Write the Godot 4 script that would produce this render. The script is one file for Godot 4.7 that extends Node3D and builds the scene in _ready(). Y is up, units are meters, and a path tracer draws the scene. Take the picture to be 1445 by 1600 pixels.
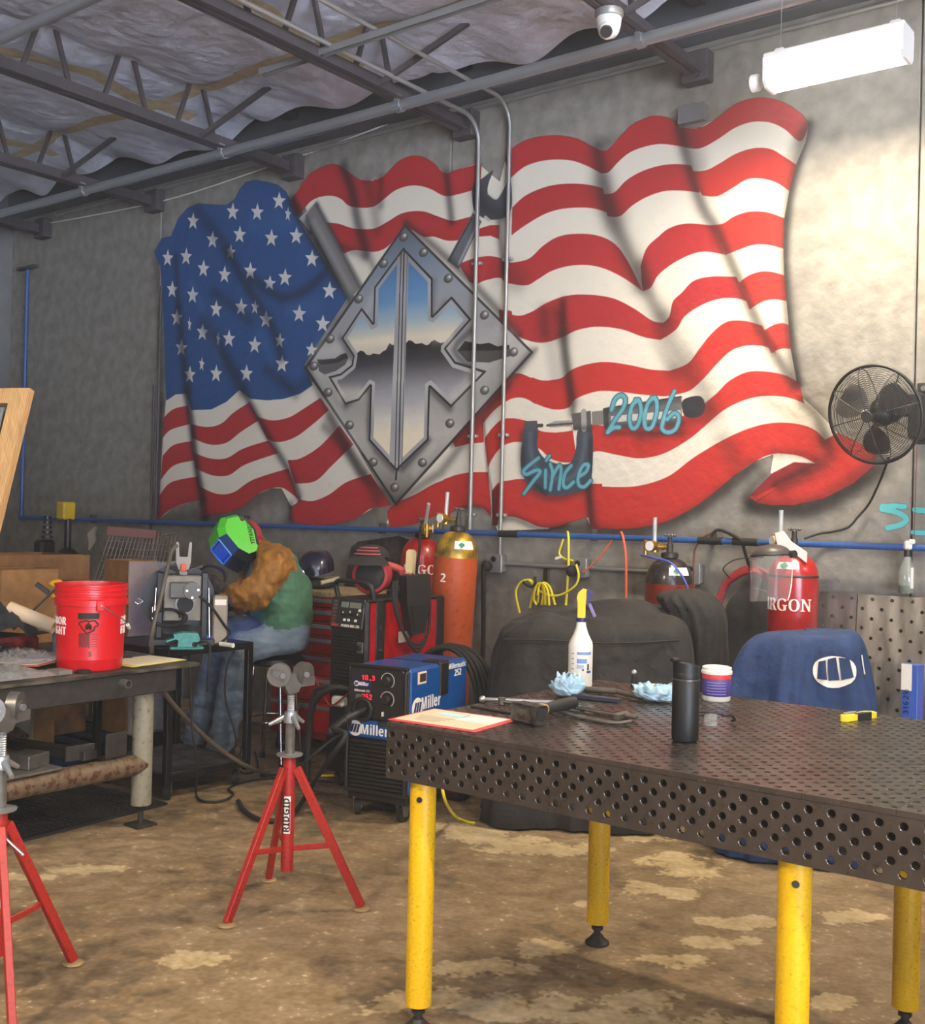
extends Node3D
# A metal workshop: a flag mural on a concrete wall, a perforated fixture table, and a welder at work.

const F := 1740.0
const EYE := Vector3(0, 1.48, 0)
const WZ := -5.7          # face of the mural wall
var cam_basis: Basis
var taken := {}
var M := {}
var T := {}
var rng := RandomNumberGenerator.new()

# ---------------------------------------------------------------- pixel rays (1445 x 1600)
func ray(u, v) -> Vector3:
	return cam_basis * Vector3((u - 722.5) / F, -(v - 800.0) / F, -1.0)

func on_z(u, v, z) -> Vector3:
	var r := ray(u, v)
	return EYE + r * (z / r.z)

func on_y(u, v, y) -> Vector3:
	var r := ray(u, v)
	return EYE + r * ((y - EYE.y) / r.y)

func on_x(u, v, x) -> Vector3:
	var r := ray(u, v)
	return EYE + r * (x / r.x)

func at_depth(u, v, d) -> Vector3:
	return EYE + ray(u, v) * d

# ---------------------------------------------------------------- mesh collector
class Mb:
	var v := PackedVector3Array()
	var n := PackedVector3Array()
	var uv := PackedVector2Array()
	var col := PackedColorArray()
	var ix := PackedInt32Array()
	var xf := Transform3D()
	var uvs := Vector2(1, 1)

	func add(p: Vector3, nn: Vector3, t := Vector2.ZERO) -> int:
		v.append(xf * p)
		n.append((xf.basis * nn).normalized())
		uv.append(t)
		return v.size() - 1

	func t3(i: int, j: int, k: int) -> void:
		var g := (v[j] - v[i]).cross(v[k] - v[i])
		ix.append(i)
		if g.dot(n[i] + n[j] + n[k]) > 0.0:
			ix.append(k)
			ix.append(j)
		else:
			ix.append(j)
			ix.append(k)

	func quad(a: Vector3, b: Vector3, c: Vector3, d: Vector3, nn: Vector3) -> Mb:
		var i := add(a, nn, Vector2(0, 1))
		add(b, nn, Vector2(1, 1))
		add(c, nn, Vector2(1, 0))
		add(d, nn, Vector2(0, 0))
		t3(i, i + 1, i + 2)
		t3(i, i + 2, i + 3)
		return self

	func tri(a: Vector3, b: Vector3, c: Vector3, nn: Vector3) -> Mb:
		var i := add(a, nn)
		add(b, nn)
		add(c, nn)
		t3(i, i + 1, i + 2)
		return self

	# chamfered box
	func box(c: Vector3, s: Vector3, e := 0.004, b := Basis()) -> Mb:
		var h := s * 0.5
		e = minf(e, minf(h.x, minf(h.y, h.z)) * 0.95)
		var ax := [Vector3(1, 0, 0), Vector3(0, 1, 0), Vector3(0, 0, 1)]
		for k in 3:
			var a: Vector3 = ax[k]
			var p: Vector3 = ax[(k + 1) % 3]
			var q: Vector3 = ax[(k + 2) % 3]
			var hp := h.dot(p) - e
			var hq := h.dot(q) - e
			for sg in [-1.0, 1.0]:
				var o: Vector3 = a * h.dot(a) * sg
				quad(c + b * (o - p * hp - q * hq), c + b * (o + p * hp - q * hq), c + b * (o + p * hp + q * hq), c + b * (o - p * hp + q * hq), b * (a * sg))
			if e > 0.0:
				for s1 in [-1.0, 1.0]:
					for s2 in [-1.0, 1.0]:
						var ha := h.dot(a) - e
						var p1: Vector3 = p * (hp + e) * s1 + q * hq * s2
						var p2: Vector3 = p * hp * s1 + q * (hq + e) * s2
						quad(c + b * (p1 - a * ha), c + b * (p1 + a * ha), c + b * (p2 + a * ha), c + b * (p2 - a * ha), b * (p * s1 + q * s2).normalized())
		if e > 0.0:
			for i in 8:
				var sg := Vector3(1 if i & 1 else -1, 1 if i & 2 else -1, 1 if i & 4 else -1)
				var k3 := h - Vector3(e, e, e)
				tri(c + b * (sg * Vector3(h.x, k3.y, k3.z)), c + b * (sg * Vector3(k3.x, h.y, k3.z)), c + b * (sg * Vector3(k3.x, k3.y, h.z)), b * sg.normalized())
		return self

	# box between two points, sized w x h across
	func bar(a: Vector3, b: Vector3, w: float, h: float, up := Vector3.UP, e := 0.002) -> Mb:
		var z := (b - a).normalized()
		var x := up.cross(z)
		if x.length() < 0.01:
			x = Vector3.RIGHT.cross(z)
		x = x.normalized()
		return box((a + b) * 0.5, Vector3(w, h, (b - a).length()), e, Basis(x, z.cross(x), z))

	func frame(z: Vector3) -> Basis:
		z = z.normalized()
		var x := (Vector3.UP if absf(z.y) < 0.9 else Vector3.RIGHT).cross(z).normalized()
		return Basis(x, z.cross(x), z)

	func cyl(a: Vector3, b: Vector3, r: float, r2 := -1.0, seg := 16, caps := true) -> Mb:
		if r2 < 0.0:
			r2 = r
		var f := frame(b - a)
		var L := (b - a).length()
		var sl := (r - r2) / maxf(L, 1e-6)
		var i0 := v.size()
		for i in seg + 1:
			var t := TAU * i / seg
			var d := f.x * cos(t) + f.y * sin(t)
			var nn := (d + f.z * sl).normalized()
			add(a + d * r, nn, Vector2(float(i) / seg, 0))
			add(b + d * r2, nn, Vector2(float(i) / seg, 1))
		for i in seg:
			t3(i0 + 2 * i, i0 + 2 * i + 1, i0 + 2 * i + 3)
			t3(i0 + 2 * i, i0 + 2 * i + 3, i0 + 2 * i + 2)
		if caps:
			disc(a, -f.z, r, seg)
			disc(b, f.z, r2, seg)
		return self

	func disc(c: Vector3, nn: Vector3, r: float, seg := 16, r_in := 0.0) -> Mb:
		if r <= 0.0:
			return self
		var f := frame(nn)
		var i0 := v.size()
		for i in seg + 1:
			var t := TAU * i / seg
			var d := f.x * cos(t) + f.y * sin(t)
			add(c + d * r, nn, Vector2(0.5 + 0.5 * cos(t), 0.5 + 0.5 * sin(t)))
			add(c + d * r_in, nn, Vector2(0.5, 0.5))
		for i in seg:
			t3(i0 + 2 * i, i0 + 2 * i + 1, i0 + 2 * i + 2)
			if r_in > 0.0:
				t3(i0 + 2 * i + 1, i0 + 2 * i + 3, i0 + 2 * i + 2)
		return self

	# hollow pipe end ring
	func pipe(a: Vector3, b: Vector3, r: float, r_in: float, seg := 20) -> Mb:
		cyl(a, b, r, r, seg, false)
		cyl_in(a, b, r_in, seg)
		var z := (b - a).normalized()
		disc(a, -z, r, seg, r_in)
		disc(b, z, r, seg, r_in)
		return self

	func cyl_in(a: Vector3, b: Vector3, r: float, seg := 16) -> Mb:
		var f := frame(b - a)
		var i0 := v.size()
		for i in seg + 1:
			var t := TAU * i / seg
			var d := f.x * cos(t) + f.y * sin(t)
			add(a + d * r, -d)
			add(b + d * r, -d)
		for i in seg:
			t3(i0 + 2 * i, i0 + 2 * i + 1, i0 + 2 * i + 3)
			t3(i0 + 2 * i, i0 + 2 * i + 3, i0 + 2 * i + 2)
		return self

	# tube along points; rs: one radius or one for each point; sx/sy: section stretch
	func tube(p: PackedVector3Array, r: float, seg := 8, rs := PackedFloat32Array(), flat := 1.0, closed := false) -> Mb:
		var m := p.size()
		var i0 := v.size()
		var z := (p[1] - p[0]).normalized()
		var f := frame(z)
		var s := 0.0
		for k in m:
			var zz: Vector3
			if k == 0:
				zz = p[1] - p[0]
			elif k == m - 1:
				zz = p[m - 1] - p[m - 2]
			else:
				zz = (p[k + 1] - p[k]).normalized() + (p[k] - p[k - 1]).normalized()
				s += (p[k] - p[k - 1]).length()
			zz = zz.normalized() if zz.length() > 1e-6 else z
			var x := (f.x - zz * f.x.dot(zz)).normalized()
			f = Basis(x, zz.cross(x), zz)
			z = zz
			var rr := rs[k] if rs.size() > k else r
			for i in seg + 1:
				var t := TAU * i / seg
				var d := f.x * cos(t) + f.y * sin(t) * flat
				add(p[k] + d * rr, f.x * cos(t) * flat + f.y * sin(t), Vector2(float(i) / seg, s * 10.0))
		for k in m - 1:
			for i in seg:
				var a := i0 + k * (seg + 1) + i
				t3(a, a + 1, a + seg + 2)
				t3(a, a + seg + 2, a + seg + 1)
		if not closed:
			var e0 := frame(p[1] - p[0])
			fan(i0, seg, -e0.z, p[0])
			fan(i0 + (m - 1) * (seg + 1), seg, z, p[m - 1])
		return self

	func fan(i0: int, seg: int, nn: Vector3, c: Vector3) -> void:
		var k := v.size()
		add(c, nn)
		for i in seg + 1:
			v.append(v[i0 + i])
			n.append((xf.basis * nn).normalized())
			uv.append(Vector2.ZERO)
		for i in seg:
			t3(k, k + 1 + i, k + 2 + i)

	# profile of Vector2(r, y) turned about +y at origin o; creases where the outline turns sharply
	func lathe(prof: PackedVector2Array, seg := 24, o := Vector3.ZERO, b := Basis()) -> Mb:
		for k in prof.size() - 1:
			var p := prof[k]
			var q := prof[k + 1]
			if p.distance_to(q) < 1e-7:
				continue
			var tn := _pn(prof, k)
			var n1 := tn
			var n2 := tn
			if k > 0 and prof[k - 1].distance_to(p) > 1e-7:
				var t0 := _pn(prof, k - 1)
				if t0.dot(tn) > 0.75:
					n1 = (t0 + tn).normalized()
			if k < prof.size() - 2 and prof[k + 2].distance_to(q) > 1e-7:
				var t2 := _pn(prof, k + 1)
				if t2.dot(tn) > 0.75:
					n2 = (t2 + tn).normalized()
			var i0 := v.size()
			for i in seg + 1:
				var t := TAU * i / seg
				var c := cos(t)
				var s := sin(t)
				add(o + b * Vector3(p.x * c, p.y, p.x * s), b * Vector3(n1.x * c, n1.y, n1.x * s), Vector2(float(i) / seg, p.y))
				add(o + b * Vector3(q.x * c, q.y, q.x * s), b * Vector3(n2.x * c, n2.y, n2.x * s), Vector2(float(i) / seg, q.y))
			for i in seg:
				var a := i0 + 2 * i
				if p.x > 1e-6:
					t3(a, a + 1, a + 2)
				if q.x > 1e-6:
					t3(a + 1, a + 3, a + 2)
		return self

	func _pn(prof: PackedVector2Array, k: int) -> Vector2:
		var d := prof[k + 1] - prof[k]
		return Vector2(d.y, -d.x).normalized()

	# polygon in the local xy plane, extruded from z = 0 to z = -t (front face looks to +z)
	func slab(poly: PackedVector2Array, t: float, b := Transform3D(), smooth_sides := false) -> Mb:
		var idx := Geometry2D.triangulate_polygon(poly)
		var m := poly.size()
		var lo := poly[0]
		var hi := poly[0]
		for p in poly:
			lo = lo.min(p)
			hi = hi.max(p)
		var sz := hi - lo
		for side in 2:
			var i0 := v.size()
			for p in poly:
				add(b * Vector3(p.x, p.y, 0.0 if side == 0 else -t), b.basis * Vector3(0, 0, 1 if side == 0 else -1), Vector2((p.x - lo.x) / sz.x, 1.0 - (p.y - lo.y) / sz.y))
			for k in idx.size() / 3:
				t3(i0 + idx[3 * k], i0 + idx[3 * k + 1], i0 + idx[3 * k + 2])
		var cw := Geometry2D.is_polygon_clockwise(poly)
		var ns := PackedVector2Array()
		for k in m:
			var d := poly[(k + 1) % m] - poly[k]
			ns.append((Vector2(-d.y, d.x) if cw else Vector2(d.y, -d.x)).normalized())
		for k in m:
			var p := poly[k]
			var q := poly[(k + 1) % m]
			var na := ns[k]
			var nb := ns[k]
			if smooth_sides:
				if ns[(k + m - 1) % m].dot(ns[k]) > 0.6:
					na = (ns[k] + ns[(k + m - 1) % m]).normalized()
				if ns[(k + 1) % m].dot(ns[k]) > 0.6:
					nb = (ns[k] + ns[(k + 1) % m]).normalized()
			var wa := b.basis * Vector3(na.x, na.y, 0)
			var wb := b.basis * Vector3(nb.x, nb.y, 0)
			var i1 := add(b * Vector3(p.x, p.y, 0), wa)
			add(b * Vector3(q.x, q.y, 0), wb)
			add(b * Vector3(q.x, q.y, -t), wb)
			add(b * Vector3(p.x, p.y, -t), wa)
			t3(i1, i1 + 1, i1 + 2)
			t3(i1, i1 + 2, i1 + 3)
		return self

	# grid of points (rows of equal length), smooth; look: a direction on the outer side, or use centre to orient
	func grid(rows: Array, look := Vector3.ZERO, centre := Vector3.ZERO, wrap := false) -> Mb:
		var R := rows.size()
		var Cn: int = rows[0].size()
		var i0 := v.size()
		for r in R:
			for c in Cn:
				var p: Vector3 = rows[r][c]
				var du: Vector3
				if wrap:
					du = rows[r][(c + 1) % (Cn - 1)] - rows[r][(c + Cn - 2) % (Cn - 1)]
				else:
					du = rows[r][mini(c + 1, Cn - 1)] - rows[r][maxi(c - 1, 0)]
				var dv: Vector3 = rows[mini(r + 1, R - 1)][c] - rows[maxi(r - 1, 0)][c]
				var nn := du.cross(dv)
				if nn.length() < 1e-12:
					nn = look if look != Vector3.ZERO else p - centre
				nn = nn.normalized()
				var ref := look if look != Vector3.ZERO else p - centre
				if nn.dot(ref) < 0.0:
					nn = -nn
				add(p, nn, Vector2(float(c) / (Cn - 1), float(r) / (R - 1)))
		for r in R - 1:
			for c in Cn - 1:
				var a := i0 + r * Cn + c
				t3(a, a + 1, a + Cn + 1)
				t3(a, a + Cn + 1, a + Cn)
		return self

	func ball(c: Vector3, r: Vector3, seg := 16, b := Basis()) -> Mb:
		var rows := []
		var i0 := v.size()
		var rn := seg / 2 + 1
		for i in rn + 1:
			var t := PI * i / rn
			for j in seg + 1:
				var q := TAU * j / seg
				var d := Vector3(sin(t) * cos(q), cos(t), sin(t) * sin(q))
				add(c + b * (d * r), b * (d / r), Vector2(float(j) / seg, float(i) / rn))
		for i in rn:
			for j in seg:
				var a := i0 + i * (seg + 1) + j
				if i > 0:
					t3(a, a + 1, a + seg + 2)
				if i < rn - 1:
					t3(a, a + seg + 2, a + seg + 1)
		return self

	# plate in the local xy plane from (0,0) to (w,h): thickness t behind it, round holes at centres (each must own its cell cw x ch)
	func holed(w: float, h: float, t: float, xs: Array, ys: Array, hole: Callable, r: float, seg := 12, ch := 0.0) -> Mb:
		for i in xs.size() - 1:
			for j in ys.size() - 1:
				var x0: float = xs[i]
				var x1: float = xs[i + 1]
				var y0: float = ys[j]
				var y1: float = ys[j + 1]
				if hole.call(i, j):
					var cx := (x0 + x1) * 0.5
					var cy := (y0 + y1) * 0.5
					for side in 2:
						var z := 0.0 if side == 0 else -t
						var nn := Vector3(0, 0, 1 if side == 0 else -1)
						var i0 := v.size()
						for k in seg + 1:
							var a := TAU * k / seg + PI / 4
							var d := Vector2(cos(a), sin(a))
							var r1 := r + (ch if side == 0 else 0.0)
							add(Vector3(cx + d.x * r1, cy + d.y * r1, z), nn)
							var m := maxf(absf(d.x) / (x1 - x0), absf(d.y) / (y1 - y0)) * 2.0
							add(Vector3(cx + d.x / m, cy + d.y / m, z), nn)
						for k in seg:
							t3(i0 + 2 * k, i0 + 2 * k + 1, i0 + 2 * k + 3)
							t3(i0 + 2 * k, i0 + 2 * k + 3, i0 + 2 * k + 2)
					cyl_in(Vector3(cx, cy, -t), Vector3(cx, cy, -ch), r, seg)
					if ch > 0.0:
						var i2 := v.size()
						for k in seg + 1:
							var a := TAU * k / seg + PI / 4
							var d := Vector3(cos(a), sin(a), 0)
							var nc := (Vector3(0, 0, 1) - d).normalized()
							add(Vector3(cx, cy, 0) + d * (r + ch), nc)
							add(Vector3(cx, cy, -ch) + d * r, nc)
						for k in seg:
							t3(i2 + 2 * k, i2 + 2 * k + 1, i2 + 2 * k + 3)
							t3(i2 + 2 * k, i2 + 2 * k + 3, i2 + 2 * k + 2)
				else:
					for side in 2:
						var z := 0.0 if side == 0 else -t
						quad(Vector3(x0, y0, z), Vector3(x1, y0, z), Vector3(x1, y1, z), Vector3(x0, y1, z), Vector3(0, 0, 1 if side == 0 else -1))
		quad(Vector3(0, 0, 0), Vector3(0, 0, -t), Vector3(0, h, -t), Vector3(0, h, 0), Vector3.LEFT)
		quad(Vector3(w, 0, 0), Vector3(w, 0, -t), Vector3(w, h, -t), Vector3(w, h, 0), Vector3.RIGHT)
		quad(Vector3(0, 0, 0), Vector3(w, 0, 0), Vector3(w, 0, -t), Vector3(0, 0, -t), Vector3.DOWN)
		quad(Vector3(0, h, 0), Vector3(w, h, 0), Vector3(w, h, -t), Vector3(0, h, -t), Vector3.UP)
		return self

	func mesh() -> ArrayMesh:
		var a := []
		a.resize(Mesh.ARRAY_MAX)
		a[Mesh.ARRAY_VERTEX] = v
		a[Mesh.ARRAY_NORMAL] = n
		a[Mesh.ARRAY_TEX_UV] = uv
		if col.size() == v.size():
			a[Mesh.ARRAY_COLOR] = col
		a[Mesh.ARRAY_INDEX] = ix
		var m := ArrayMesh.new()
		m.add_surface_from_arrays(Mesh.PRIMITIVE_TRIANGLES, a)
		return m

func mb(xf := Transform3D()) -> Mb:
	var m := Mb.new()
	m.xf = xf
	return m

# smooth curve through points
func curve(p: Array, per := 6) -> PackedVector3Array:
	var out := PackedVector3Array()
	var m := p.size()
	for i in m - 1:
		var a: Vector3 = p[maxi(i - 1, 0)]
		var b: Vector3 = p[i]
		var c: Vector3 = p[i + 1]
		var d: Vector3 = p[mini(i + 2, m - 1)]
		for k in per:
			out.append(b.cubic_interpolate(c, a, d, float(k) / per))
	out.append(p[m - 1])
	return out

func curve2(p: Array, per := 6) -> PackedVector2Array:
	var out := PackedVector2Array()
	var m := p.size()
	for i in m - 1:
		var a: Vector2 = p[maxi(i - 1, 0)]
		var b: Vector2 = p[i]
		var c: Vector2 = p[i + 1]
		var d: Vector2 = p[mini(i + 2, m - 1)]
		for k in per:
			out.append(b.cubic_interpolate(c, a, d, float(k) / per))
	out.append(p[m - 1])
	return out

# ---------------------------------------------------------------- naming
func numbered(called: String) -> String:
	if not taken.has(called):
		taken[called] = 0
		return called
	taken[called] += 1
	return "%s_%03d" % [called, taken[called]]

func obj(called: String, what, material: Material, parent: Node = self) -> MeshInstance3D:
	var o := MeshInstance3D.new()
	o.name = numbered(called) if parent == self else called
	o.mesh = what.mesh() if what is Mb else what
	o.material_override = material
	parent.add_child(o, true)
	return o

func tag(o: Node, label: String, category: String, group := "") -> Node:
	o.set_meta("label", label)
	o.set_meta("category", category)
	if group:
		o.set_meta("group", group)
	return o

func thing(called: String, label: String, category: String, at := Vector3.ZERO, turn := 0.0, group := "") -> Node3D:
	var o := Node3D.new()
	o.name = numbered(called)
	add_child(o)
	o.position = at
	o.rotation.y = turn
	tag(o, label, category, group)
	return o

func struct(called: String, what, material: Material, parent: Node = self) -> MeshInstance3D:
	var o := obj(called, what, material, parent)
	if parent == self:
		o.set_meta("kind", "structure")
	return o

func dup(root: Node3D, at: Vector3, turn: float, label := "") -> Node3D:
	var r: Node3D = root.duplicate()
	r.name = numbered(String(root.name))
	add_child(r)
	r.position = at
	r.rotation.y = turn
	if label:
		r.set_meta("label", label)
	return r

# ---------------------------------------------------------------- materials
func noise_tex(seed_: int, freq: float, oct: int, lo: float, hi: float, size := 512, kind := FastNoiseLite.TYPE_SIMPLEX_SMOOTH, stretch := Vector2(1, 1), contrast := 1.0) -> ImageTexture:
	var nz := FastNoiseLite.new()
	nz.seed = seed_
	nz.frequency = freq
	nz.noise_type = kind
	nz.fractal_octaves = oct
	var w := int(size * stretch.x)
	var h := int(size * stretch.y)
	var im := nz.get_seamless_image(w, h)
	im.convert(Image.FORMAT_L8)
	if stretch != Vector2(1, 1):
		im.resize(size, size, Image.INTERPOLATE_CUBIC)
	var d := im.get_data()
	var lut := PackedByteArray()
	lut.resize(256)
	for i in 256:
		var t := clampf((i / 255.0 - 0.5) * contrast + 0.5, 0, 1)
		lut[i] = int(round(255.0 * lerpf(lo, hi, t)))
	for i in d.size():
		d[i] = lut[d[i]]
	return ImageTexture.create_from_image(Image.create_from_data(im.get_width(), im.get_height(), false, Image.FORMAT_L8, d))

func bump_tex(seed_: int, freq: float, oct: int, strength: float, size := 512, stretch := Vector2(1, 1)) -> ImageTexture:
	var t := noise_tex(seed_, freq, oct, 0, 1, size, FastNoiseLite.TYPE_SIMPLEX_SMOOTH, stretch)
	var im := t.get_image()
	im.convert(Image.FORMAT_RGBA8)
	im.bump_map_to_normal_map(strength)
	return ImageTexture.create_from_image(im)

func mat(col: Color, rough := 0.6, metal := 0.0, o := {}) -> StandardMaterial3D:
	var m := StandardMaterial3D.new()
	m.albedo_color = col
	m.roughness = rough
	m.metallic = metal
	if o.has("tex"):
		m.albedo_texture = T[o.tex]
	if o.has("rtex"):
		m.roughness_texture = T[o.rtex]
		m.roughness_texture_channel = BaseMaterial3D.TEXTURE_CHANNEL_RED
	if o.has("bump"):
		m.normal_enabled = true
		m.normal_texture = T[o.bump]
		m.normal_scale = o.get("bs", 1.0)
	if not o.get("uv", false):
		m.uv1_triplanar = true
		m.uv1_world_triplanar = o.get("world", false)
		var s: float = o.get("s", 1.0)
		m.uv1_scale = o.get("sv", Vector3(s, s, s))
	if o.has("coat"):
		m.clearcoat_enabled = true
		m.clearcoat = o.coat
		m.clearcoat_roughness = o.get("coat_r", 0.1)
	if o.has("spec"):
		m.metallic_specular = o.spec
	if o.has("glow"):
		m.emission_enabled = true
		m.emission = o.get("glow_c", col)
		m.emission_energy_multiplier = o.glow
	if o.has("alpha"):
		m.transparency = BaseMaterial3D.TRANSPARENCY_ALPHA
		m.albedo_color.a = o.alpha
	if o.has("rim"):
		m.rim_enabled = true
		m.rim = o.rim
		m.rim_tint = 0.6
	if o.has("back"):
		m.backlight_enabled = true
		m.backlight = o.back
	return m

func rgb(r, g, b) -> Color:
	return Color(r / 255.0, g / 255.0, b / 255.0)

# lettering as thin solid letters; origin at its centre, facing +z
func letters(text: String, height: float, depth := 0.002, font_name := "Droid Sans", weight := 700, italic := false) -> TextMesh:
	var f := SystemFont.new()
	f.font_names = PackedStringArray([font_name])
	f.font_weight = weight
	f.font_italic = italic
	var t := TextMesh.new()
	t.text = text
	t.font = f
	t.font_size = 48
	t.pixel_size = height / 35.0
	t.depth = depth
	t.curve_step = 1.0
	return t

func text_part(text: String, height: float, material: Material, parent: Node, at: Vector3, rot := Vector3.ZERO, o := {}) -> MeshInstance3D:
	var m := obj(o.get("name", "lettering"), letters(text, height, o.get("depth", 0.002), o.get("font", "Droid Sans"), o.get("weight", 700)), material, parent)
	m.position = at
	m.rotation = rot
	if o.has("scale"):
		m.scale = o.scale
	return m

# lettering bent round an upright cylinder of radius r; ang: where its centre lies (0 = +z, growing to +x)
func bent_text(text: String, height: float, r: float, ang: float, y: float, material: Material, parent: Node, squeeze := 1.0, font := "Droid Sans", called := "lettering") -> MeshInstance3D:
	var t := letters(text, height, 0.002, font)
	var src := t.get_mesh_arrays()
	var vs: PackedVector3Array = src[Mesh.ARRAY_VERTEX]
	var ns: PackedVector3Array = src[Mesh.ARRAY_NORMAL]
	for i in vs.size():
		var p := vs[i]
		var a := ang + p.x * squeeze / r
		var rr := r + p.z + 0.001
		vs[i] = Vector3(sin(a) * rr, y + p.y, cos(a) * rr)
		var q := ns[i]
		ns[i] = Vector3(cos(a) * q.x + sin(a) * q.z, q.y, -sin(a) * q.x + cos(a) * q.z)
	src[Mesh.ARRAY_VERTEX] = vs
	src[Mesh.ARRAY_NORMAL] = ns
	var m := ArrayMesh.new()
	m.add_surface_from_arrays(Mesh.PRIMITIVE_TRIANGLES, src)
	return obj(called, m, material, parent)

# the wall relief, repeated over the mural's own 0..1 square
func tile_normal() -> ImageTexture:
	var src: Image = T.plaster.get_image()
	src.resize(340, 340)
	var out := Image.create(2048, 820, false, src.get_format())
	for i in 7:
		for j in 3:
			out.blit_rect(src, Rect2i(0, 0, 340, 340), Vector2i(i * 340, j * 340))
	return ImageTexture.create_from_image(out)

# mostly the first colour, with small worn patches of the second
func wear_tex(seed_: int, a: Color, b: Color, from := 176, size := 512, freq := 0.05) -> ImageTexture:
	var nz := FastNoiseLite.new()
	nz.seed = seed_
	nz.frequency = freq
	nz.fractal_octaves = 4
	var im := nz.get_seamless_image(size, size)
	im.convert(Image.FORMAT_L8)
	var d := im.get_data()
	var out := PackedByteArray()
	out.resize(d.size() * 3)
	var lut := PackedByteArray()
	lut.resize(768)
	for i in 256:
		var t := clampf((i - from) / 24.0, 0.0, 1.0)
		var s := 1.0 - 0.12 * (i / 255.0)
		var c := Color(a.r * s, a.g * s, a.b * s).lerp(b, t)
		lut[i * 3] = c.r8
		lut[i * 3 + 1] = c.g8
		lut[i * 3 + 2] = c.b8
	for i in d.size():
		var k := d[i] * 3
		out[3 * i] = lut[k]
		out[3 * i + 1] = lut[k + 1]
		out[3 * i + 2] = lut[k + 2]
	return ImageTexture.create_from_image(Image.create_from_data(size, size, false, Image.FORMAT_RGB8, out))

# ================================================================ start
func _ready():
	rng.seed = 7
	cam_basis = Basis(Vector3.UP, deg_to_rad(37.4)) * Basis(Vector3.RIGHT, deg_to_rad(0.28)) * Basis(Vector3.BACK, deg_to_rad(1.35))
	var cam := Camera3D.new()
	cam.name = "camera"
	cam.transform = Transform3D(cam_basis, EYE)
	cam.fov = rad_to_deg(2.0 * atan(800.0 / F))
	cam.near = 0.05
	cam.current = true
	add_child(cam)
	var env := Environment.new()
	var sky_m := ProceduralSkyMaterial.new()      # overcast daylight, let in by an unseen doorway added to light the ceiling
	sky_m.sky_top_color = rgb(150, 172, 214)
	sky_m.sky_horizon_color = rgb(196, 206, 226)
	sky_m.ground_horizon_color = rgb(176, 182, 196)
	sky_m.ground_bottom_color = rgb(176, 182, 196)
	sky_m.sky_energy_multiplier = 1.0
	sky_m.ground_energy_multiplier = 3.0  # ground half raised to brighten the ceiling through the added doorway
	var sky := Sky.new()
	sky.sky_material = sky_m
	env.background_mode = Environment.BG_SKY
	env.sky = sky
	env.background_energy_multiplier = 6.5
	env.tonemap_mode = Environment.TONE_MAPPER_LINEAR
	env.tonemap_exposure = 1.0
	env.volumetric_fog_enabled = true
	env.volumetric_fog_density = 0.006
	env.volumetric_fog_albedo = Color(0.86, 0.88, 0.93)
	env.sdfgi_enabled = true
	env.ssao_enabled = true
	env.ssil_enabled = true
	var we := WorldEnvironment.new()
	we.name = "surroundings"
	we.environment = env
	add_child(we)
	textures()
	materials()
	print("materials ", Time.get_ticks_msec())
	# ceiling fixtures: the one in view, and the rest of the hall's, outside the frame
	led_fixture(Vector3(-1.735, 3.5, -4.95), 9.5, "white strip light hung on wires in front of the mural wall")
	led_fixture(Vector3(1.9, 3.5, -4.95), 6.0, "white strip light hung by the wall, past the wall fan")
	led_fixture(Vector3(1.2, 3.6, -1.6), 20.0, "white strip light hung over the end of the perforated table")
	led_fixture(Vector3(-2.6, 3.6, 1.4), 20.0, "white strip light hung over the open floor behind the pipe stands")
	led_fixture(Vector3(1.2, 3.6, 2.4), 13.0, "white strip light hung at the back of the hall")
	room()
	print("room ", Time.get_ticks_msec())
	mural()
	print("mural ", Time.get_ticks_msec())
	fixture_table()
	print("table ", Time.get_ticks_msec())
	wall_things()
	machines()
	bench_things()
	cart_things()
	stands()
	stool()
	person()
	table_things()
	print("done ", Time.get_ticks_msec())

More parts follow.
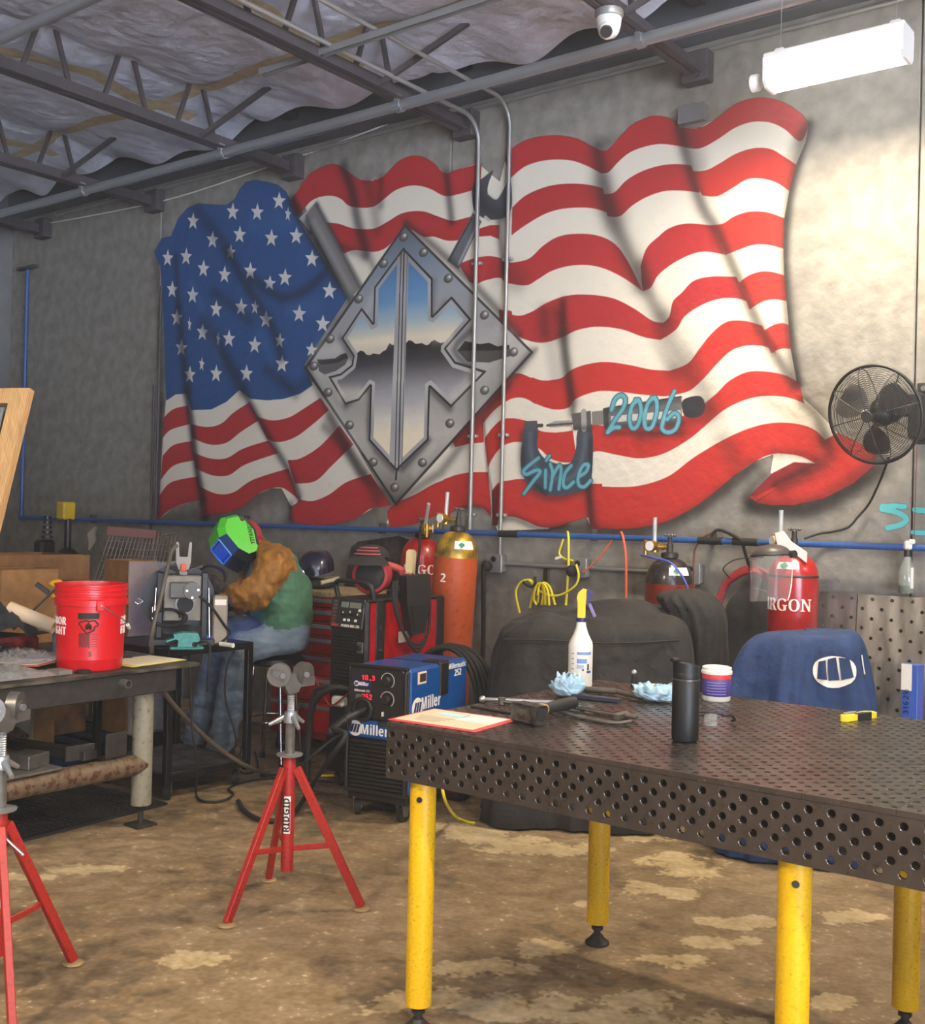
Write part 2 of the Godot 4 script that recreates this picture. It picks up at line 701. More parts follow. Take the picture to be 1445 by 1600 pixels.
func textures():
	T.soft = noise_tex(1, 0.01, 4, 0.82, 1.0)
	T.blotch = noise_tex(2, 0.006, 5, 0.45, 1.0, 512, FastNoiseLite.TYPE_SIMPLEX_SMOOTH, Vector2(1, 1), 1.6)
	T.fine = noise_tex(3, 0.09, 3, 0.8, 1.0)
	T.speck = noise_tex(4, 0.05, 4, 0.25, 1.0, 512, FastNoiseLite.TYPE_SIMPLEX_SMOOTH, Vector2(1, 1), 3.0)
	T.streak = noise_tex(5, 0.02, 4, 0.7, 1.0, 512, FastNoiseLite.TYPE_SIMPLEX_SMOOTH, Vector2(3, 0.5), 1.4)
	T.rough = noise_tex(6, 0.012, 5, 0.7, 1.0)
	T.grit = bump_tex(7, 0.06, 4, 6.0)
	T.plaster = bump_tex(8, 0.018, 5, 10.0)
	T.cloth = bump_tex(9, 0.012, 4, 8.0)
	T.wrinkle = bump_tex(10, 0.008, 5, 14.0, 512, Vector2(1, 1))
	T.plaster2 = tile_normal()
	T.yellow_wear = wear_tex(31, rgb(255, 255, 255), rgb(150, 120, 80), 196)
	T.rust_paint = wear_tex(33, rgb(255, 255, 255), rgb(150, 100, 84), 192, 512, 0.03)
	T.pipe_wear = wear_tex(34, rgb(255, 255, 255), rgb(180, 150, 116), 186, 512, 0.02)
	T.pipe_rust = wear_tex(35, rgb(255, 255, 255), rgb(176, 124, 92), 150, 512, 0.02)
	T.red_wear = wear_tex(36, rgb(255, 255, 255), rgb(130, 110, 100), 190, 512, 0.04)
	T.leather = noise_tex(37, 0.008, 4, 0.62, 1.0)
	T.denim = noise_tex(38, 0.006, 3, 0.72, 1.0)
	T.bandana = wear_tex(39, rgb(255, 255, 255), rgb(60, 40, 40), 150, 256, 0.05)
	T.alu_streak = noise_tex(40, 0.01, 4, 0.6, 1.0, 512, FastNoiseLite.TYPE_SIMPLEX_SMOOTH, Vector2(2, 0.5), 1.3)
	T.weave = bump_tex(11, 0.25, 1, 3.0)

func materials():
	M.wall = mat(rgb(142, 138, 130), 0.8, 0.0, {"tex": "soft", "bump": "plaster", "bs": 0.22, "s": 1.3, "world": true, "spec": 0.4})
	M.wall_plain = mat(rgb(120, 120, 120), 0.85, 0.0, {"tex": "soft", "s": 0.4})
	M.deck = mat(rgb(96, 98, 104), 0.8, 0.0, {"tex": "soft", "s": 0.4})
	M.sheet = mat(rgb(218, 224, 240), 0.38, 0.0, {"tex": "soft", "bump": "wrinkle", "bs": 0.9, "s": 1.1, "world": true, "spec": 0.6})
	M.tape = mat(rgb(196, 176, 138), 0.6, 0.0, {"tex": "soft", "s": 2.0, "world": true})
	M.joist = mat(rgb(74, 68, 70), 0.65, 0.0, {"tex": "soft", "s": 2.0})
	M.galv = mat(rgb(176, 180, 184), 0.34, 0.75)
	M.conduit = mat(rgb(150, 150, 148), 0.42, 0.5)
	M.chrome = mat(rgb(205, 205, 205), 0.14, 1.0)
	M.steel = mat(rgb(128, 124, 118), 0.42, 0.7, {"tex": "soft", "s": 3.0})
	M.dark_steel = mat(rgb(66, 62, 58), 0.5, 0.4, {"tex": "soft", "s": 4.0})
	M.raw_steel = mat(rgb(112, 108, 100), 0.55, 0.4, {"tex": "soft", "s": 5.0})
	M.black = mat(rgb(26, 25, 25), 0.5, 0.0, {"tex": "soft", "s": 4.0})
	M.black_paint = mat(rgb(24, 23, 24), 0.42, 0.0, {"tex": "blotch", "s": 3.0})
	M.rubber = mat(rgb(30, 29, 28), 0.75, 0.0, {"tex": "soft", "s": 6.0})
	M.plastic = mat(rgb(34, 33, 33), 0.45)
	M.white = mat(rgb(225, 224, 218), 0.45)
	M.paper = mat(rgb(238, 236, 228), 0.8)
	M.blue_pipe = mat(rgb(48, 92, 158), 0.4, 0.0, {"tex": "soft", "s": 5.0})
	M.red = mat(rgb(172, 26, 26), 0.35, 0.0, {"tex": "soft", "s": 4.0})
	M.brass = mat(rgb(200, 160, 70), 0.3, 0.9)
	M.print_white = mat(rgb(236, 232, 224), 0.6)
	M.print_black = mat(rgb(20, 20, 20), 0.6)

# ---------------------------------------------------------------- lamps
func led_fixture(at: Vector3, energy: float, label: String) -> void:
	if not M.has("lens"):
		M.lens = mat(rgb(255, 252, 246), 0.5, 0.0, {"glow": 6.0, "glow_c": Color(1.0, 0.975, 0.92)})
	var t := thing("strip_light", label, "light", at, 0.0, "strip lights on wires")
	var body := mb()
	body.box(Vector3(0, 0.135, 0), Vector3(0.63, 0.03, 0.15), 0.006)
	obj("housing", body, M.white, t)
	var lens := mb()
	var prof := PackedVector2Array([Vector2(-0.075, 0.118), Vector2(-0.072, 0.03), Vector2(-0.062, 0.008), Vector2(-0.045, 0.0), Vector2(0.045, 0.0), Vector2(0.062, 0.008), Vector2(0.072, 0.03), Vector2(0.075, 0.118)])
	var tr := Transform3D(Basis(Vector3.UP, PI / 2), Vector3(0.3, 0, 0))
	lens.slab(prof, 0.6, tr)
	obj("lens_tube_light", lens, M.lens, t)
	for s in [-1.0, 1.0]:
		var cap := mb()
		cap.slab(PackedVector2Array([Vector2(-0.078, 0.13), Vector2(-0.075, 0.02), Vector2(-0.05, -0.004), Vector2(0.05, -0.004), Vector2(0.075, 0.02), Vector2(0.078, 0.13)]), 0.014, Transform3D(Basis(Vector3.UP, PI / 2), Vector3(0.307 * s + 0.007, 0, 0)))
		obj("end_cap", cap, M.white, t)
		var clip := mb()
		clip.box(Vector3(0.26 * s, 0.165, 0), Vector3(0.05, 0.035, 0.05), 0.008)
		obj("hanger_clip", clip, M.white, t)
		var wire := mb()
		wire.cyl(Vector3(0.26 * s, 0.18, 0), Vector3(0.26 * s, 4.44 - at.y, 0), 0.002, 0.002, 5)
		obj("hanging_wire", wire, M.conduit, t)
	var sensor := mb()
	sensor.lathe(PackedVector2Array([Vector2(0, 0), Vector2(0.03, 0.005), Vector2(0.04, 0.02), Vector2(0.04, 0.05), Vector2(0, 0.052)]), 20, Vector3(-0.345, 0.05, 0), Basis(Vector3.BACK, PI / 2))
	obj("sensor_knob", sensor, M.white, t)
	var l := AreaLight3D.new()
	l.name = "downward_glow"
	l.area_size = Vector2(0.58, 0.1)
	l.area_normalize_energy = true
	l.light_energy = energy
	l.light_color = Color(1.0, 0.93, 0.81)
	l.shadow_enabled = true
	l.area_range = 20.0
	l.rotation = Vector3(-PI / 2, 0, 0)
	l.position = Vector3(0, -0.006, 0)
	t.add_child(l)
	for s in [-1.0, 1.0]:
		var g := AreaLight3D.new()
		g.name = "side_glow"
		g.area_size = Vector2(0.58, 0.08)
		g.area_normalize_energy = true
		g.light_energy = energy * (0.25 if s > 0.0 else 0.03)
		g.light_color = Color(1.0, 0.93, 0.81)
		g.shadow_enabled = true
		g.area_range = 20.0
		g.rotation = Vector3(0, 0.0 if s < 0 else PI, 0)
		g.position = Vector3(0, 0.07, 0.082 * s)
		t.add_child(g, true)

# ---------------------------------------------------------------- shell
func room() -> void:
	floor_slab()
	# mural wall: cast concrete panels with open joints
	var w := struct("wall_back", mb().box(Vector3(-2.5, 2.27, WZ - 0.16), Vector3(15.6, 4.6, 0.2), 0.0), mat(rgb(52, 50, 48), 0.9))
	var edges := [-10.3, -7.53, -4.52, -1.575, 1.4, 5.3]
	for i in edges.size() - 1:
		var m := mb()
		var x0: float = edges[i] + 0.004
		var x1: float = edges[i + 1] - 0.004
		m.box(Vector3((x0 + x1) / 2, 2.27, WZ - 0.035), Vector3(x1 - x0, 4.6, 0.07), 0.006)
		obj("concrete_panel", m, M.wall, w)
	struct("wall_left", mb().box(Vector3(-9.85, 2.27, -0.4), Vector3(0.2, 4.6, 10.8), 0.0), M.wall_plain)
	# wall beyond the right of the frame, its unseen doorway added for ceiling light
	var wr := mb()
	wr.box(Vector3(5.2, 2.27, -3.15), Vector3(0.2, 4.6, 5.3), 0.0)
	wr.box(Vector3(5.2, 2.27, 4.85), Vector3(0.2, 4.6, 0.5), 0.0)
	wr.box(Vector3(5.2, 4.05, 2.05), Vector3(0.2, 1.04, 5.1), 0.0)
	struct("wall_right", wr, M.wall_plain)
	struct("wall_front", mb().box(Vector3(-2.5, 2.27, 5.1), Vector3(15.2, 4.6, 0.2), 0.0), M.wall_plain)
	var ceil_ := struct("ceiling", mb().box(Vector3(-2.4, 4.65, -0.4), Vector3(15.4, 0.2, 11.2), 0.0), M.deck)
	insulation(ceil_)
	ledger()
	for x in [-9.17, -7.56, -5.95, -4.365, -2.755, -1.15, 0.46, 2.07]:
		joist(x)
	services()

func sag(x: float, z: float) -> float:
	# facing sheet held up along the joists, hanging in between
	var k := (x + 4.365) / 1.605
	var f: float = k - floorf(k)
	var b := sin(PI * f)
	var pz := (z + 4.21) / 0.55
	var g := absf(sin(PI * pz))
	var y := 4.325 - 0.085 * pow(b, 0.6) - 0.035 * g * (1.0 - b) 
	y += 0.02 * sin(x * 3.1 + z * 2.3) * b + 0.012 * sin(x * 7.7 - z * 5.1) * b
	var e := clampf((-4.85 - z) / 0.45, 0.0, 1.0)      # sinking a little at the wall end
	return y - e * 0.07 + 0.03 * sin(x * 9.0) * e

func insulation(ceil_: Node) -> void:
	var rows := []
	var nx := 300
	var nz := 150
	for j in nz + 1:
		var row := PackedVector3Array()
		var z := lerpf(-5.3, 4.9, pow(float(j) / nz, 1.6))
		for i in nx + 1:
			var x := lerpf(-9.7, 5.0, float(i) / nx)
			row.append(Vector3(x, sag(x, z), z + (0.06 * sin(x * 2.1) + 0.03 * sin(x * 5.3)) * clampf((-4.9 - z) / 0.3, 0, 1)))
		rows.append(row)
	obj("insulation_sheet", mb().grid(rows, Vector3.DOWN), M.sheet, ceil_)
	# tan seam tapes that follow the sheet
	for x in [-9.6, -8.0, -6.42, -4.83, -3.2, -1.6]:
		tape_strip(ceil_, Vector2(x + 0.14, -5.0), Vector2(x - 0.1, 1.0), 0.06)
	for z in [-4.75, -3.0, -1.2]:
		tape_strip(ceil_, Vector2(-9.5, z), Vector2(0.5, z + 0.1), 0.05)

func tape_strip(ceil_: Node, a: Vector2, b: Vector2, half: float) -> void:
	var rows := []
	var n := 90
	var d := (b - a).normalized()
	var s := Vector2(-d.y, d.x)
	for i in n + 1:
		var p := a.lerp(b, float(i) / n) + s * 0.07 * sin(i * 0.35)
		var row := PackedVector3Array()
		for k in 3:
			var q := p + s * half * (k - 1.0)
			row.append(Vector3(q.x, sag(q.x, q.y) - 0.004, q.y))
		rows.append(row)
	obj("seam_tape", mb().grid(rows, Vector3.DOWN), M.tape, ceil_)

func ledger() -> void:
	# steel angle that carries the joist ends along the wall
	var m := mb()
	m.box(Vector3(-2.4, 4.3, WZ + 0.03), Vector3(15.0, 0.3, 0.05), 0.004)
	m.box(Vector3(-2.4, 4.16, WZ + 0.07), Vector3(15.0, 0.02, 0.13), 0.003)
	struct("trim_1", m, M.deck)

func joist(x: float) -> void:
	var o := thing("bar_joist", "dark steel bar joist carrying the roof, its webs meeting the white sheet", "joist", Vector3(x, 3.95, 0), 0.0, "bar joists under the roof")
	var chord := mb()
	for s in [-1.0, 1.0]:
		chord.box(Vector3(0.006 * s + 0.022 * s, 0.006, -0.4), Vector3(0.044, 0.008, 10.5), 0.002)
		chord.box(Vector3(0.009 * s, 0.045, -0.4), Vector3(0.007, 0.08, 10.5), 0.002)
	obj("bottom_chord", chord, M.joist, o)
	var top := mb()
	top.box(Vector3(0, 0.42, -0.4), Vector3(0.09, 0.05, 10.5), 0.002)
	obj("top_chord", top, M.joist, o)
	for k in 18:
		var zc := -4.76 + 0.55 * k
		for s in [-1.0, 1.0]:
			var web := mb()
			web.bar(Vector3(0, 0.03, zc + 0.165 * s), Vector3(0, 0.42, zc + 0.035 * s), 0.026, 0.026, Vector3.RIGHT)
			obj("web", web, M.joist, o)
	var strut := mb()
	strut.bar(Vector3(0, 0.03, -4.8), Vector3(0.55, 0.32, -4.95), 0.03, 0.03)
	obj("brace", strut, M.joist, o)
	var br := mb()
	br.box(Vector3(0, 0.05, WZ + 0.05), Vector3(0.16, 0.17, 0.09), 0.006)
	br.cyl(Vector3(0.02, 0.0, WZ + 0.09), Vector3(0.02, 0.0, WZ + 0.105), 0.018, 0.018, 8)
	obj("seat_bracket", br, M.joist, o)
	o.set_meta("kind", "structure")

func services() -> void:
	# large pipe clamped under the joists
	var p := thing("overhead_pipe", "bright galvanized pipe clamped under the roof joists, running along the mural wall", "pipe", Vector3(-2.4, 3.925, -5.0))
	obj("pipe", mb().cyl(Vector3(-7.3, 0, 0), Vector3(7.0, 0, 0), 0.032, 0.032, 20), M.galv, p)
	for x in [-7.56, -5.95, -4.365, -2.755, -1.15]:
		var c := mb()
		c.pipe(Vector3(x + 2.4 - 0.02, 0, 0), Vector3(x + 2.4 + 0.02, 0, 0), 0.04, 0.032, 16)
		c.box(Vector3(x + 2.4, 0.04, 0.02), Vector3(0.03, 0.04, 0.05), 0.003)
		c.cyl(Vector3(x + 2.4 - 0.03, -0.03, 0.03), Vector3(x + 2.4 + 0.035, -0.03, 0.03), 0.009, 0.009, 8)
		obj("clamp", c, M.galv, p)
	# strut channel that ends in mid air
	var s0 := at_depth(399, 136, 6.35)
	var st := mb()
	for k in [-1.0, 1.0]:
		st.box(Vector3(2.6, 0.0, 0.018 * k), Vector3(5.2, 0.04, 0.004), 0.001)
	st.box(Vector3(2.6, 0.018, 0), Vector3(5.2, 0.004, 0.04), 0.001)
	var so := obj("strut_channel", st, M.conduit)
	so.position = Vector3(s0.x, 4.0, s0.z * 4.0 / s0.y * 0.985)
	tag(so, "grey strut channel under the white roof sheet, its open end past the joist", "channel")
	# pipe nearer the middle of the hall
	var q := obj("sprinkler_pipe", mb().cyl(Vector3(-6, 0, 0), Vector3(6, 0, 0), 0.03, 0.03, 16), M.galv)
	q.position = Vector3(-4.0, 3.9, -3.08)
	tag(q, "grey sprinkler pipe crossing below the joists where the sheet is smooth", "pipe")
	# two conduits that follow a joist to the wall and drop down it
	var zc := WZ + 0.035
	drop_conduit(-4.27, 4.02, 0.014, zc, 1.405, "bright round conduit bending from the roof down across the emblem diamond")
	drop_conduit(-4.03, 4.08, 0.0125, zc, 1.16, "dull red-smeared conduit bending down the wall beside the emblem, ending at the switch box")
	# thin cables and conduit along the ledger
	var w := obj("white_cable", mb().tube(curve([on_z(60, 352, WZ + 0.02), on_z(250, 315, WZ + 0.02), on_z(410, 264, WZ + 0.02), on_z(530, 222, WZ + 0.02), on_z(640, 180, WZ + 0.02)], 6), 0.006, 6), M.white)
	tag(w, "loose white cable drooping along the top of the wall", "cable")
	var lc := obj("ledger_conduit", mb().cyl(Vector3(-9.0, 4.1, WZ + 0.03), Vector3(4.5, 4.1, WZ + 0.03), 0.012, 0.012, 10), M.conduit)
	tag(lc, "thin grey conduit running level along the top of the wall", "conduit")
	var jb := thing("junction_box", "grey square junction box under a joist seat, above the red stripe", "box", on_z(1086, 181, WZ))
	obj("box", mb().box(Vector3(0, 0, 0.025), Vector3(0.15, 0.09, 0.05), 0.005), M.wall_plain, jb)
	obj("lid", mb().box(Vector3(0, 0.0, 0.053), Vector3(0.16, 0.1, 0.006), 0.002), M.wall_plain, jb)
	# turret camera on the joist
	var cp := Vector3(-2.755, 3.95, -4.68)
	var sc := thing("security_camera", "white turret security camera fixed under a roof joist", "camera", cp)
	obj("mount_plate", mb().lathe(PackedVector2Array([Vector2(0.0, -0.03), Vector2(0.065, -0.03), Vector2(0.07, -0.02), Vector2(0.07, 0.0), Vector2(0, 0.0)]), 24), M.conduit, sc)
	obj("shell", mb().lathe(PackedVector2Array([Vector2(0, -0.125), Vector2(0.035, -0.12), Vector2(0.05, -0.1), Vector2(0.058, -0.07), Vector2(0.062, -0.035), Vector2(0.055, -0.028), Vector2(0, -0.028)]), 28), M.white, sc)
	var ball := mb()
	ball.ball(Vector3(0.005, -0.1, 0.025), Vector3(0.043, 0.043, 0.043), 20)
	obj("eyeball", ball, M.white, sc)
	var look := Vector3(0.35, -0.55, 0.75).normalized()
	obj("lens", mb().cyl(Vector3(0.005, -0.1, 0.025) + look * 0.03, Vector3(0.005, -0.1, 0.025) + look * 0.052, 0.03, 0.026, 20), M.plastic, sc)

func drop_conduit(x: float, y: float, r: float, zc: float, bottom: float, label: String) -> void:
	var o := thing("conduit", label, "conduit", Vector3(x, 0, 0))
	var pts := [Vector3(0, y, 1.0), Vector3(0, y, -2.5), Vector3(0, y, zc + 0.16)]
	var p := PackedVector3Array([Vector3(0, y, 1.0), Vector3(0, y, -3.0), Vector3(0, y, zc + 0.16)])
	for k in range(1, 9):
		var a := PI / 2 * k / 8.0
		p.append(Vector3(0, y - 0.16 + 0.16 * cos(a), zc + 0.16 - 0.16 * sin(a)))
	p.append(Vector3(0, bottom, zc))
	obj("tube", mb().tube(p, r, 12), M.conduit, o)
	for yy in [3.1, 2.0, 1.5]:
		if yy > bottom:
			obj("strap", mb().box(Vector3(0, yy, zc - 0.01), Vector3(0.07, 0.02, 0.03), 0.003), M.conduit, o)

# ---------------------------------------------------------------- floor
func floor_slab() -> void:
	var W := 1600
	var Hh := 1280
	var x0 := -7.6
	var z0 := -5.8
	var sc := 200.0      # texels per metre: 8 m x 6.4 m, tiled beyond
	var mask := Image.create(W / 4, Hh / 4, false, Image.FORMAT_L8)
	# pale flaked coating, where the photograph shows it: u, v, half length, half width, tilt
	var spots := [
		[740, 1300, 0.22, 0.09, -0.2], [850, 1325, 0.3, 0.07, 0.1], [790, 1312, 0.25, 0.05, 0.2], [880, 1330, 0.15, 0.05, 0.1], [1000, 1300, 0.18, 0.1, 0.0], [1060, 1345, 0.2, 0.1, 0.4], [1075, 1360, 0.16, 0.08, 0.2],
		[1170, 1440, 0.22, 0.05, 0.1], [1330, 1430, 0.13, 0.07, 0.3], [1060, 1395, 0.1, 0.06, 0.0], [1000, 1385, 0.12, 0.06, 0.0],
		[850, 1480, 0.12, 0.06, 0.3], [760, 1510, 0.2, 0.07, 0.2], [640, 1560, 0.2, 0.06, 0.3], [800, 1570, 0.26, 0.07, 0.1], [960, 1590, 0.2, 0.05, 0.0], [1050, 1500, 0.16, 0.05, 0.1],
		[300, 1497, 0.15, 0.05, 0.1], [130, 1355, 0.18, 0.05, 0.0], [40, 1368, 0.13, 0.03, 0.0], [1120, 1470, 0.16, 0.04, 0.2], [930, 1410, 0.1, 0.03, 0.0],
		[1130, 1600, 0.2, 0.06, 0.0], [1300, 1560, 0.1, 0.05, 0.3], [700, 1290, 0.12, 0.05, 0.0], [1010, 1560, 0.14, 0.06, 0.3],
	]
	for s in spots:
		var c := on_y(s[0], s[1], 0.0)
		var cx := (c.x - x0) * sc / 4
		var cy := (c.z - z0) * sc / 4
		var rx: float = s[2] * sc / 4
		var ry: float = s[3] * sc / 4 * 1.5
		var rm := int(maxf(rx, ry) * 1.4) + 2
		var th: float = s[4] + deg_to_rad(37.0)
		for yy in range(maxi(0, int(cy) - rm), mini(Hh / 4, int(cy) + rm)):
			for xx in range(maxi(0, int(cx) - rm), mini(W / 4, int(cx) + rm)):
				var d := Vector2(xx - cx, yy - cy).rotated(th)
				var q := sqrt(d.x * d.x / (rx * rx) + d.y * d.y / (ry * ry))
				var val := clampf(1.5 - q, 0.0, 1.0)
				if val > 0.0:
					mask.set_pixel(xx, yy, Color(maxf(mask.get_pixel(xx, yy).r, val), 0, 0))
	mask.resize(W, Hh, Image.INTERPOLATE_BILINEAR)
	var md := mask.get_data()
	var n1 := noise_im(21, 0.004, 5, W, Hh)
	var n2 := noise_im(22, 0.03, 5, W, Hh)
	var n3 := noise_im(23, 0.15, 3, W, Hh)
	var out := PackedByteArray()
	out.resize(W * Hh * 3)
	var k := 0
	for i in W * Hh:
		var a := n1[i]
		var b := n2[i]
		var c := n3[i]
		var l := 106 + ((a - 128) >> 3) + ((b - 128) >> 3) + ((c - 128) >> 3)
		var r := l + 32
		var g := l + 11
		var bl := l - 18
		var p := md[i] + (b - 128) + ((c - 128) >> 1) + ((a - 128) >> 2)
		if p > 150:
			r += 40
			g += 40
			bl += 32
			if p < 168:
				r -= 18
				g -= 18
				bl -= 18
		elif c > 196 and b > 140:
			r += 46
			g += 44
			bl += 38
		elif a + (b >> 1) < 130:
			r -= 12
			g -= 8
			bl -= 2
		out[k] = clampi(r, 0, 255)
		out[k + 1] = clampi(g, 0, 255)
		out[k + 2] = clampi(bl, 0, 255)
		k += 3
	var im := Image.create_from_data(W, Hh, false, Image.FORMAT_RGB8, out)
	var m := StandardMaterial3D.new()
	m.albedo_texture = ImageTexture.create_from_image(im)
	m.roughness = 0.62
	m.metallic_specular = 0.35
	m.normal_enabled = true
	m.normal_texture = T.grit
	m.normal_scale = 0.35
	M.floor = m
	# slab with uvs that put the texture at its place
	var s := mb()
	var lo := Vector3(-9.9, 0, -5.9)
	var hi := Vector3(5.3, 0, 5.2)
	var pts := [Vector3(lo.x, 0, lo.z), Vector3(hi.x, 0, lo.z), Vector3(hi.x, 0, hi.z), Vector3(lo.x, 0, hi.z)]
	for p in pts:
		s.add(p, Vector3.UP, Vector2((p.x - x0) * sc / W, (p.z - z0) * sc / Hh))
	s.t3(0, 1, 2)
	s.t3(0, 2, 3)
	for i in 4:
		var a: Vector3 = pts[i]
		var b: Vector3 = pts[(i + 1) % 4]
		var nn := (a + b) * 0.5 - Vector3(-2.3, 0, -0.35)
		s.quad(a, b, b - Vector3(0, 0.2, 0), a - Vector3(0, 0.2, 0), nn.normalized())
	s.quad(pts[0] - Vector3(0, 0.2, 0), pts[1] - Vector3(0, 0.2, 0), pts[2] - Vector3(0, 0.2, 0), pts[3] - Vector3(0, 0.2, 0), Vector3.DOWN)
	struct("floor", s, m)

func noise_im(seed_: int, freq: float, oct: int, w: int, h: int) -> PackedByteArray:
	var nz := FastNoiseLite.new()
	nz.seed = seed_
	nz.frequency = freq
	nz.fractal_octaves = oct
	var im := nz.get_image(w, h)
	im.convert(Image.FORMAT_L8)
	return im.get_data()

# ================================================================ flag mural, painted flat on the wall
var cv: Image                # canvas, twice the final size
var cv_w := 4096
var cv_h := 1640
const MX0 := -7.85
const MX1 := -1.3
var my1 := 4.0
var my0 := 0.0
var co := Vector2.ZERO       # offset and scale of the crop being traced
var cs := 1.0

func wp(p: Vector2) -> Vector2:          # crop pixel -> canvas pixel
	var q := on_z(co.x + p.x / cs, co.y + p.y / cs, WZ)
	return Vector2((q.x - MX0) / (MX1 - MX0) * cv_w, (my1 - q.y) / (my1 - my0) * cv_h)

func pts(a: Array) -> Array:
	var out := []
	for i in a.size() / 2:
		out.append(wp(Vector2(a[2 * i], a[2 * i + 1])))
	return out

func fill(poly: PackedVector2Array, col, clip := Rect2i()) -> void:
	var lo := 1e9
	var hi := -1e9
	for p in poly:
		lo = minf(lo, p.y)
		hi = maxf(hi, p.y)
	var n := poly.size()
	for y in range(maxi(0, int(floor(lo))), mini(cv_h - 1, int(ceil(hi))) + 1):
		var yc := y + 0.5
		var xs := PackedFloat32Array()
		for i in n:
			var a := poly[i]
			var b := poly[(i + 1) % n]
			if (a.y <= yc) != (b.y <= yc):
				xs.append(a.x + (yc - a.y) / (b.y - a.y) * (b.x - a.x))
		xs.sort()
		var c: Color = col if col is Color else col.call((yc - lo) / maxf(hi - lo, 1.0), yc)
		for k in xs.size() / 2:
			var x0 := int(round(xs[2 * k]))
			var x1 := int(round(xs[2 * k + 1]))
			if x1 > x0:
				cv.fill_rect(Rect2i(x0, y, x1 - x0, 1), c)

func poly(a: Array, col, smooth := false) -> void:
	var p := pts(a)
	if smooth:
		p.append(p[0])
		fill(curve2(p, 5), col)
	else:
		fill(PackedVector2Array(p), col)

func band(top: Array, bottom: Array, col) -> void:
	var a := curve2(pts(top), 5)
	var b := curve2(pts(bottom), 5)
	b.reverse()
	a.append_array(b)
	fill(a, col)

func stroke(a: Array, width: float, col, smooth := true) -> void:     # width in crop pixels
	var p := pts(a)
	var w := wp(Vector2(a[0] + width * 0.5, a[1])).x - wp(Vector2(a[0] - width * 0.5, a[1])).x
	var c := curve2(p, 5) if smooth and p.size() > 2 else PackedVector2Array(p)
	for i in c.size() - 1:
		var d := (c[i + 1] - c[i])
		if d.length() < 0.01:
			continue
		var s := Vector2(-d.y, d.x).normalized() * w * 0.5
		fill(PackedVector2Array([c[i] + s, c[i + 1] + s, c[i + 1] - s, c[i] - s]), col)
	for q in c:
		dot(q, w * 0.5, col)

func dot(c: Vector2, r: float, col: Color, ry := -1.0) -> void:
	if ry < 0.0:
		ry = r
	for y in range(int(c.y - ry), int(c.y + ry) + 1):
		var t := (y + 0.5 - c.y) / ry
		if absf(t) < 1.0 and y >= 0 and y < cv_h:
			var hw := r * sqrt(1.0 - t * t)
			var x0 := int(round(c.x - hw))
			var x1 := int(round(c.x + hw))
			if x1 > x0:
				cv.fill_rect(Rect2i(x0, y, x1 - x0, 1), col)

# soft airbrush strokes: [points in crop pixels, width in crop pixels, strength]
func airbrush(list: Array, col: Color) -> void:
	var k := 8
	var w := cv_w / k
	var h := cv_h / k
	var al := PackedFloat32Array()
	al.resize(w * h)
	for s in list:
		var p := pts(s[0])
		var c := curve2(p, 3) if p.size() > 2 else PackedVector2Array(p)
		for i in c.size():
			c[i] /= k
		var r: float = absf(wp(Vector2(s[0][0] + s[1], s[0][1])).x - wp(Vector2(s[0][0], s[0][1])).x) / k
		var st: float = s[2]
		var lo := c[0]
		var hi := c[0]
		for q in c:
			lo = lo.min(q)
			hi = hi.max(q)
		for y in range(maxi(0, int(lo.y - 2.2 * r)), mini(h, int(hi.y + 2.2 * r) + 2)):
			for x in range(maxi(0, int(lo.x - 2.2 * r)), mini(w, int(hi.x + 2.2 * r) + 2)):
				var q := Vector2(x + 0.5, y + 0.5)
				var d2 := 1e9
				for i in c.size() - 1:
					var a := c[i]
					var ab := c[i + 1] - a
					var t := clampf((q - a).dot(ab) / maxf(ab.length_squared(), 1e-6), 0.0, 1.0)
					d2 = minf(d2, q.distance_squared_to(a + ab * t))
				var v := st * exp(-d2 / (r * r) * 1.6)
				if v > 0.004:
					al[y * w + x] = 1.0 - (1.0 - al[y * w + x]) * (1.0 - v)
	var d := PackedByteArray()
	d.resize(w * h * 4)
	var cr := int(col.r8)
	var cg := int(col.g8)
	var cb := int(col.b8)
	for i in w * h:
		d[4 * i] = cr
		d[4 * i + 1] = cg
		d[4 * i + 2] = cb
		d[4 * i + 3] = int(255.0 * minf(al[i], 1.0))
	var im := Image.create_from_data(w, h, false, Image.FORMAT_RGBA8, d)
	im.resize(cv_w, cv_h, Image.INTERPOLATE_BILINEAR)
	cv.blend_rect(im, Rect2i(0, 0, cv_w, cv_h), Vector2i.ZERO)

func crop(x, y, s) -> void:
	co = Vector2(x, y)
	cs = s

func star(x, y, rx, ry, turn := 0.0, cut := 0) -> void:
	var a := []
	for i in 10:
		var t := -PI / 2 + PI * i / 5.0 + turn
		var r := 1.0 if i % 2 == 0 else 0.42
		a.append_array([x + cos(t) * rx * r, y + sin(t) * ry * r])
	poly(a, rgb(206, 203, 196))

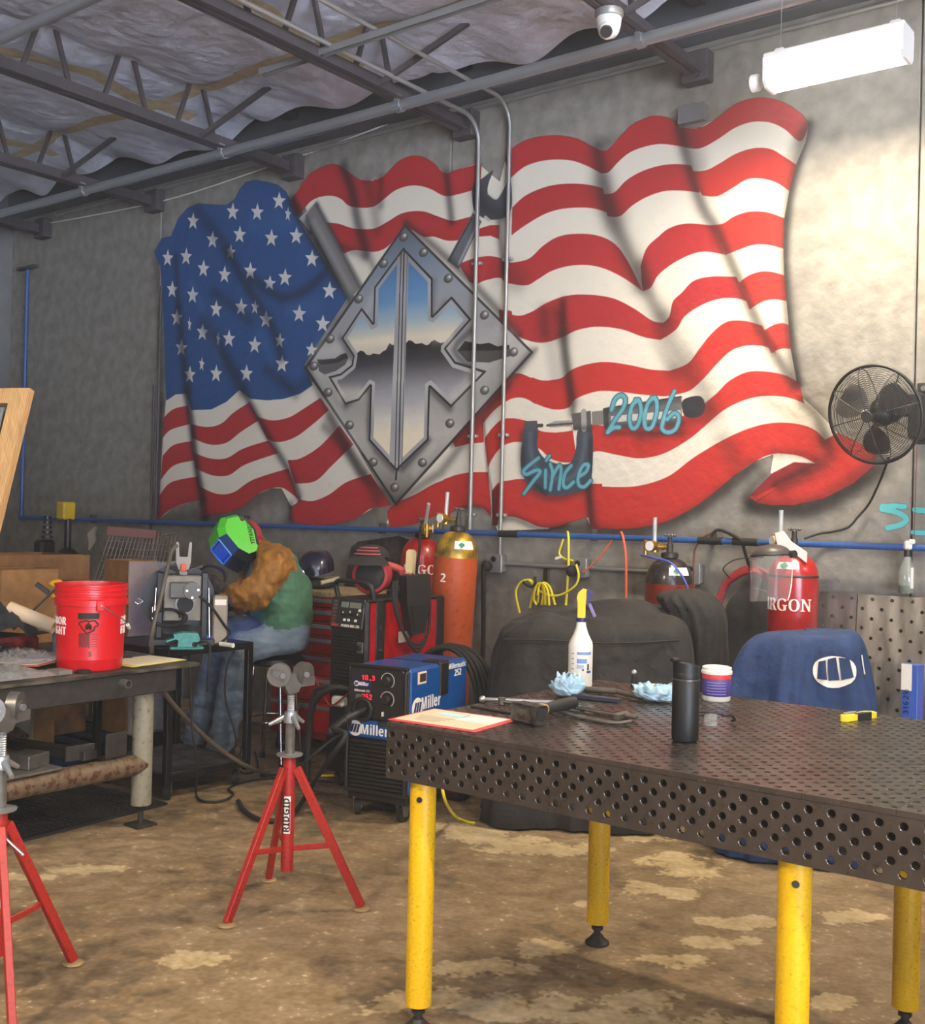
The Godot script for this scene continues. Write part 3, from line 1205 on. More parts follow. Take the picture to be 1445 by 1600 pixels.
func mural() -> void:
	my0 = my1 - (MX1 - MX0) * cv_h / cv_w
	cv = Image.create(cv_w, cv_h, false, Image.FORMAT_RGBA8)
	cv.fill(Color(0.4, 0.38, 0.36, 0.0))
	var R := rgb(164, 42, 44)
	var R2 := rgb(178, 46, 40)
	var Wt := rgb(212, 206, 190)
	var Bl := rgb(38, 74, 124)
	# ---------- painted dark haze round the cloth
	crop(230, 240, 2.667)
	airbrush([[[60, 1540, 200, 1500, 240, 1520], 30, 0.3], [[235, 1512, 400, 1480, 520, 1400, 610, 1440, 600, 1530, 720, 1556, 940, 1480], 34, 0.35], [[40, 400, 60, 900, 45, 1500], 22, 0.3]], rgb(40, 38, 38))
	crop(780, 140, 2.173)
	airbrush([[[0, 1480, 140, 1490, 300, 1490, 460, 1500, 660, 1430, 860, 1275], 30, 0.45], [[860, 1410, 1000, 1430, 1120, 1400, 1290, 1290], 40, 0.6], [[1050, 120, 985, 345, 968, 640, 1010, 990], 22, 0.4], [[330, 190, 600, 100], 14, 0.15], [[900, 1310, 840, 1380, 870, 1420], 26, 0.35]], rgb(48, 44, 40))
	# ---------- white ground of the cloth
	crop(780, 140, 2.173)
	poly([20, 240, 50, 195, 110, 165, 190, 155, 260, 165, 310, 190, 345, 208, 372, 202, 410, 160, 450, 120, 510, 92, 560, 92, 600, 110, 620, 132, 680, 130, 740, 95, 800, 50, 860, 30, 920, 30, 980, 50, 1030, 85, 1052, 122, 1040, 180, 1010, 250, 985, 345, 968, 440, 965, 540, 968, 640, 978, 740, 990, 880, 1010, 990, 1030, 1045, 1080, 1090, 1150, 1165, 1105, 1260, 950, 1345, 920, 1300, 930, 1240, 870, 1262, 800, 1310, 740, 1360, 660, 1420, 560, 1470, 460, 1490, 310, 1485, 290, 1440, 100, 1480, 0, 1450, -40, 1330, -60, 900, -20, 400], Wt)
	crop(440, 230, 3.6125)
	poly([90, 250, 150, 160, 230, 110, 300, 95, 350, 120, 420, 170, 480, 190, 550, 180, 600, 140, 660, 80, 730, 50, 800, 55, 860, 90, 920, 145, 980, 130, 1110, 90, 1300, 250, 1320, 1084, 700, 1084, 400, 830, 200, 480], Wt)
	crop(230, 240, 2.667)
	poly([80, 1000, 165, 980, 400, 970, 700, 950, 800, 1100, 1000, 1440, 1010, 1470, 940, 1480, 860, 1525, 740, 1548, 640, 1542, 595, 1520, 600, 1470, 560, 1395, 520, 1395, 460, 1420, 400, 1470, 330, 1495, 235, 1512, 225, 1440, 110, 1475, 45, 1530, 52, 1425, 65, 1185], Wt)
	crop(460, 300, 2.9625)
	poly([470, 1440, 900, 900, 1100, 700, 1180, 700, 1180, 1560, 940, 1570, 910, 1500, 850, 1455, 760, 1455, 600, 1520, 450, 1550, 425, 1530], Wt)
	# ---------- red stripes, fly end
	crop(780, 140, 2.173)
	band([20, 240, 50, 195, 110, 165, 190, 155, 260, 165, 310, 190, 345, 208], [40, 300, 90, 260, 160, 240, 240, 240, 300, 260, 347, 285], R)
	band([45, 400, 90, 360, 160, 330, 230, 320, 300, 323, 352, 335], [42, 495, 90, 460, 160, 420, 230, 403, 310, 402, 370, 418], R)
	band([40, 588, 100, 575, 150, 530, 200, 500, 260, 490, 330, 495, 390, 522, 435, 580, 487, 684], [20, 655, 90, 665, 130, 645, 180, 615, 250, 597, 330, 600, 410, 632, 487, 684], R)
	poly([-5, 590, 40, 588, 30, 662, 20, 655, -10, 620], R)
	band([0, 745, 60, 768, 110, 755, 160, 725, 230, 700, 310, 697, 390, 710, 460, 745, 520, 785, 560, 792], [0, 780, 50, 830, 110, 855, 160, 858, 215, 840, 270, 815, 340, 805, 420, 815, 490, 840, 548, 850], R)
	band([112, 977, 150, 988, 210, 980, 240, 955, 290, 935, 360, 925, 440, 935, 510, 950, 580, 955], [112, 1062, 180, 1085, 235, 1080, 260, 1050, 330, 1025, 400, 1025, 480, 1035, 565, 1042], R2)
	band([345, 208, 372, 202, 410, 160, 450, 120, 510, 92, 560, 92, 600, 110, 617, 140], [347, 284, 372, 280, 410, 240, 450, 210, 510, 190, 560, 185, 627, 195], R)
	band([350, 355, 390, 350, 430, 310, 480, 280, 540, 260, 600, 253, 652, 258], [368, 430, 410, 430, 450, 395, 500, 365, 560, 345, 620, 343, 682, 350], R)
	band([480, 600, 500, 540, 540, 500, 580, 470, 640, 455, 726, 462], [487, 684, 515, 672, 540, 630, 590, 590, 650, 560, 700, 550, 765, 560], R)
	band([557, 792, 578, 770, 590, 720, 620, 690, 660, 650, 720, 635, 805, 636], [548, 850, 600, 815, 630, 770, 680, 735, 740, 712, 800, 708, 848, 722], R)
	band([578, 955, 640, 930, 680, 880, 720, 830, 770, 790, 830, 785, 893, 802], [562, 1042, 640, 1025, 690, 985, 740, 930, 790, 885, 850, 868, 910, 875, 942, 902], R2)
	band([610, 130, 680, 130, 740, 95, 800, 50, 860, 30, 920, 30, 980, 50, 1030, 85, 1052, 122], [627, 195, 680, 200, 740, 170, 800, 130, 860, 110, 920, 112, 970, 135, 1022, 176, 1052, 122], R)
	band([647, 277, 700, 275, 750, 250, 800, 220, 860, 200, 920, 202, 970, 230, 1008, 255], [690, 360, 740, 362, 790, 335, 840, 305, 890, 302, 940, 315, 985, 345], R2)
	band([725, 460, 760, 455, 800, 430, 850, 415, 910, 417, 968, 437], [767, 562, 810, 545, 860, 528, 910, 527, 965, 540], R2)
	band([815, 655, 850, 630, 890, 618, 930, 620, 968, 632], [850, 747, 890, 722, 930, 712, 976, 718], R2)
	band([888, 826, 930, 800, 960, 793, 984, 800], [925, 896, 955, 880, 990, 880], R2)
	# lower three reds, right of the fold under the caliper
	band([690, 1072, 740, 1030, 780, 990, 840, 960, 900, 957, 970, 970, 1018, 996], [690, 1150, 760, 1090, 830, 1055, 900, 1040, 980, 1045, 1036, 1066], R2)
	band([300, 1135, 420, 1145, 560, 1130, 640, 1100, 692, 1070], [305, 1235, 340, 1228, 400, 1240, 480, 1252, 560, 1235, 640, 1190, 692, 1148], R2)
	band([302, 1345, 420, 1350, 500, 1340, 580, 1310, 660, 1250, 760, 1190, 850, 1150, 930, 1132, 1010, 1135, 1070, 1155, 1108, 1192], [308, 1482, 380, 1492, 460, 1490, 560, 1470, 660, 1420, 740, 1360, 800, 1310, 870, 1262, 930, 1237, 1000, 1240, 1040, 1252, 1078, 1272], R2)
	poly([1105, 1188, 1112, 1230, 1100, 1262, 1040, 1310, 950, 1352, 870, 1400, 848, 1384, 880, 1350, 1000, 1300, 1078, 1272], R2)
	poly([928, 1302, 1000, 1265, 1078, 1270, 1050, 1290, 950, 1340, 870, 1382, 852, 1380, 880, 1350], rgb(128, 34, 36))
	poly([1105, 1190, 1150, 1165, 1200, 1190, 1282, 1228, 1270, 1280, 1200, 1340, 1100, 1390, 1000, 1412, 920, 1412, 870, 1402, 950, 1352, 1040, 1310, 1100, 1262], R2, false)
	# ---------- between the diamond and the caliper
	crop(720, 480, 4.573)
	band([270, 30, 300, 22, 330, 22, 365, 30], [300, 90, 320, 120, 350, 140, 375, 165], R)
	band([330, 520, 380, 478, 430, 475, 490, 500, 532, 514], [160, 830, 230, 745, 300, 690, 360, 655, 430, 645, 490, 665, 532, 692], R2)
	poly([330, 520, 160, 830, 165, 965, 60, 975, -40, 1000, -60, 960, 110, 760], R2)
	band([170, 940, 220, 870, 290, 805, 360, 793, 430, 803, 480, 820, 560, 880, 640, 895, 720, 893, 800, 880], [195, 1150, 220, 1090, 280, 1010, 350, 970, 440, 965, 560, 1010, 640, 1080, 740, 1110, 830, 1100], R2)
	band([225, 1310, 270, 1255, 350, 1238, 460, 1230, 700, 1290, 900, 1260], [225, 1560, 300, 1505, 380, 1498, 470, 1530, 570, 1570, 690, 1570, 800, 1530, 915, 1500], R2)
	poly([900, 1262, 1010, 1262, 1010, 1590, 930, 1580, 915, 1500], R2)
	poly([-260, 1420, -120, 1230, -40, 1200, 60, 1180, 195, 1178, 220, 1450, 180, 1430, 100, 1420, 0, 1430, -120, 1500], R2)
	poly([222, 1315, 275, 1262, 262, 1560, 225, 1560], rgb(110, 30, 34))
	crop(460, 300, 2.9625)
	band([430, 1480, 470, 1440, 560, 1400, 650, 1350, 750, 1315, 830, 1300, 895, 1300], [440, 1552, 520, 1545, 600, 1520, 700, 1480, 760, 1455, 850, 1455, 912, 1500], R2)
	# ---------- top middle
	crop(440, 230, 3.6125)
	band([20, 330, 90, 250, 150, 160, 230, 110, 300, 95, 350, 120, 420, 170, 480, 190, 550, 180, 600, 140, 660, 80, 730, 50, 800, 55, 860, 90, 920, 145, 980, 130, 1130, 90], [60, 400, 110, 370, 160, 310, 220, 280, 290, 275, 340, 295, 380, 330, 450, 342, 520, 335, 570, 300, 640, 245, 720, 218, 790, 220, 850, 240, 920, 275, 1000, 265, 1120, 230], R)
	band([255, 425, 320, 432, 380, 452, 430, 462, 520, 460, 600, 420, 670, 378, 740, 362, 810, 365, 880, 390, 960, 415, 1020, 405, 1110, 380], [350, 602, 400, 582, 460, 585, 530, 590, 600, 560, 700, 460, 800, 505, 860, 505, 940, 528, 1020, 515, 1100, 440], R)
	band([1000, 660, 1050, 640, 1100, 625, 1170, 615, 1230, 625, 1290, 650, 1305, 655], [1060, 760, 1100, 772, 1140, 755, 1210, 738, 1260, 742, 1305, 758], R)
	poly([1115, 460, 1180, 440, 1230, 440, 1228, 520, 1180, 500, 1115, 505], R)
	# ---------- canton and stripes at the hoist
	crop(230, 240, 2.667)
	poly([30, 410, 62, 352, 100, 345, 130, 270, 170, 225, 215, 207, 270, 212, 330, 215, 365, 190, 385, 150, 410, 118, 450, 110, 500, 118, 545, 130, 580, 160, 595, 190, 610, 240, 635, 285, 835, 600, 655, 880, 690, 965, 640, 1000, 570, 1022, 500, 1028, 430, 1022, 385, 985, 330, 1035, 270, 1065, 185, 1070, 165, 1000, 120, 1003, 80, 1030, 75, 900, 70, 700, 62, 550, 55, 470], Bl)
	var hoist := [
		[[70, 1100, 110, 1065, 172, 1050], [65, 1185, 100, 1150, 180, 1127]], [[65, 1260, 110, 1215, 188, 1198], [57, 1360, 110, 1300, 198, 1278]], [[52, 1425, 100, 1370, 214, 1345], [45, 1530, 110, 1475, 228, 1440]],
		[[182, 1127, 250, 1140, 310, 1125, 360, 1080, 428, 1035], [188, 1185, 260, 1212, 330, 1205, 390, 1160, 468, 1110]], [[192, 1245, 260, 1270, 330, 1270, 400, 1230, 508, 1195], [200, 1310, 270, 1340, 340, 1340, 410, 1295, 548, 1248]],
		[[215, 1385, 290, 1418, 360, 1412, 440, 1360, 588, 1312], [232, 1512, 330, 1495, 400, 1470, 460, 1420, 520, 1395, 570, 1395, 632, 1442]],
		[[452, 1095, 520, 1112, 590, 1100, 650, 1065, 722, 1018], [500, 1190, 550, 1202, 620, 1180, 700, 1120, 758, 1068]], [[585, 1278, 640, 1270, 720, 1220, 802, 1133], [617, 1375, 700, 1365, 770, 1300, 860, 1212]],
		[[632, 1440, 690, 1448, 760, 1420, 830, 1370, 932, 1335], [592, 1520, 640, 1542, 740, 1548, 860, 1524, 940, 1474, 1014, 1462]],
	]
	for h in hoist:
		band(h[0], h[1], R)
	poly([932, 1335, 1014, 1462, 1000, 1470, 930, 1480], R)
	poly([585, 1312, 625, 1400, 636, 1450, 600, 1470, 595, 1525, 640, 1500, 640, 1440], R)
	for s in [[192, 282], [357, 243], [459, 245], [550, 198], [273, 360], [386, 338], [518, 353], [622, 343], [86, 436], [163, 430], [235, 480], [430, 490], [323, 505], [575, 517], [687, 438], [105, 567], [190, 590], [288, 648], [392, 640], [760, 572], [495, 692], [634, 668], [124, 684], [231, 745], [341, 772], [449, 798], [732, 710], [143, 810], [178, 922], [288, 918], [414, 917], [562, 877]]:
		star(s[0], s[1], 24.0 + s[0] * 0.011, 40.0, 0.06)
	for s in [[348, 410, 22], [511, 540, 28], [450, 640, 18], [553, 780, 22], [177, 712, 9], [228, 878, 13], [296, 775, 9], [685, 818, 26], [587, 253, 14]]:
		star(s[0], s[1], s[2], 34.0, 0.1)
	# folds of the cloth, sprayed dark
	airbrush([
		[[165, 990, 185, 1130, 205, 1300, 232, 1440], 18, 0.75], [[400, 985, 470, 1115, 550, 1255, 600, 1340, 632, 1430], 16, 0.6], [[130, 640, 150, 850, 168, 990], 20, 0.55], [[240, 700, 330, 860, 400, 985], 26, 0.5], [[120, 430, 130, 640], 14, 0.4],
		[[330, 400, 420, 560, 520, 720, 560, 850], 20, 0.5], [[430, 520, 560, 600, 660, 570, 740, 500], 20, 0.45], [[200, 230, 300, 350, 340, 420], 26, 0.35], [[280, 580, 360, 640, 430, 700], 22, 0.3], [[600, 200, 700, 380, 800, 540], 22, 0.5], [[500, 900, 600, 980, 680, 940], 24, 0.3], [[560, 940, 620, 1010], 16, 0.25],
		[[740, 1140, 800, 1200, 900, 1330], 22, 0.35], [[60, 1040, 50, 1500], 12, 0.3], [[230, 1450, 245, 1510], 20, 0.5], [[600, 1460, 600, 1525], 14, 0.4], [[760, 1100, 850, 1250, 960, 1440], 26, 0.35]], rgb(22, 22, 28))
	airbrush([[[180, 540, 230, 640, 300, 860], 22, 0.14], [[440, 300, 620, 280], 40, 0.1], [[600, 640, 700, 640], 40, 0.12], [[470, 760, 520, 860], 26, 0.12]], rgb(110, 150, 210))
	crop(440, 230, 3.6125)
	airbrush([[[350, 110, 400, 250, 430, 420, 480, 600], 34, 0.6], [[480, 190, 520, 330, 540, 460], 40, 0.28], [[560, 170, 560, 330], 26, 0.35], [[930, 140, 945, 280, 960, 420], 26, 0.55], [[330, 560, 480, 620, 520, 680], 24, 0.3], [[60, 290, 100, 380], 24, 0.5]], rgb(22, 20, 24))
	crop(780, 140, 2.173)
	airbrush([
		[[335, 200, 350, 300, 375, 420, 420, 520, 482, 660], 35, 0.52], [[345, 330, 395, 440], 49, 0.25], [[480, 600, 500, 680, 560, 790], 32, 0.40], [[560, 780, 590, 860, 640, 920], 49, 0.29], [[600, 950, 680, 1000, 720, 1100], 46, 0.29],
		[[612, 130, 645, 260, 690, 400, 740, 480, 815, 650, 890, 820, 1000, 1000], 25, 0.54], [[640, 150, 680, 260], 38, 0.25], [[1050, 120, 1010, 250, 985, 345, 968, 500, 968, 640, 990, 880, 1015, 1000], 26, 0.50], [[1030, 140, 990, 230], 32, 0.29], [[215, 840, 230, 960, 250, 1060], 26, 0.36], [[20, 620, 60, 650], 44, 0.25], [[200, 760, 215, 830], 32, 0.32], [[170, 850, 190, 980], 26, 0.14],
		[[1030, 1060, 1080, 1110, 1105, 1190], 29, 0.50], [[1110, 1190, 1110, 1260, 960, 1350], 35, 0.36], [[930, 1230, 1030, 1240, 1075, 1270, 940, 1340], 20, 0.29], [[860, 1405, 1000, 1418, 1150, 1370, 1280, 1260], 35, 0.36], [[300, 1345, 320, 1480], 23, 0.43], [[760, 1190, 800, 1260], 38, 0.22], [[540, 850, 580, 950], 35, 0.14], [[330, 1490, 480, 1495, 660, 1430, 860, 1270], 20, 0.25], [[30, 220, 30, 420], 20, 0.29], [[480, 1180, 600, 1150, 700, 1090], 32, 0.25], [[900, 1045, 1000, 1110, 1090, 1160], 26, 0.14]], rgb(24, 20, 20))
	crop(720, 480, 4.573)
	airbrush([[[730, -40, 735, 200, 760, 430, 790, 640, 800, 760], 34, 0.5], [[160, 800, 175, 950, 195, 1180, 222, 1320, 235, 1500], 12, 0.45], [[0, 1440, 120, 1425, 210, 1470], 22, 0.4], [[260, 1530, 380, 1510, 560, 1580, 760, 1560], 30, 0.45], [[590, 40, 600, 180], 60, 0.35], [[330, 560, 120, 780, -60, 980], 30, 0.45], [[912, 1270, 930, 1540], 26, 0.45], [[540, 300, 330, 520], 20, 0.3]], rgb(24, 20, 20))
	emblem()
	caliper()
	# graffiti beyond the flag
	crop(1080, 780, 3.959)
	var cy := rgb(78, 178, 182)
	stroke([1180, 45, 1250, 42, 1320, 45], 34, cy)
	stroke([1180, 62, 1250, 75, 1310, 100, 1330, 130, 1290, 160, 1215, 178], 36, cy)
	stroke([1385, 65, 1450, 72], 40, cy)
	stroke([1372, 205, 1480, 212], 34, cy)
	airbrush([[[1180, 45, 1320, 100, 1215, 178], 30, 0.12]], rgb(150, 145, 135))
	cv.resize(cv_w / 2, cv_h / 2, Image.INTERPOLATE_BILINEAR)
	var m := StandardMaterial3D.new()
	m.albedo_texture = ImageTexture.create_from_image(cv)
	m.transparency = BaseMaterial3D.TRANSPARENCY_ALPHA
	m.roughness = 0.62
	m.metallic_specular = 0.4
	m.normal_enabled = true
	m.normal_texture = T.plaster2
	m.normal_scale = 0.2
	m.texture_repeat = false
	M.mural = m
	var q := mb()
	var z := WZ + 0.002
	q.quad(Vector3(MX0, my0, z), Vector3(MX1, my0, z), Vector3(MX1, my1, z), Vector3(MX0, my1, z), Vector3.BACK)
	var o := obj("flag_mural", q, m)
	tag(o, "mural of a waving striped flag with a riveted diamond emblem painted on the wall", "mural")

func rivet(x, y, r) -> void:
	var c := wp(Vector2(x, y))
	var w := wp(Vector2(x + r, y)).x - c.x
	var h := wp(Vector2(x, y + r)).y - c.y
	dot(c + Vector2(-w * 0.15, h * 0.2), w * 1.35, rgb(70, 66, 62), h * 1.35)
	dot(c, w, rgb(92, 90, 88), h)
	dot(c + Vector2(w * 0.15, -h * 0.15), w * 0.75, rgb(128, 126, 122), h * 0.75)
	dot(c + Vector2(w * 0.22, -h * 0.25), w * 0.4, rgb(196, 194, 188), h * 0.4)

func ramp(stops: Array, lo: float, hi: float) -> Callable:     # colours down the wall between two photo heights
	return func(_f, y):
		var t := clampf((y - lo) / (hi - lo), 0.0, 1.0) * (stops.size() - 1)
		var i := mini(int(t), stops.size() - 2)
		return stops[i].lerp(stops[i + 1], t - i)

func emblem() -> void:
	# crossed tools behind the diamond
	crop(440, 230, 3.6125)
	poly([98, 402, 195, 308, 215, 330, 160, 440, 165, 480], rgb(166, 164, 160))
	poly([135, 385, 195, 310, 445, 790, 380, 870], rgb(112, 110, 108))
	airbrush([[[200, 320, 450, 790], 14, 0.6], [[140, 420, 380, 860], 18, 0.55], [[140, 390, 165, 480], 10, 0.4]], rgb(40, 40, 42))
	airbrush([[[185, 420, 390, 800], 20, 0.25]], rgb(190, 188, 184))
	poly([1080, 370, 1130, 420, 1000, 690, 935, 640], rgb(92, 94, 98))
	stroke([1075, 400, 945, 640], 6, rgb(34, 34, 36), false)
	stroke([1110, 430, 1000, 660], 14, rgb(140, 142, 146), false)
	poly([1075, 250, 1090, 200, 1135, 175, 1195, 130, 1170, 200, 1165, 260, 1215, 290, 1250, 240, 1290, 180, 1300, 330, 1260, 395, 1190, 410, 1130, 395, 1085, 350], rgb(66, 68, 72), true)
	airbrush([[[1100, 250, 1150, 340, 1250, 380], 40, 0.5], [[1230, 420, 1240, 560, 1260, 700], 26, 0.45]], rgb(26, 26, 30))
	stroke([1165, 262, 1215, 292, 1262, 215], 6, rgb(178, 178, 178))
	stroke([1150, 395, 1170, 412], 14, rgb(170, 168, 162))
	airbrush([[[700, 430, 860, 560, 1110, 800, 1340, 1060], 24, 0.5]], rgb(26, 24, 26))
	# the diamond plate
	crop(460, 300, 2.9625)
	var ylo := wp(Vector2(500, 150)).y
	var yhi := wp(Vector2(500, 1450)).y
	poly([512, 148, 1107, 742, 470, 1453, 45, 815], rgb(48, 46, 46))
	var steel := ramp([rgb(84, 88, 94), rgb(112, 124, 140), rgb(142, 146, 150), rgb(150, 148, 146), rgb(172, 170, 164), rgb(150, 148, 142), rgb(176, 172, 162), rgb(150, 146, 138), rgb(100, 96, 92)], ylo, yhi)
	poly([512, 164, 1092, 742, 470, 1436, 60, 815], steel)
	# dark skyline painted in the corners
	poly([105, 775, 140, 775, 190, 770, 215, 752, 240, 745, 250, 770, 235, 800, 190, 830, 140, 845, 115, 830], rgb(86, 84, 84))
	poly([105, 775, 140, 775, 190, 770, 215, 752, 240, 745, 250, 765, 200, 790, 120, 800], rgb(42, 40, 42))
	poly([755, 735, 790, 690, 860, 705, 900, 698, 940, 715, 995, 708, 1000, 760, 900, 790, 800, 785], rgb(74, 71, 68))
	poly([755, 735, 790, 690, 860, 705, 900, 698, 940, 715, 995, 708, 990, 730, 880, 735], rgb(36, 34, 34))
	airbrush([[[60, 815, 470, 1440, 1095, 745], 20, 0.4], [[700, 520, 640, 600, 640, 420], 24, 0.3], [[630, 910, 720, 1000], 20, 0.5], [[240, 985, 350, 910, 350, 1140, 460, 1280], 18, 0.5], [[620, 1150, 500, 1280], 18, 0.55], [[820, 640, 740, 730, 820, 820], 18, 0.45], [[215, 680, 265, 760], 18, 0.45]], rgb(30, 28, 30))
	airbrush([[[120, 740, 200, 720], 40, 0.35], [[300, 620, 400, 420], 26, 0.2], [[950, 640, 1000, 660], 40, 0.25], [[640, 1180, 560, 1300], 26, 0.25], [[160, 960, 300, 1200], 20, 0.25]], rgb(222, 220, 214))
	# arrow figure with its dark outline
	var fig := [505, 258, 640, 400, 640, 572, 728, 483, 820, 590, 702, 725, 745, 785, 890, 830, 725, 998, 628, 905, 622, 1148, 472, 1292, 345, 1150, 352, 900, 300, 965, 235, 985, 158, 855, 215, 840, 265, 800, 272, 760, 218, 678, 312, 535, 365, 605, 370, 440]
	var outer := []
	for i in fig.size() / 2:
		outer.append(wp(Vector2(fig[2 * i], fig[2 * i + 1])))
	poly(fig, rgb(34, 32, 34))
	var inner := Geometry2D.offset_polygon(PackedVector2Array(outer), -9.0)
	var face := Geometry2D.offset_polygon(PackedVector2Array(outer), -26.0)
	var rimc := ramp([rgb(128, 126, 126), rgb(160, 160, 162), rgb(150, 148, 148), rgb(176, 174, 170), rgb(150, 150, 152), rgb(168, 166, 166)], wp(Vector2(500, 258)).y, wp(Vector2(500, 1290)).y)
	for p in inner:
		fill(p, rimc)
	var sky := ramp([rgb(72, 106, 146), rgb(84, 126, 170), rgb(98, 140, 176), rgb(150, 170, 180), rgb(214, 202, 176), rgb(196, 188, 172)], wp(Vector2(500, 330)).y, wp(Vector2(500, 760)).y)
	for p in face:
		fill(p, sky)
	# earth half of the figure below the skyline
	var line := []
	for i in 46:
		var x := 215.0 + i * 15.0
		line.append_array([x, (752.0 if x < 440 else 708.0) - x * 0.015 + sin(i * 1.7) * 7.0 + sin(i * 0.8) * 8.0])
	line.append_array([900, 760, 900, 1300, 200, 1300, 200, 760])
	var land := PackedVector2Array(pts(line))
	var ground := ramp([rgb(36, 34, 36), rgb(58, 56, 58), rgb(110, 108, 110), rgb(150, 148, 150), rgb(172, 170, 168), rgb(206, 200, 188), rgb(224, 212, 184), rgb(230, 216, 184), rgb(224, 208, 170)], wp(Vector2(500, 715)).y, wp(Vector2(500, 1250)).y)
	for p in face:
		for q in Geometry2D.intersect_polygons(p, land):
			fill(q, ground)
	airbrush([[[280, 700, 440, 690], 26, 0.3], [[650, 690, 720, 680], 26, 0.3], [[220, 930, 300, 930], 30, 0.4], [[740, 940, 820, 850], 30, 0.3]], rgb(236, 226, 200))
	# centre bar
	poly([478, 300, 530, 300, 500, 1250, 440, 1250], rimc)
	stroke([509, 262, 505, 400, 482, 1290], 5, rgb(30, 28, 30))
	stroke([496, 275, 490, 420, 466, 1285], 4, rgb(40, 38, 40))
	stroke([526, 280, 520, 420, 498, 1275], 2.5, rgb(70, 68, 68))
	stroke([474, 1285, 470, 1330], 8, rgb(40, 38, 38))
	for r in [[508, 205], [415, 328], [600, 277], [715, 397], [300, 492], [168, 677], [92, 803], [158, 925], [257, 1076], [367, 1248], [466, 1365], [595, 1250], [722, 1068], [883, 915], [1017, 738], [882, 567]]:
		rivet(r[0], r[1], 15.5)

func caliper() -> void:
	crop(780, 580, 4.129)
	airbrush([[[150, 400, 150, 640, 250, 790, 420, 810, 590, 740], 30, 0.4], [[690, 400, 900, 400, 1180, 400], 26, 0.4]], rgb(36, 26, 28))
	# bow
	var bow := [160, 345, 250, 380, 245, 480, 290, 560, 380, 598, 460, 590, 495, 500, 510, 380, 598, 378, 600, 640, 580, 730, 500, 785, 370, 802, 260, 785, 180, 720, 140, 620, 145, 480]
	poly(bow, rgb(58, 66, 74), true)
	airbrush([[[200, 400, 205, 520, 250, 640, 400, 700, 500, 660, 545, 520, 555, 400], 22, 0.35]], rgb(120, 132, 140))
	airbrush([[[150, 500, 170, 660, 300, 790], 14, 0.5], [[590, 440, 590, 640], 14, 0.5]], rgb(20, 22, 26))
	poly([165, 322, 245, 320, 250, 375, 165, 378], rgb(72, 74, 78))
	stroke([250, 352, 275, 350], 20, rgb(60, 60, 60), false)
	poly([305, 345, 360, 322, 470, 316, 470, 356, 330, 364], rgb(150, 146, 138))
	stroke([310, 350, 470, 338], 12, rgb(70, 68, 66), false)
	poly([465, 275, 590, 255, 596, 375, 480, 380], rgb(84, 82, 80))
	stroke([545, 262, 548, 372], 34, rgb(150, 146, 140), false)
	poly([596, 262, 690, 250, 690, 345, 600, 350], rgb(118, 114, 108))
	poly([690, 240, 1175, 165, 1180, 340, 700, 372], rgb(96, 94, 94))
	poly([720, 290, 1170, 250, 1175, 300, 720, 330], rgb(186, 182, 172))
	stroke([690, 240, 1175, 165], 8, rgb(44, 42, 44), false)
	poly([670, 240, 706, 236, 706, 368, 675, 370], rgb(60, 58, 58))
	poly([1175, 205, 1205, 175, 1290, 160, 1325, 200, 1320, 265, 1270, 300, 1210, 295, 1185, 265], rgb(44, 44, 48), true)
	airbrush([[[700, 360, 1180, 335], 22, 0.5], [[700, 250, 1170, 185], 16, 0.4], [[480, 370, 596, 366], 16, 0.5]], rgb(28, 26, 28))
	var tl := rgb(92, 156, 168)
	var dk := rgb(40, 86, 104)
	for pass_ in 2:
		var c := dk if pass_ == 0 else tl
		var e := 12.0 if pass_ == 0 else 0.0
		for s in [
			[725, 250, 745, 185, 785, 155, 815, 180, 800, 240, 750, 310, 700, 395], [700, 395, 740, 365, 775, 362],
			[900, 185, 860, 220, 840, 300, 855, 365, 890, 355, 915, 270, 905, 195, 880, 185], [1005, 170, 965, 200, 935, 290, 945, 365, 985, 360, 1015, 270, 1015, 190, 985, 172], [1130, 130, 1090, 220, 1060, 310, 1050, 370, 1090, 395, 1140, 370, 1160, 300, 1130, 270, 1085, 310]]:
			stroke(s, 22 + e, c)
		for s in [
			[255, 560, 190, 610, 155, 650, 180, 665, 235, 640, 265, 650, 220, 710, 160, 790], [300, 640, 298, 750], [330, 600, 345, 660, 330, 765], [345, 680, 385, 610, 400, 640, 385, 760],
			[465, 610, 425, 660, 415, 735, 440, 750, 480, 715], [515, 680, 560, 650, 575, 605, 540, 610, 510, 680, 515, 735, 550, 745, 590, 705], [305, 575, 325, 548]]:
			stroke(s, 19 + e, c)
	airbrush([[[740, 240, 780, 180], 10, 0.3], [[860, 260, 870, 340], 10, 0.3], [[950, 240, 950, 340], 10, 0.3], [[1070, 300, 1060, 360], 10, 0.3]], rgb(180, 214, 216))

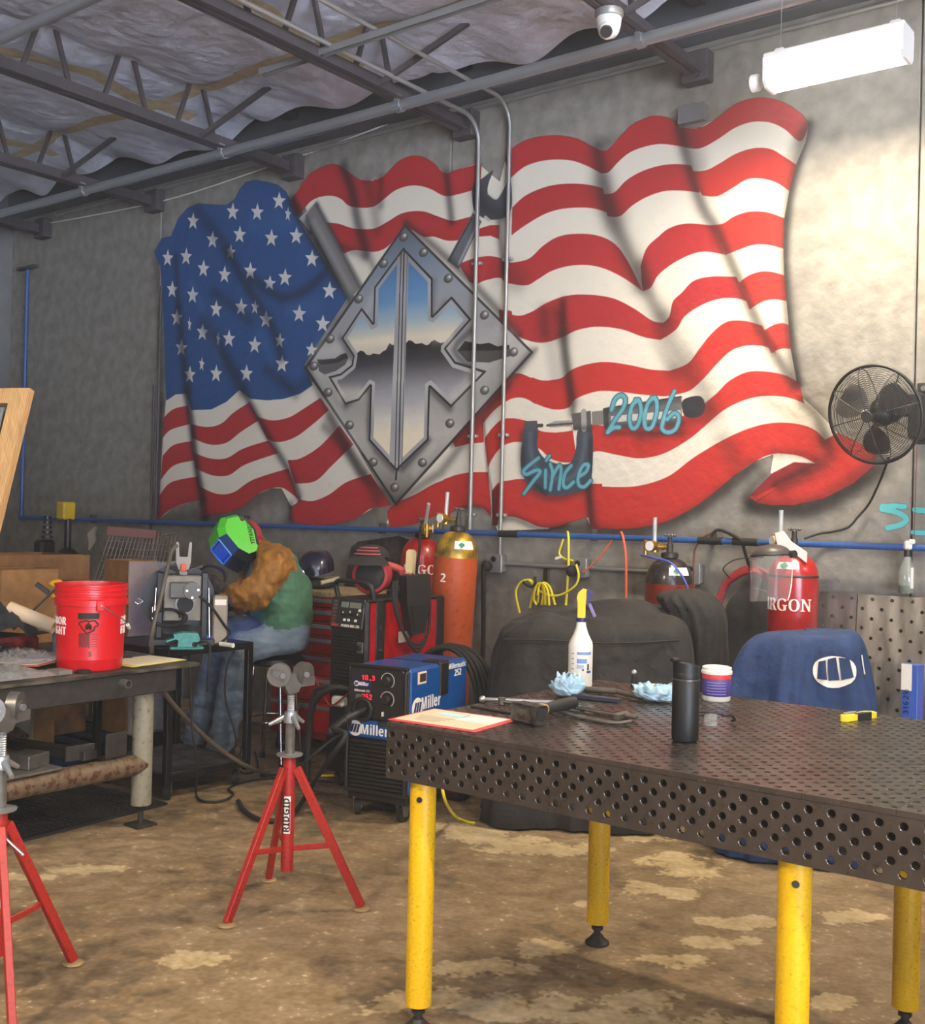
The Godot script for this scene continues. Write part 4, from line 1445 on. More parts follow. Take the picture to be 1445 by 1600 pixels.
# ================================================================ perforated fixture table
func fixture_table() -> void:
	M.table_top = mat(rgb(88, 80, 74), 0.32, 0.65, {"tex": "soft", "s": 1.3, "rtex": "rough", "world": true})
	M.table_side = M.table_top
	M.yellow = mat(rgb(236, 186, 12), 0.38, 0.0, {"tex": "yellow_wear", "s": 3.0})
	var x0 := -2.115
	var z0 := -2.43          # front
	var z1 := -3.62          # back
	var top := 0.886
	var t := thing("fixture_table", "large dark steel fixture table full of round holes, on yellow pipe legs", "table", Vector3(x0, 0, z0))
	var p := 0.0508
	# planks, eight inches wide, each with four columns of staggered holes
	var depth := z0 - z1
	var xs := []
	for i in 9:
		xs.append(0.0508 * 0.5 * i)
	var ys := [0.0]
	var rows := 46
	var m0 := (depth - rows * p * 0.5) * 0.5
	for j in rows + 1:
		ys.append(m0 + j * p * 0.5)
	ys.append(depth)
	var plank := mb(Transform3D(Basis(Vector3.RIGHT, -PI / 2), Vector3.ZERO))
	plank.holed(0.2032, depth, 0.013, xs, ys, func(i, j): return j > 0 and j < ys.size() - 2 and (i + j) % 2 == 0, 0.0076, 12, 0.0018)
	var pm := plank.mesh()
	var n := 12
	for k in n:
		var o := obj("top_plank", pm, M.table_top, t)
		o.position = Vector3(k * 0.2037, top, 0)
		o.scale = Vector3(0.9975, 1, 1)
	# skirts
	var L := 0.2037 * n
	var sk := mb()
	var sx := [0.0]
	var cols := int((L - 0.02) / (p * 0.5))
	for i in cols + 1:
		sx.append(0.006 + i * p * 0.5)
	sx.append(L)
	var sy := [0.0]
	for j in 6:
		sy.append(0.012 + j * p * 0.5)
	sy.append(0.146)
	sk.holed(L, 0.146, 0.012, sx, sy, func(i, j): return i > 0 and i < sx.size() - 2 and j > 0 and j < 6 and (i + j) % 2 == 0, 0.0088, 16, 0.0015)
	var f := obj("front_skirt", sk, M.table_side, t)
	f.position = Vector3(0, top - 0.013 - 0.147, -0.001)
	for i in [3, 17, 23, 41, 47, 61]:
		for j in [2, 4]:
			var bc := Vector3(0.006 + (i - 0.5) * p * 0.5, top - 0.16 + 0.012 + (j - 0.5) * p * 0.5, -0.001)
			obj("skirt_bolt", mb().pipe(bc - Vector3(0, 0, 0.004), bc + Vector3(0, 0, 0.0015), 0.0078, 0.004, 16), M.table_side, t)
	var bk := obj("back_skirt", sk.mesh(), M.table_side, t)
	bk.position = Vector3(0, top - 0.013 - 0.147, -depth + 0.013)
	var se := mb()
	var ex := [0.0]
	for i in 46:
		ex.append(0.01 + i * p * 0.5)
	ex.append(depth - 0.028)
	se.holed(depth - 0.028, 0.146, 0.012, ex, sy, func(i, j): return i > 0 and i < ex.size() - 2 and j > 0 and j < 6 and (i + j) % 2 == 0, 0.0084, 12)
	for s in 2:
		var e := obj("end_skirt", se.mesh(), M.table_side, t)
		e.rotation.y = -PI / 2 if s == 0 else PI / 2
		e.position = Vector3(0.001, top - 0.16, -depth + 0.014) if s == 0 else Vector3(L - 0.001, top - 0.16, -0.014)
	obj("inner_beam", mb().box(Vector3(L / 2, top - 0.078, -0.085), Vector3(L - 0.05, 0.128, 0.01), 0.001), M.table_side, t)
	# rubbed bright edge line and inner ribs
	for k in [1, 3, 5, 7, 9, 11]:
		obj("rib", mb().box(Vector3(k * 0.2037, top - 0.07, -depth / 2), Vector3(0.012, 0.11, depth - 0.04), 0.001), M.table_side, t)
	for q in [[-2.03, -2.5], [-0.93, -2.5], [-1.97, -3.41], [-0.93, -3.41], [0.15, -2.5], [0.15, -3.41]]:
		var c := Vector3(q[0] - x0, 0, q[1] - z0)
		var leg := mb()
		leg.pipe(c + Vector3(0, 0.075, 0), c + Vector3(0, top - 0.162, 0), 0.038, 0.033, 28)
		var lo := obj("leg", leg, M.yellow, t)
		obj("peg_hole", mb().cyl(c + Vector3(0.012, top - 0.215, 0.03), c + Vector3(0.0165, top - 0.215, 0.0376), 0.0085, 0.0085, 12), M.black, lo)
		var foot := mb()
		foot.cyl(c + Vector3(0, 0.03, 0), c + Vector3(0, 0.085, 0), 0.012, 0.012, 12)
		foot.cyl(c + Vector3(0, 0.05, 0), c + Vector3(0, 0.062, 0), 0.02, 0.02, 6)
		foot.lathe(PackedVector2Array([Vector2(0.0, 0.0), Vector2(0.042, 0.0), Vector2(0.042, 0.008), Vector2(0.03, 0.018), Vector2(0.016, 0.034), Vector2(0, 0.036)]), 20, c)
		obj("levelling_foot", foot, M.dark_steel, lo)

# ================================================================ things along the mural wall
func cable(called: String, label: String, pts_: Array, r: float, material: Material, per := 6, seg := 8, category := "cable") -> MeshInstance3D:
	var o := obj(called, mb().tube(curve(pts_, per), r, seg), material)
	tag(o, label, category)
	return o

func zs(list: Array, z: float) -> Array:          # u, v pairs -> points on the plane z
	var out := []
	for i in list.size() / 2:
		out.append(on_z(list[2 * i], list[2 * i + 1], z))
	return out

func wall_things() -> void:
	M.yellow_cord = mat(rgb(232, 214, 40), 0.45)
	M.orange_cord = mat(rgb(226, 96, 60), 0.5)
	M.red_hose = mat(rgb(150, 34, 40), 0.5, 0.0, {"tex": "soft", "s": 8.0})
	M.brown_cord = mat(rgb(110, 62, 44), 0.6)
	M.rust_orange = mat(rgb(190, 82, 34), 0.5, 0.0, {"tex": "rust_paint", "s": 1.6})
	M.gold = mat(rgb(214, 170, 60), 0.35, 0.35, {"tex": "blotch", "s": 3.0})
	M.bottle_red = mat(rgb(186, 30, 26), 0.3, 0.0, {"tex": "soft", "s": 3.0, "coat": 0.3, "coat_r": 0.2})
	M.bottle_brown = mat(rgb(140, 50, 32), 0.32, 0.0, {"tex": "rust_paint", "s": 2.0})
	M.bottle_black = mat(rgb(44, 40, 38), 0.22, 0.0, {"coat": 0.4, "coat_r": 0.15})
	air_pipe()
	power_boxes()
	cords()
	bottles()
	wall_fan()
	hung_spray()
	plates()
	covers()

func air_pipe() -> void:
	var z := WZ + 0.075
	var o := thing("air_pipe", "blue compressed-air pipe running level along the wall below the mural", "pipe", Vector3(0, 1.385, z))
	obj("pipe", mb().cyl(Vector3(-9.36, 0, 0), Vector3(4.6, 0, 0), 0.0175, 0.0175, 14), M.blue_pipe, o)
	obj("riser", mb().cyl(Vector3(-9.36, 0, 0), Vector3(-9.36, 2.26, 0), 0.0175, 0.0175, 12), M.blue_pipe, o)
	obj("elbow", mb().ball(Vector3(-9.36, 0, 0), Vector3(0.03, 0.03, 0.03), 12), M.blue_pipe, o)
	obj("riser_bracket", mb().box(Vector3(-9.36, 2.28, 0), Vector3(0.3, 0.03, 0.05), 0.004), M.joist, o)
	for u in [795, 1110, 1165]:
		var x: float = on_z(u, 834, z).x
		obj("tape_wrap", mb().cyl(Vector3(x - 0.07, 0, 0), Vector3(x + 0.07, 0, 0), 0.021, 0.021, 14), M.rubber, o)
	for x in [-8.3, -6.6, -5.0, -3.35, -2.6, -1.2]:
		obj("hanger_strap", mb().box(Vector3(x, 0.01, -0.03), Vector3(0.02, 0.07, 0.06), 0.003), M.joist, o)

func power_boxes() -> void:
	var z := WZ + 0.03
	var y := 1.2
	var c := obj("outlet_conduit", mb().cyl(Vector3(-4.0, y, z), Vector3(-2.78, y, z), 0.0125, 0.0125, 10), M.conduit)
	tag(c, "grey conduit running level between the outlet boxes under the blue pipe", "conduit")
	var labels := ["grey outlet box at the end of the wall conduit, black plug in it", "grey outlet box with dark plugs and yellow cords in it", "grey outlet box half behind the brown gas cylinder"]
	var xs := [-4.05, -3.44, -2.72]
	for i in 3:
		var b := thing("outlet_box", labels[i], "outlet box", Vector3(xs[i], y, WZ), 0.0, "outlet boxes on the wall")
		obj("box", mb().box(Vector3(0, 0, 0.035), Vector3(0.11, 0.11, 0.065), 0.006), M.conduit, b)
		obj("cover_plate", mb().box(Vector3(0, 0, 0.07), Vector3(0.115, 0.115, 0.006), 0.002), M.conduit, b)
		obj("socket", mb().cyl(Vector3(0, 0.025, 0.072), Vector3(0, 0.025, 0.078), 0.018, 0.018, 14), M.plastic, b)
		if i < 2:
			var p := mb()
			p.lathe(PackedVector2Array([Vector2(0, 0), Vector2(0.028, 0), Vector2(0.034, 0.012), Vector2(0.034, 0.04), Vector2(0.016, 0.06), Vector2(0, 0.062)]), 16, Vector3(-0.03 if i == 0 else -0.02, -0.02, 0.078), Basis(Vector3.RIGHT, PI / 2))
			obj("plug", p, M.rubber, b)
	cable("power_cable", "thick black cable hanging from the outlet box down the wall", [Vector3(-4.08, 1.17, WZ + 0.13), Vector3(-4.09, 1.08, WZ + 0.12), Vector3(-4.11, 0.7, WZ + 0.08), Vector3(-4.13, 0.3, WZ + 0.07), Vector3(-4.12, 0.02, WZ + 0.1)], 0.015, M.rubber)

func cords() -> void:
	var z := WZ + 0.1
	var y1: Material = M.yellow_cord
	cable("extension_cord", "yellow cord looped over the blue pipe and hanging straight down", [on_z(883, 838, WZ + 0.035), on_z(885, 833, WZ + 0.05), on_z(887, 832, WZ + 0.08), on_z(888, 845, z), on_z(888, 880, z), on_z(886, 920, z), on_z(884, 946, z + 0.02)], 0.0075, y1)
	cable("extension_cord", "yellow cord sweeping from the middle outlet box to the hung coil", zs([900, 882, 904, 900, 898, 916, 880, 928, 864, 931, 846, 925, 833, 913, 827, 907], z + 0.03), 0.007, y1)
	cable("extension_cord", "short yellow cord with a white tag, from the blue pipe to the outlet box", zs([880, 842, 875, 858, 874, 866, 882, 873, 895, 876], z - 0.01), 0.006, y1)
	var tg := obj("cord_tag", mb().bar(on_z(867, 873, z), on_z(877, 870, z), 0.004, 0.016), M.paper)
	tag(tg, "small white paper tag on the short yellow cord", "tag")
	# coil on its hook
	var hook := thing("cord_hook", "dark steel hook bracket on the wall holding the yellow coil", "hook", on_z(855, 905, WZ))
	obj("plate", mb().box(Vector3(0, 0, 0.01), Vector3(0.045, 0.13, 0.018), 0.008), M.dark_steel, hook)
	obj("arm", mb().tube(curve([Vector3(0, -0.02, 0.01), Vector3(0, -0.04, 0.09), Vector3(0, -0.02, 0.13), Vector3(0, 0.02, 0.135)], 5), 0.009, 8), M.dark_steel, hook)
	var coil := thing("cord_coil", "hanging coil of yellow extension cord with black ties", "cord")
	var loops := [
		[812, 958, 806, 930, 808, 918, 815, 909, 824, 906, 832, 909, 841, 925, 840, 942], [828, 950, 831, 935, 836, 918, 843, 912, 848, 922, 850, 945], [846, 945, 849, 925, 846, 913, 852, 911, 860, 920, 867, 945],
		[852, 945, 851, 925, 846, 912, 838, 915, 834, 935, 838, 945], [858, 946, 856, 925, 850, 913, 843, 914, 840, 930]]
	for i in loops.size():
		obj("loop", mb().tube(curve(zs(loops[i], z + 0.0 + 0.014 * i), 6), 0.0072, 8), y1, coil)
	obj("tie", mb().tube(curve(zs([817, 909, 824, 915, 832, 917, 836, 910], z + 0.06), 4), 0.007, 6), M.rubber, coil)
	cable("extension_cord", "orange cord hooked over the blue pipe and hanging straight", [on_z(966, 839, WZ + 0.035), on_z(968, 834, WZ + 0.05), on_z(971, 833, WZ + 0.08), on_z(975, 848, z), on_z(978, 880, z), on_z(978, 934, z + 0.01)], 0.0075, M.orange_cord)
	cable("extension_cord", "thin reddish cord slanting from the blue pipe to the middle outlet box", zs([957, 842, 948, 855, 935, 873, 922, 886, 910, 894], z - 0.02), 0.005, M.orange_cord)
	cable("lamp_cord", "thin brown cord bending off the blue pipe and down behind the cylinder", zs([1112, 833, 1098, 840, 1088, 853, 1084, 870, 1084, 930, 1078, 1000], WZ + 0.07), 0.006, M.brown_cord)
	cable("grey_cable", "dark cable lying over the taped pipe joint and dropping behind the red hose", [on_z(1112, 835, WZ + 0.08), on_z(1122, 828, WZ + 0.08), on_z(1140, 834, WZ + 0.09), on_z(1158, 845, WZ + 0.09), on_z(1163, 860, WZ + 0.06), on_z(1170, 884, WZ + 0.05)], 0.009, M.rubber)
	# red hose hung in a long loop
	var hose := thing("air_hose", "coil of dark red air hose hanging on the wall beside the face shield", "hose")
	for i in 4:
		var k := i * 2.6
		obj("loop", mb().tube(curve([on_z(1109 + k, 1060, -5.5), on_z(1109 + k, 1010, -5.5), on_z(1116 + k * 0.9, 955, -5.5), on_z(1128 + k * 0.8, 918, -5.52), on_z(1148 + k * 0.3, 895 + k, -5.54 + 0.01 * i), on_z(1172, 886 + k, -5.54 + 0.012 * i), on_z(1192, 892 + k, -5.54), on_z(1210, 915 + k, -5.52), on_z(1218, 1000, -5.53)], 6), 0.0105, 8), M.red_hose, hose)
	obj("hook", mb().tube(curve([on_z(1172, 880, WZ), on_z(1172, 882, WZ + 0.1), on_z(1172, 884, WZ + 0.2), on_z(1172, 876, WZ + 0.21)], 4), 0.009, 8), M.dark_steel, hose)
	cable("thin_wire", "thin black wire loop standing out from the red hose", [on_z(1184, 875, -5.45), on_z(1165, 872, -5.45), on_z(1145, 876, -5.45), on_z(1131, 886, -5.45), on_z(1131, 893, -5.46), on_z(1141, 904, -5.49)], 0.003, M.rubber, 6, 6, "wire")
	# grey round-topped panel behind the hose
	var pan := mb()
	var c0 := on_z(1176, 1000, -5.6)
	var outline := []
	for i in 13:
		var a := PI * i / 12.0
		outline.append(Vector2(cos(a) * 0.16, 0.2 + sin(a) * 0.14))
	outline.append(Vector2(-0.16, -0.78))
	outline.append(Vector2(0.16, -0.78))
	pan.slab(PackedVector2Array(outline), 0.03)
	var po := obj("shield_panel", pan, mat(rgb(74, 72, 68), 0.6, 0.0, {"tex": "soft", "s": 3.0}))
	po.position = Vector3(c0.x, 0.8, -5.6)
	tag(po, "dark grey round-topped panel leaning on the wall inside the red hose loop", "panel")

# ---------------------------------------------------------------- gas cylinders
func gas_bottle(called: String, label: String, at: Vector3, r: float, hs: float, ht: float, body: Material, dome: Material, tilt := Vector3.ZERO) -> Node3D:
	var o := thing(called, label, "gas cylinder", at, 0.0, "gas cylinders by the wall")
	o.rotation = tilt
	obj("body", mb().lathe(PackedVector2Array([Vector2(0, 0.004), Vector2(r * 0.9, 0.004), Vector2(r, 0.02), Vector2(r, hs)]), 36), body, o)
	var prof := PackedVector2Array([Vector2(r, hs)])
	for i in range(1, 9):
		var a := PI / 2 * i / 8.0
		prof.append(Vector2(0.034 + (r - 0.034) * cos(a), hs + (ht - hs) * sin(a)))
	prof.append(Vector2(0.034, ht + 0.03))
	prof.append(Vector2(0.0, ht + 0.03))
	obj("shoulder", mb().lathe(prof, 36), dome, o)
	obj("neck_ring", mb().lathe(PackedVector2Array([Vector2(0.034, ht), Vector2(0.046, ht + 0.004), Vector2(0.046, ht + 0.028), Vector2(0.034, ht + 0.034)]), 24), M.dark_steel, o)
	return o

func regulator(parent: Node3D, y: float, dir: float, tube_lean := 0.0, called := "regulator") -> void:
	# valve with handwheel, and a brass regulator with gauge and flow tube turned to angle dir
	var v := obj("valve", mb().lathe(PackedVector2Array([Vector2(0.0, 0), Vector2(0.018, 0), Vector2(0.018, 0.05), Vector2(0.013, 0.06), Vector2(0.013, 0.09), Vector2(0, 0.09)]), 14, Vector3(0, y, 0)), M.dark_steel, parent)
	var w := mb()
	for i in 8:
		var a := TAU * i / 8.0
		w.ball(Vector3(cos(a) * 0.026, y + 0.1, sin(a) * 0.026), Vector3(0.01, 0.008, 0.01), 8)
	w.cyl(Vector3(0, y + 0.092, 0), Vector3(0, y + 0.108, 0), 0.026, 0.026, 16)
	obj("handwheel", w, M.steel, v)
	var b := Basis(Vector3.UP, dir)
	var reg := mb(Transform3D(b, Vector3(0, y + 0.035, 0)))
	reg.cyl(Vector3(0, 0, 0.01), Vector3(0, 0, 0.055), 0.011, 0.011, 10)
	reg.cyl(Vector3(0, 0, 0.03), Vector3(0, 0, 0.045), 0.018, 0.018, 6)
	reg.cyl(Vector3(0, -0.028, 0.085), Vector3(0, 0.03, 0.085), 0.024, 0.024, 16)
	reg.cyl(Vector3(0, 0, 0.055), Vector3(0, 0, 0.135), 0.015, 0.015, 12)
	reg.cyl(Vector3(0, -0.05, 0.135), Vector3(0, 0.035, 0.135), 0.012, 0.012, 10)
	var ro := obj("regulator_body", reg, M.brass, parent)
	var ga := mb(Transform3D(b, Vector3(0, y + 0.035, 0)))
	ga.cyl(Vector3(0.012, 0.005, 0.09), Vector3(0.045, 0.005, 0.1), 0.03, 0.03, 20)
	obj("gauge", ga, M.brass, ro)
	var gf := mb(Transform3D(b, Vector3(0, y + 0.035, 0)))
	gf.cyl(Vector3(0.045, 0.005, 0.1), Vector3(0.048, 0.005, 0.101), 0.026, 0.026, 20)
	obj("dial", gf, M.paper, ro)
	var ft := mb(Transform3D(b, Vector3(0, y + 0.035, 0)))
	ft.cyl(Vector3(0, 0.03, 0.085), Vector3(0, 0.16, 0.085 + tube_lean), 0.012, 0.012, 12)
	obj("flow_tube", ft, mat(rgb(200, 205, 205), 0.12, 0.0, {"alpha": 0.45}), ro)

func bottles() -> void:
	# cylinder whose face reads ARGON, beside the fan cord
	var a := gas_bottle("gas_cylinder", "red gas cylinder lettered ARGON with a face shield hung on its shoulder", Vector3(-2.05, 0, -5.4), 0.12, 1.225, 1.335, M.bottle_red, M.bottle_red)
	bent_text("ARGON", 0.062, 0.12, -0.05, 1.09, M.print_white, a, 0.9, "Droid Serif")
	label_patch(a, 0.12, 1.225, 0.1)
	obj("shoulder_band", mb().lathe(PackedVector2Array([Vector2(0.1195, 1.222), Vector2(0.1212, 1.225), Vector2(0.1212, 1.232), Vector2(0.1195, 1.235)]), 36), M.dark_steel, a)
	regulator(a, 1.36, -1.9)
	var gd := mb()
	gd.slab(PackedVector2Array([Vector2(-0.06, 0.09), Vector2(-0.02, 0.1), Vector2(0.02, 0.05), Vector2(0.1, 0.0), Vector2(0.1, -0.05), Vector2(0.03, 0.0), Vector2(-0.04, 0.0)]), 0.012, Transform3D(Basis(), Vector3(-0.01, 1.35, 0.075)))
	obj("cap_guard", gd, M.white, a)
	face_shield()
	# second red cylinder, behind the tool cart
	var b := gas_bottle("gas_cylinder", "red gas cylinder lettered ARGON with a paper tag, behind the welding cart", Vector3(-4.46, 0, -5.42), 0.132, 1.2, 1.345, M.bottle_red, M.bottle_red)
	bent_text("ARGON", 0.062, 0.132, 0.74, 1.15, M.print_white, b, 0.95, "Droid Serif")
	regulator(b, 1.365, 0.9, 0.09)
	var tg := mb(Transform3D(Basis(Vector3.UP, 0.5) * Basis(Vector3.RIGHT, -0.15), Vector3(0.03, 1.2, 0.14)))
	tg.slab(PackedVector2Array([Vector2(-0.032, -0.07), Vector2(0.032, -0.07), Vector2(0.032, 0.06), Vector2(0.02, 0.075), Vector2(-0.02, 0.075), Vector2(-0.032, 0.06)]), 0.002)
	obj("paper_tag", tg, mat(rgb(226, 204, 150), 0.8), b)
	obj("pressure_hose", mb().tube(curve([Vector3(0.06, 1.38, 0.1), Vector3(0.09, 1.3, 0.13), Vector3(0.08, 1.15, 0.14), Vector3(0.07, 0.95, 0.15)], 6), 0.008, 8), M.rubber, b)
	# gold-topped orange cylinder that leans
	var c := gas_bottle("gas_cylinder", "tall orange gas cylinder with a scuffed gold top, leaning", Vector3(-4.05, 0.072, -5.16), 0.128, 1.178, 1.328, M.rust_orange, M.gold, Vector3(0.0, 0.0, -0.055))
	bent_text("2", 0.05, 0.128, 0.1, 1.06, M.print_white, c)
	label_patch(c, 0.128, 1.178, 1.05, 0.15)
	regulator(c, 1.358, -1.4)
	# black and brown cylinder
	var d := gas_bottle("gas_cylinder", "brown gas cylinder with a glossy black shoulder behind the black machine cover", Vector3(-2.765, 0, -5.47), 0.128, 1.15, 1.285, M.bottle_brown, M.bottle_black)
	label_patch(d, 0.128, 1.15, 0.95, 0.135)
	regulator(d, 1.31, -1.35)
	cable("blue_hose", "thin blue hose curling from the regulator round the brown cylinder", [Vector3(-2.9, 1.3, -5.4), on_z(1022, 872, -5.33), on_z(1045, 878, -5.31), on_z(1062, 895, -5.31), on_z(1074, 918, -5.32), on_z(1077, 940, -5.33), on_z(1072, 958, -5.33), on_z(1062, 955, -5.32), on_z(1054, 946, -5.32), on_z(1058, 935, -5.32), on_z(1070, 930, -5.33)], 0.006, mat(rgb(76, 92, 190), 0.4), 6, 8, "hose")

func label_patch(parent: Node, r: float, hs: float, ang: float, dh := 0.11) -> void:
	# paper collar label on the shoulder with a green diamond
	var rows := []
	var dia := []
	for j in 4:
		var row := PackedVector3Array()
		var t := 0.35 + 0.12 * j
		var rr := 0.034 + (r - 0.034) * cos(t) + 0.002
		var y := hs + dh * sin(t) + 0.002
		for i in 9:
			var a := ang - 0.5 + 1.0 * i / 8.0
			row.append(Vector3(sin(a) * rr, y, cos(a) * rr))
		rows.append(row)
	var o := obj("paper_label", mb().grid(rows, Vector3(sin(ang), 0.6, cos(ang))), M.print_white, parent)
	var rr2 := 0.034 + (r - 0.034) * cos(0.52) + 0.004
	var d := mb(Transform3D(Basis(Vector3.UP, ang - 0.15) * Basis(Vector3.RIGHT, -0.6), Vector3(sin(ang - 0.15) * rr2, hs + dh * sin(0.52) + 0.004, cos(ang - 0.15) * rr2)))
	d.slab(PackedVector2Array([Vector2(0, 0.02), Vector2(0.02, 0), Vector2(0, -0.02), Vector2(-0.02, 0)]), 0.001)
	obj("hazard_diamond", d, mat(rgb(30, 130, 100), 0.6), o)

func face_shield() -> void:
	var c := on_z(1206, 868, -5.22)
	var o := thing("face_shield", "clear plastic face shield with a dark crown hung on the red cylinder", "face shield", c)
	o.rotation = Vector3(0.0, -0.35, 0.1)
	var crown := []
	for j in 9:
		var row := PackedVector3Array()
		var t := PI / 2 * j / 8.0
		for i in 25:
			var a := PI * (-0.62 + 1.24 * i / 24.0)
			row.append(Vector3(sin(a) * 0.095 * cos(t), 0.055 * sin(t), cos(a) * 0.1 * cos(t)))
		crown.append(row)
	obj("crown", mb().grid(crown, Vector3.ZERO, Vector3(0, -0.1, 0)), mat(rgb(70, 66, 64), 0.4), o)
	var rim := PackedVector3Array()
	for i in 25:
		var a := PI * (-0.62 + 1.24 * i / 24.0)
		rim.append(Vector3(sin(a) * 0.097, 0.0, cos(a) * 0.102))
	obj("rim_band", mb().tube(rim, 0.006, 8), M.plastic, o)
	var vis := []
	for j in 11:
		var row := PackedVector3Array()
		var y := -0.22 * j / 10.0
		var w := 0.62 - 0.12 * pow(float(j) / 10.0, 3.0)
		for i in 25:
			var a := PI * w * (-1.0 + 2.0 * i / 24.0)
			row.append(Vector3(sin(a) * 0.1, y, cos(a) * 0.105 + 0.02 * j / 10.0))
		vis.append(row)
	obj("visor", mb().grid(vis, Vector3.ZERO, Vector3(0, -0.1, 0)), mat(rgb(235, 238, 238), 0.06, 0.0, {"alpha": 0.12}), o)
	var edge := PackedVector3Array()
	for j in 11:
		var w := 0.62 - 0.12 * pow(float(j) / 10.0, 3.0)
		edge.append(Vector3(sin(PI * w) * 0.1, -0.22 * j / 10.0, cos(PI * w) * 0.105 + 0.02 * j / 10.0))
	obj("visor_edge", mb().tube(edge, 0.003, 6), M.white, o)
	var knob := mb()
	knob.cyl(Vector3(0.1, 0.0, -0.02), Vector3(0.125, 0.0, -0.02), 0.018, 0.018, 12)
	obj("knob", knob, M.plastic, o)

# ---------------------------------------------------------------- fan
func wall_fan() -> void:
	var c := on_z(1366, 648, -5.34)
	var o := thing("wall_fan", "black wire-caged fan on a wall bracket beside the flag's tail", "fan", c)
	var R := 0.232
	var b := Basis(Vector3.UP, -0.2) * Basis(Vector3.RIGHT, 0.22)
	o.basis = b
	var rim := PackedVector3Array()
	for i in 65:
		var a := TAU * i / 64.0
		rim.append(Vector3(cos(a) * R, sin(a) * R, 0))
	obj("cage_rim", mb().tube(rim, 0.008, 8, PackedFloat32Array(), 1.0, true), M.plastic, o)
	for side in [1.0, -1.0]:
		var cg := mb()
		for k in 21:
			var q := float(k + 3) / 24.0
			var ring := PackedVector3Array()
			var zz: float = side * 0.07 * sqrt(maxf(0.0, 1.0 - q * q * q))
			for i in 41:
				var a := TAU * i / 40.0
				ring.append(Vector3(cos(a) * R * q, sin(a) * R * q, zz))
			cg.tube(ring, 0.0014, 5, PackedFloat32Array(), 1.0, true)
		obj("cage_wire_lattice", cg, M.plastic, o)
		for k in 8:
			var a := TAU * k / 8.0 + 0.2
			var sp := PackedVector3Array()
			for i in 9:
				var q := 0.12 + 0.88 * i / 8.0
				sp.append(Vector3(cos(a) * R * q, sin(a) * R * q, side * 0.072 * sqrt(maxf(0.0, 1.0 - q * q * q))))
			obj("spoke", mb().tube(sp, 0.0025, 5), M.plastic, o)
	obj("hub_badge", mb().cyl(Vector3(0, 0, 0.066), Vector3(0, 0, 0.078), 0.03, 0.027, 24), mat(rgb(66, 64, 62), 0.4), o)
	for k in 3:
		var bl := []
		for j in 7:
			var row := PackedVector3Array()
			var rr := 0.035 + 0.155 * j / 6.0
			for i in 7:
				var a := TAU * k / 3.0 + 0.5 + (i - 3.0) * 0.17 * (0.6 + 0.6 * sin(PI * j / 6.5))
				row.append(Vector3(cos(a) * rr, sin(a) * rr, 0.022 * (i - 3.0) / 3.0))
			bl.append(row)
		obj("blade", mb().grid(bl, Vector3(0, 0, 1)), mat(rgb(88, 84, 80), 0.35, 0.3), o)
	obj("motor", mb().lathe(PackedVector2Array([Vector2(0, -0.2), Vector2(0.055, -0.19), Vector2(0.065, -0.15), Vector2(0.065, -0.06), Vector2(0.04, -0.03), Vector2(0, 0.0)]), 20, Vector3.ZERO, Basis(Vector3.RIGHT, PI / 2)), M.plastic, o)
	# bracket to the wall, off to its side
	var inv := b.inverse()
	var wallp := inv * (Vector3(on_z(1440, 640, WZ).x + 0.02, 2.04, WZ) - c)
	obj("arm", mb().bar(Vector3(0, 0, -0.15), wallp + inv * Vector3(0, 0, 0.05), 0.04, 0.05), M.plastic, o)
	obj("wall_plate", mb().box(wallp + inv * Vector3(0.03, 0, 0.02), Vector3(0.13, 0.3, 0.03), 0.004, inv), M.plastic, o)
	obj("yoke", mb().box(wallp * 0.8 + inv * Vector3(0.03, -0.02, 0.1), Vector3(0.06, 0.22, 0.09), 0.01, inv), M.plastic, o)
	obj("bolt", mb().cyl(wallp + inv * Vector3(0.0, 0.12, 0.03), wallp + inv * Vector3(0.0, 0.12, 0.05), 0.014, 0.014, 10), M.chrome, o)
	cable("fan_cord", "black cord hanging from the wall fan to the blue pipe", [on_z(1388, 715, -5.4), on_z(1383, 730, -5.45), on_z(1371, 760, -5.6), on_z(1357, 788, WZ + 0.03), on_z(1340, 808, WZ + 0.03), on_z(1325, 824, WZ + 0.03), on_z(1300, 831, WZ + 0.03), on_z(1280, 834, WZ + 0.04), on_z(1256, 842, WZ + 0.07)], 0.006, M.rubber)

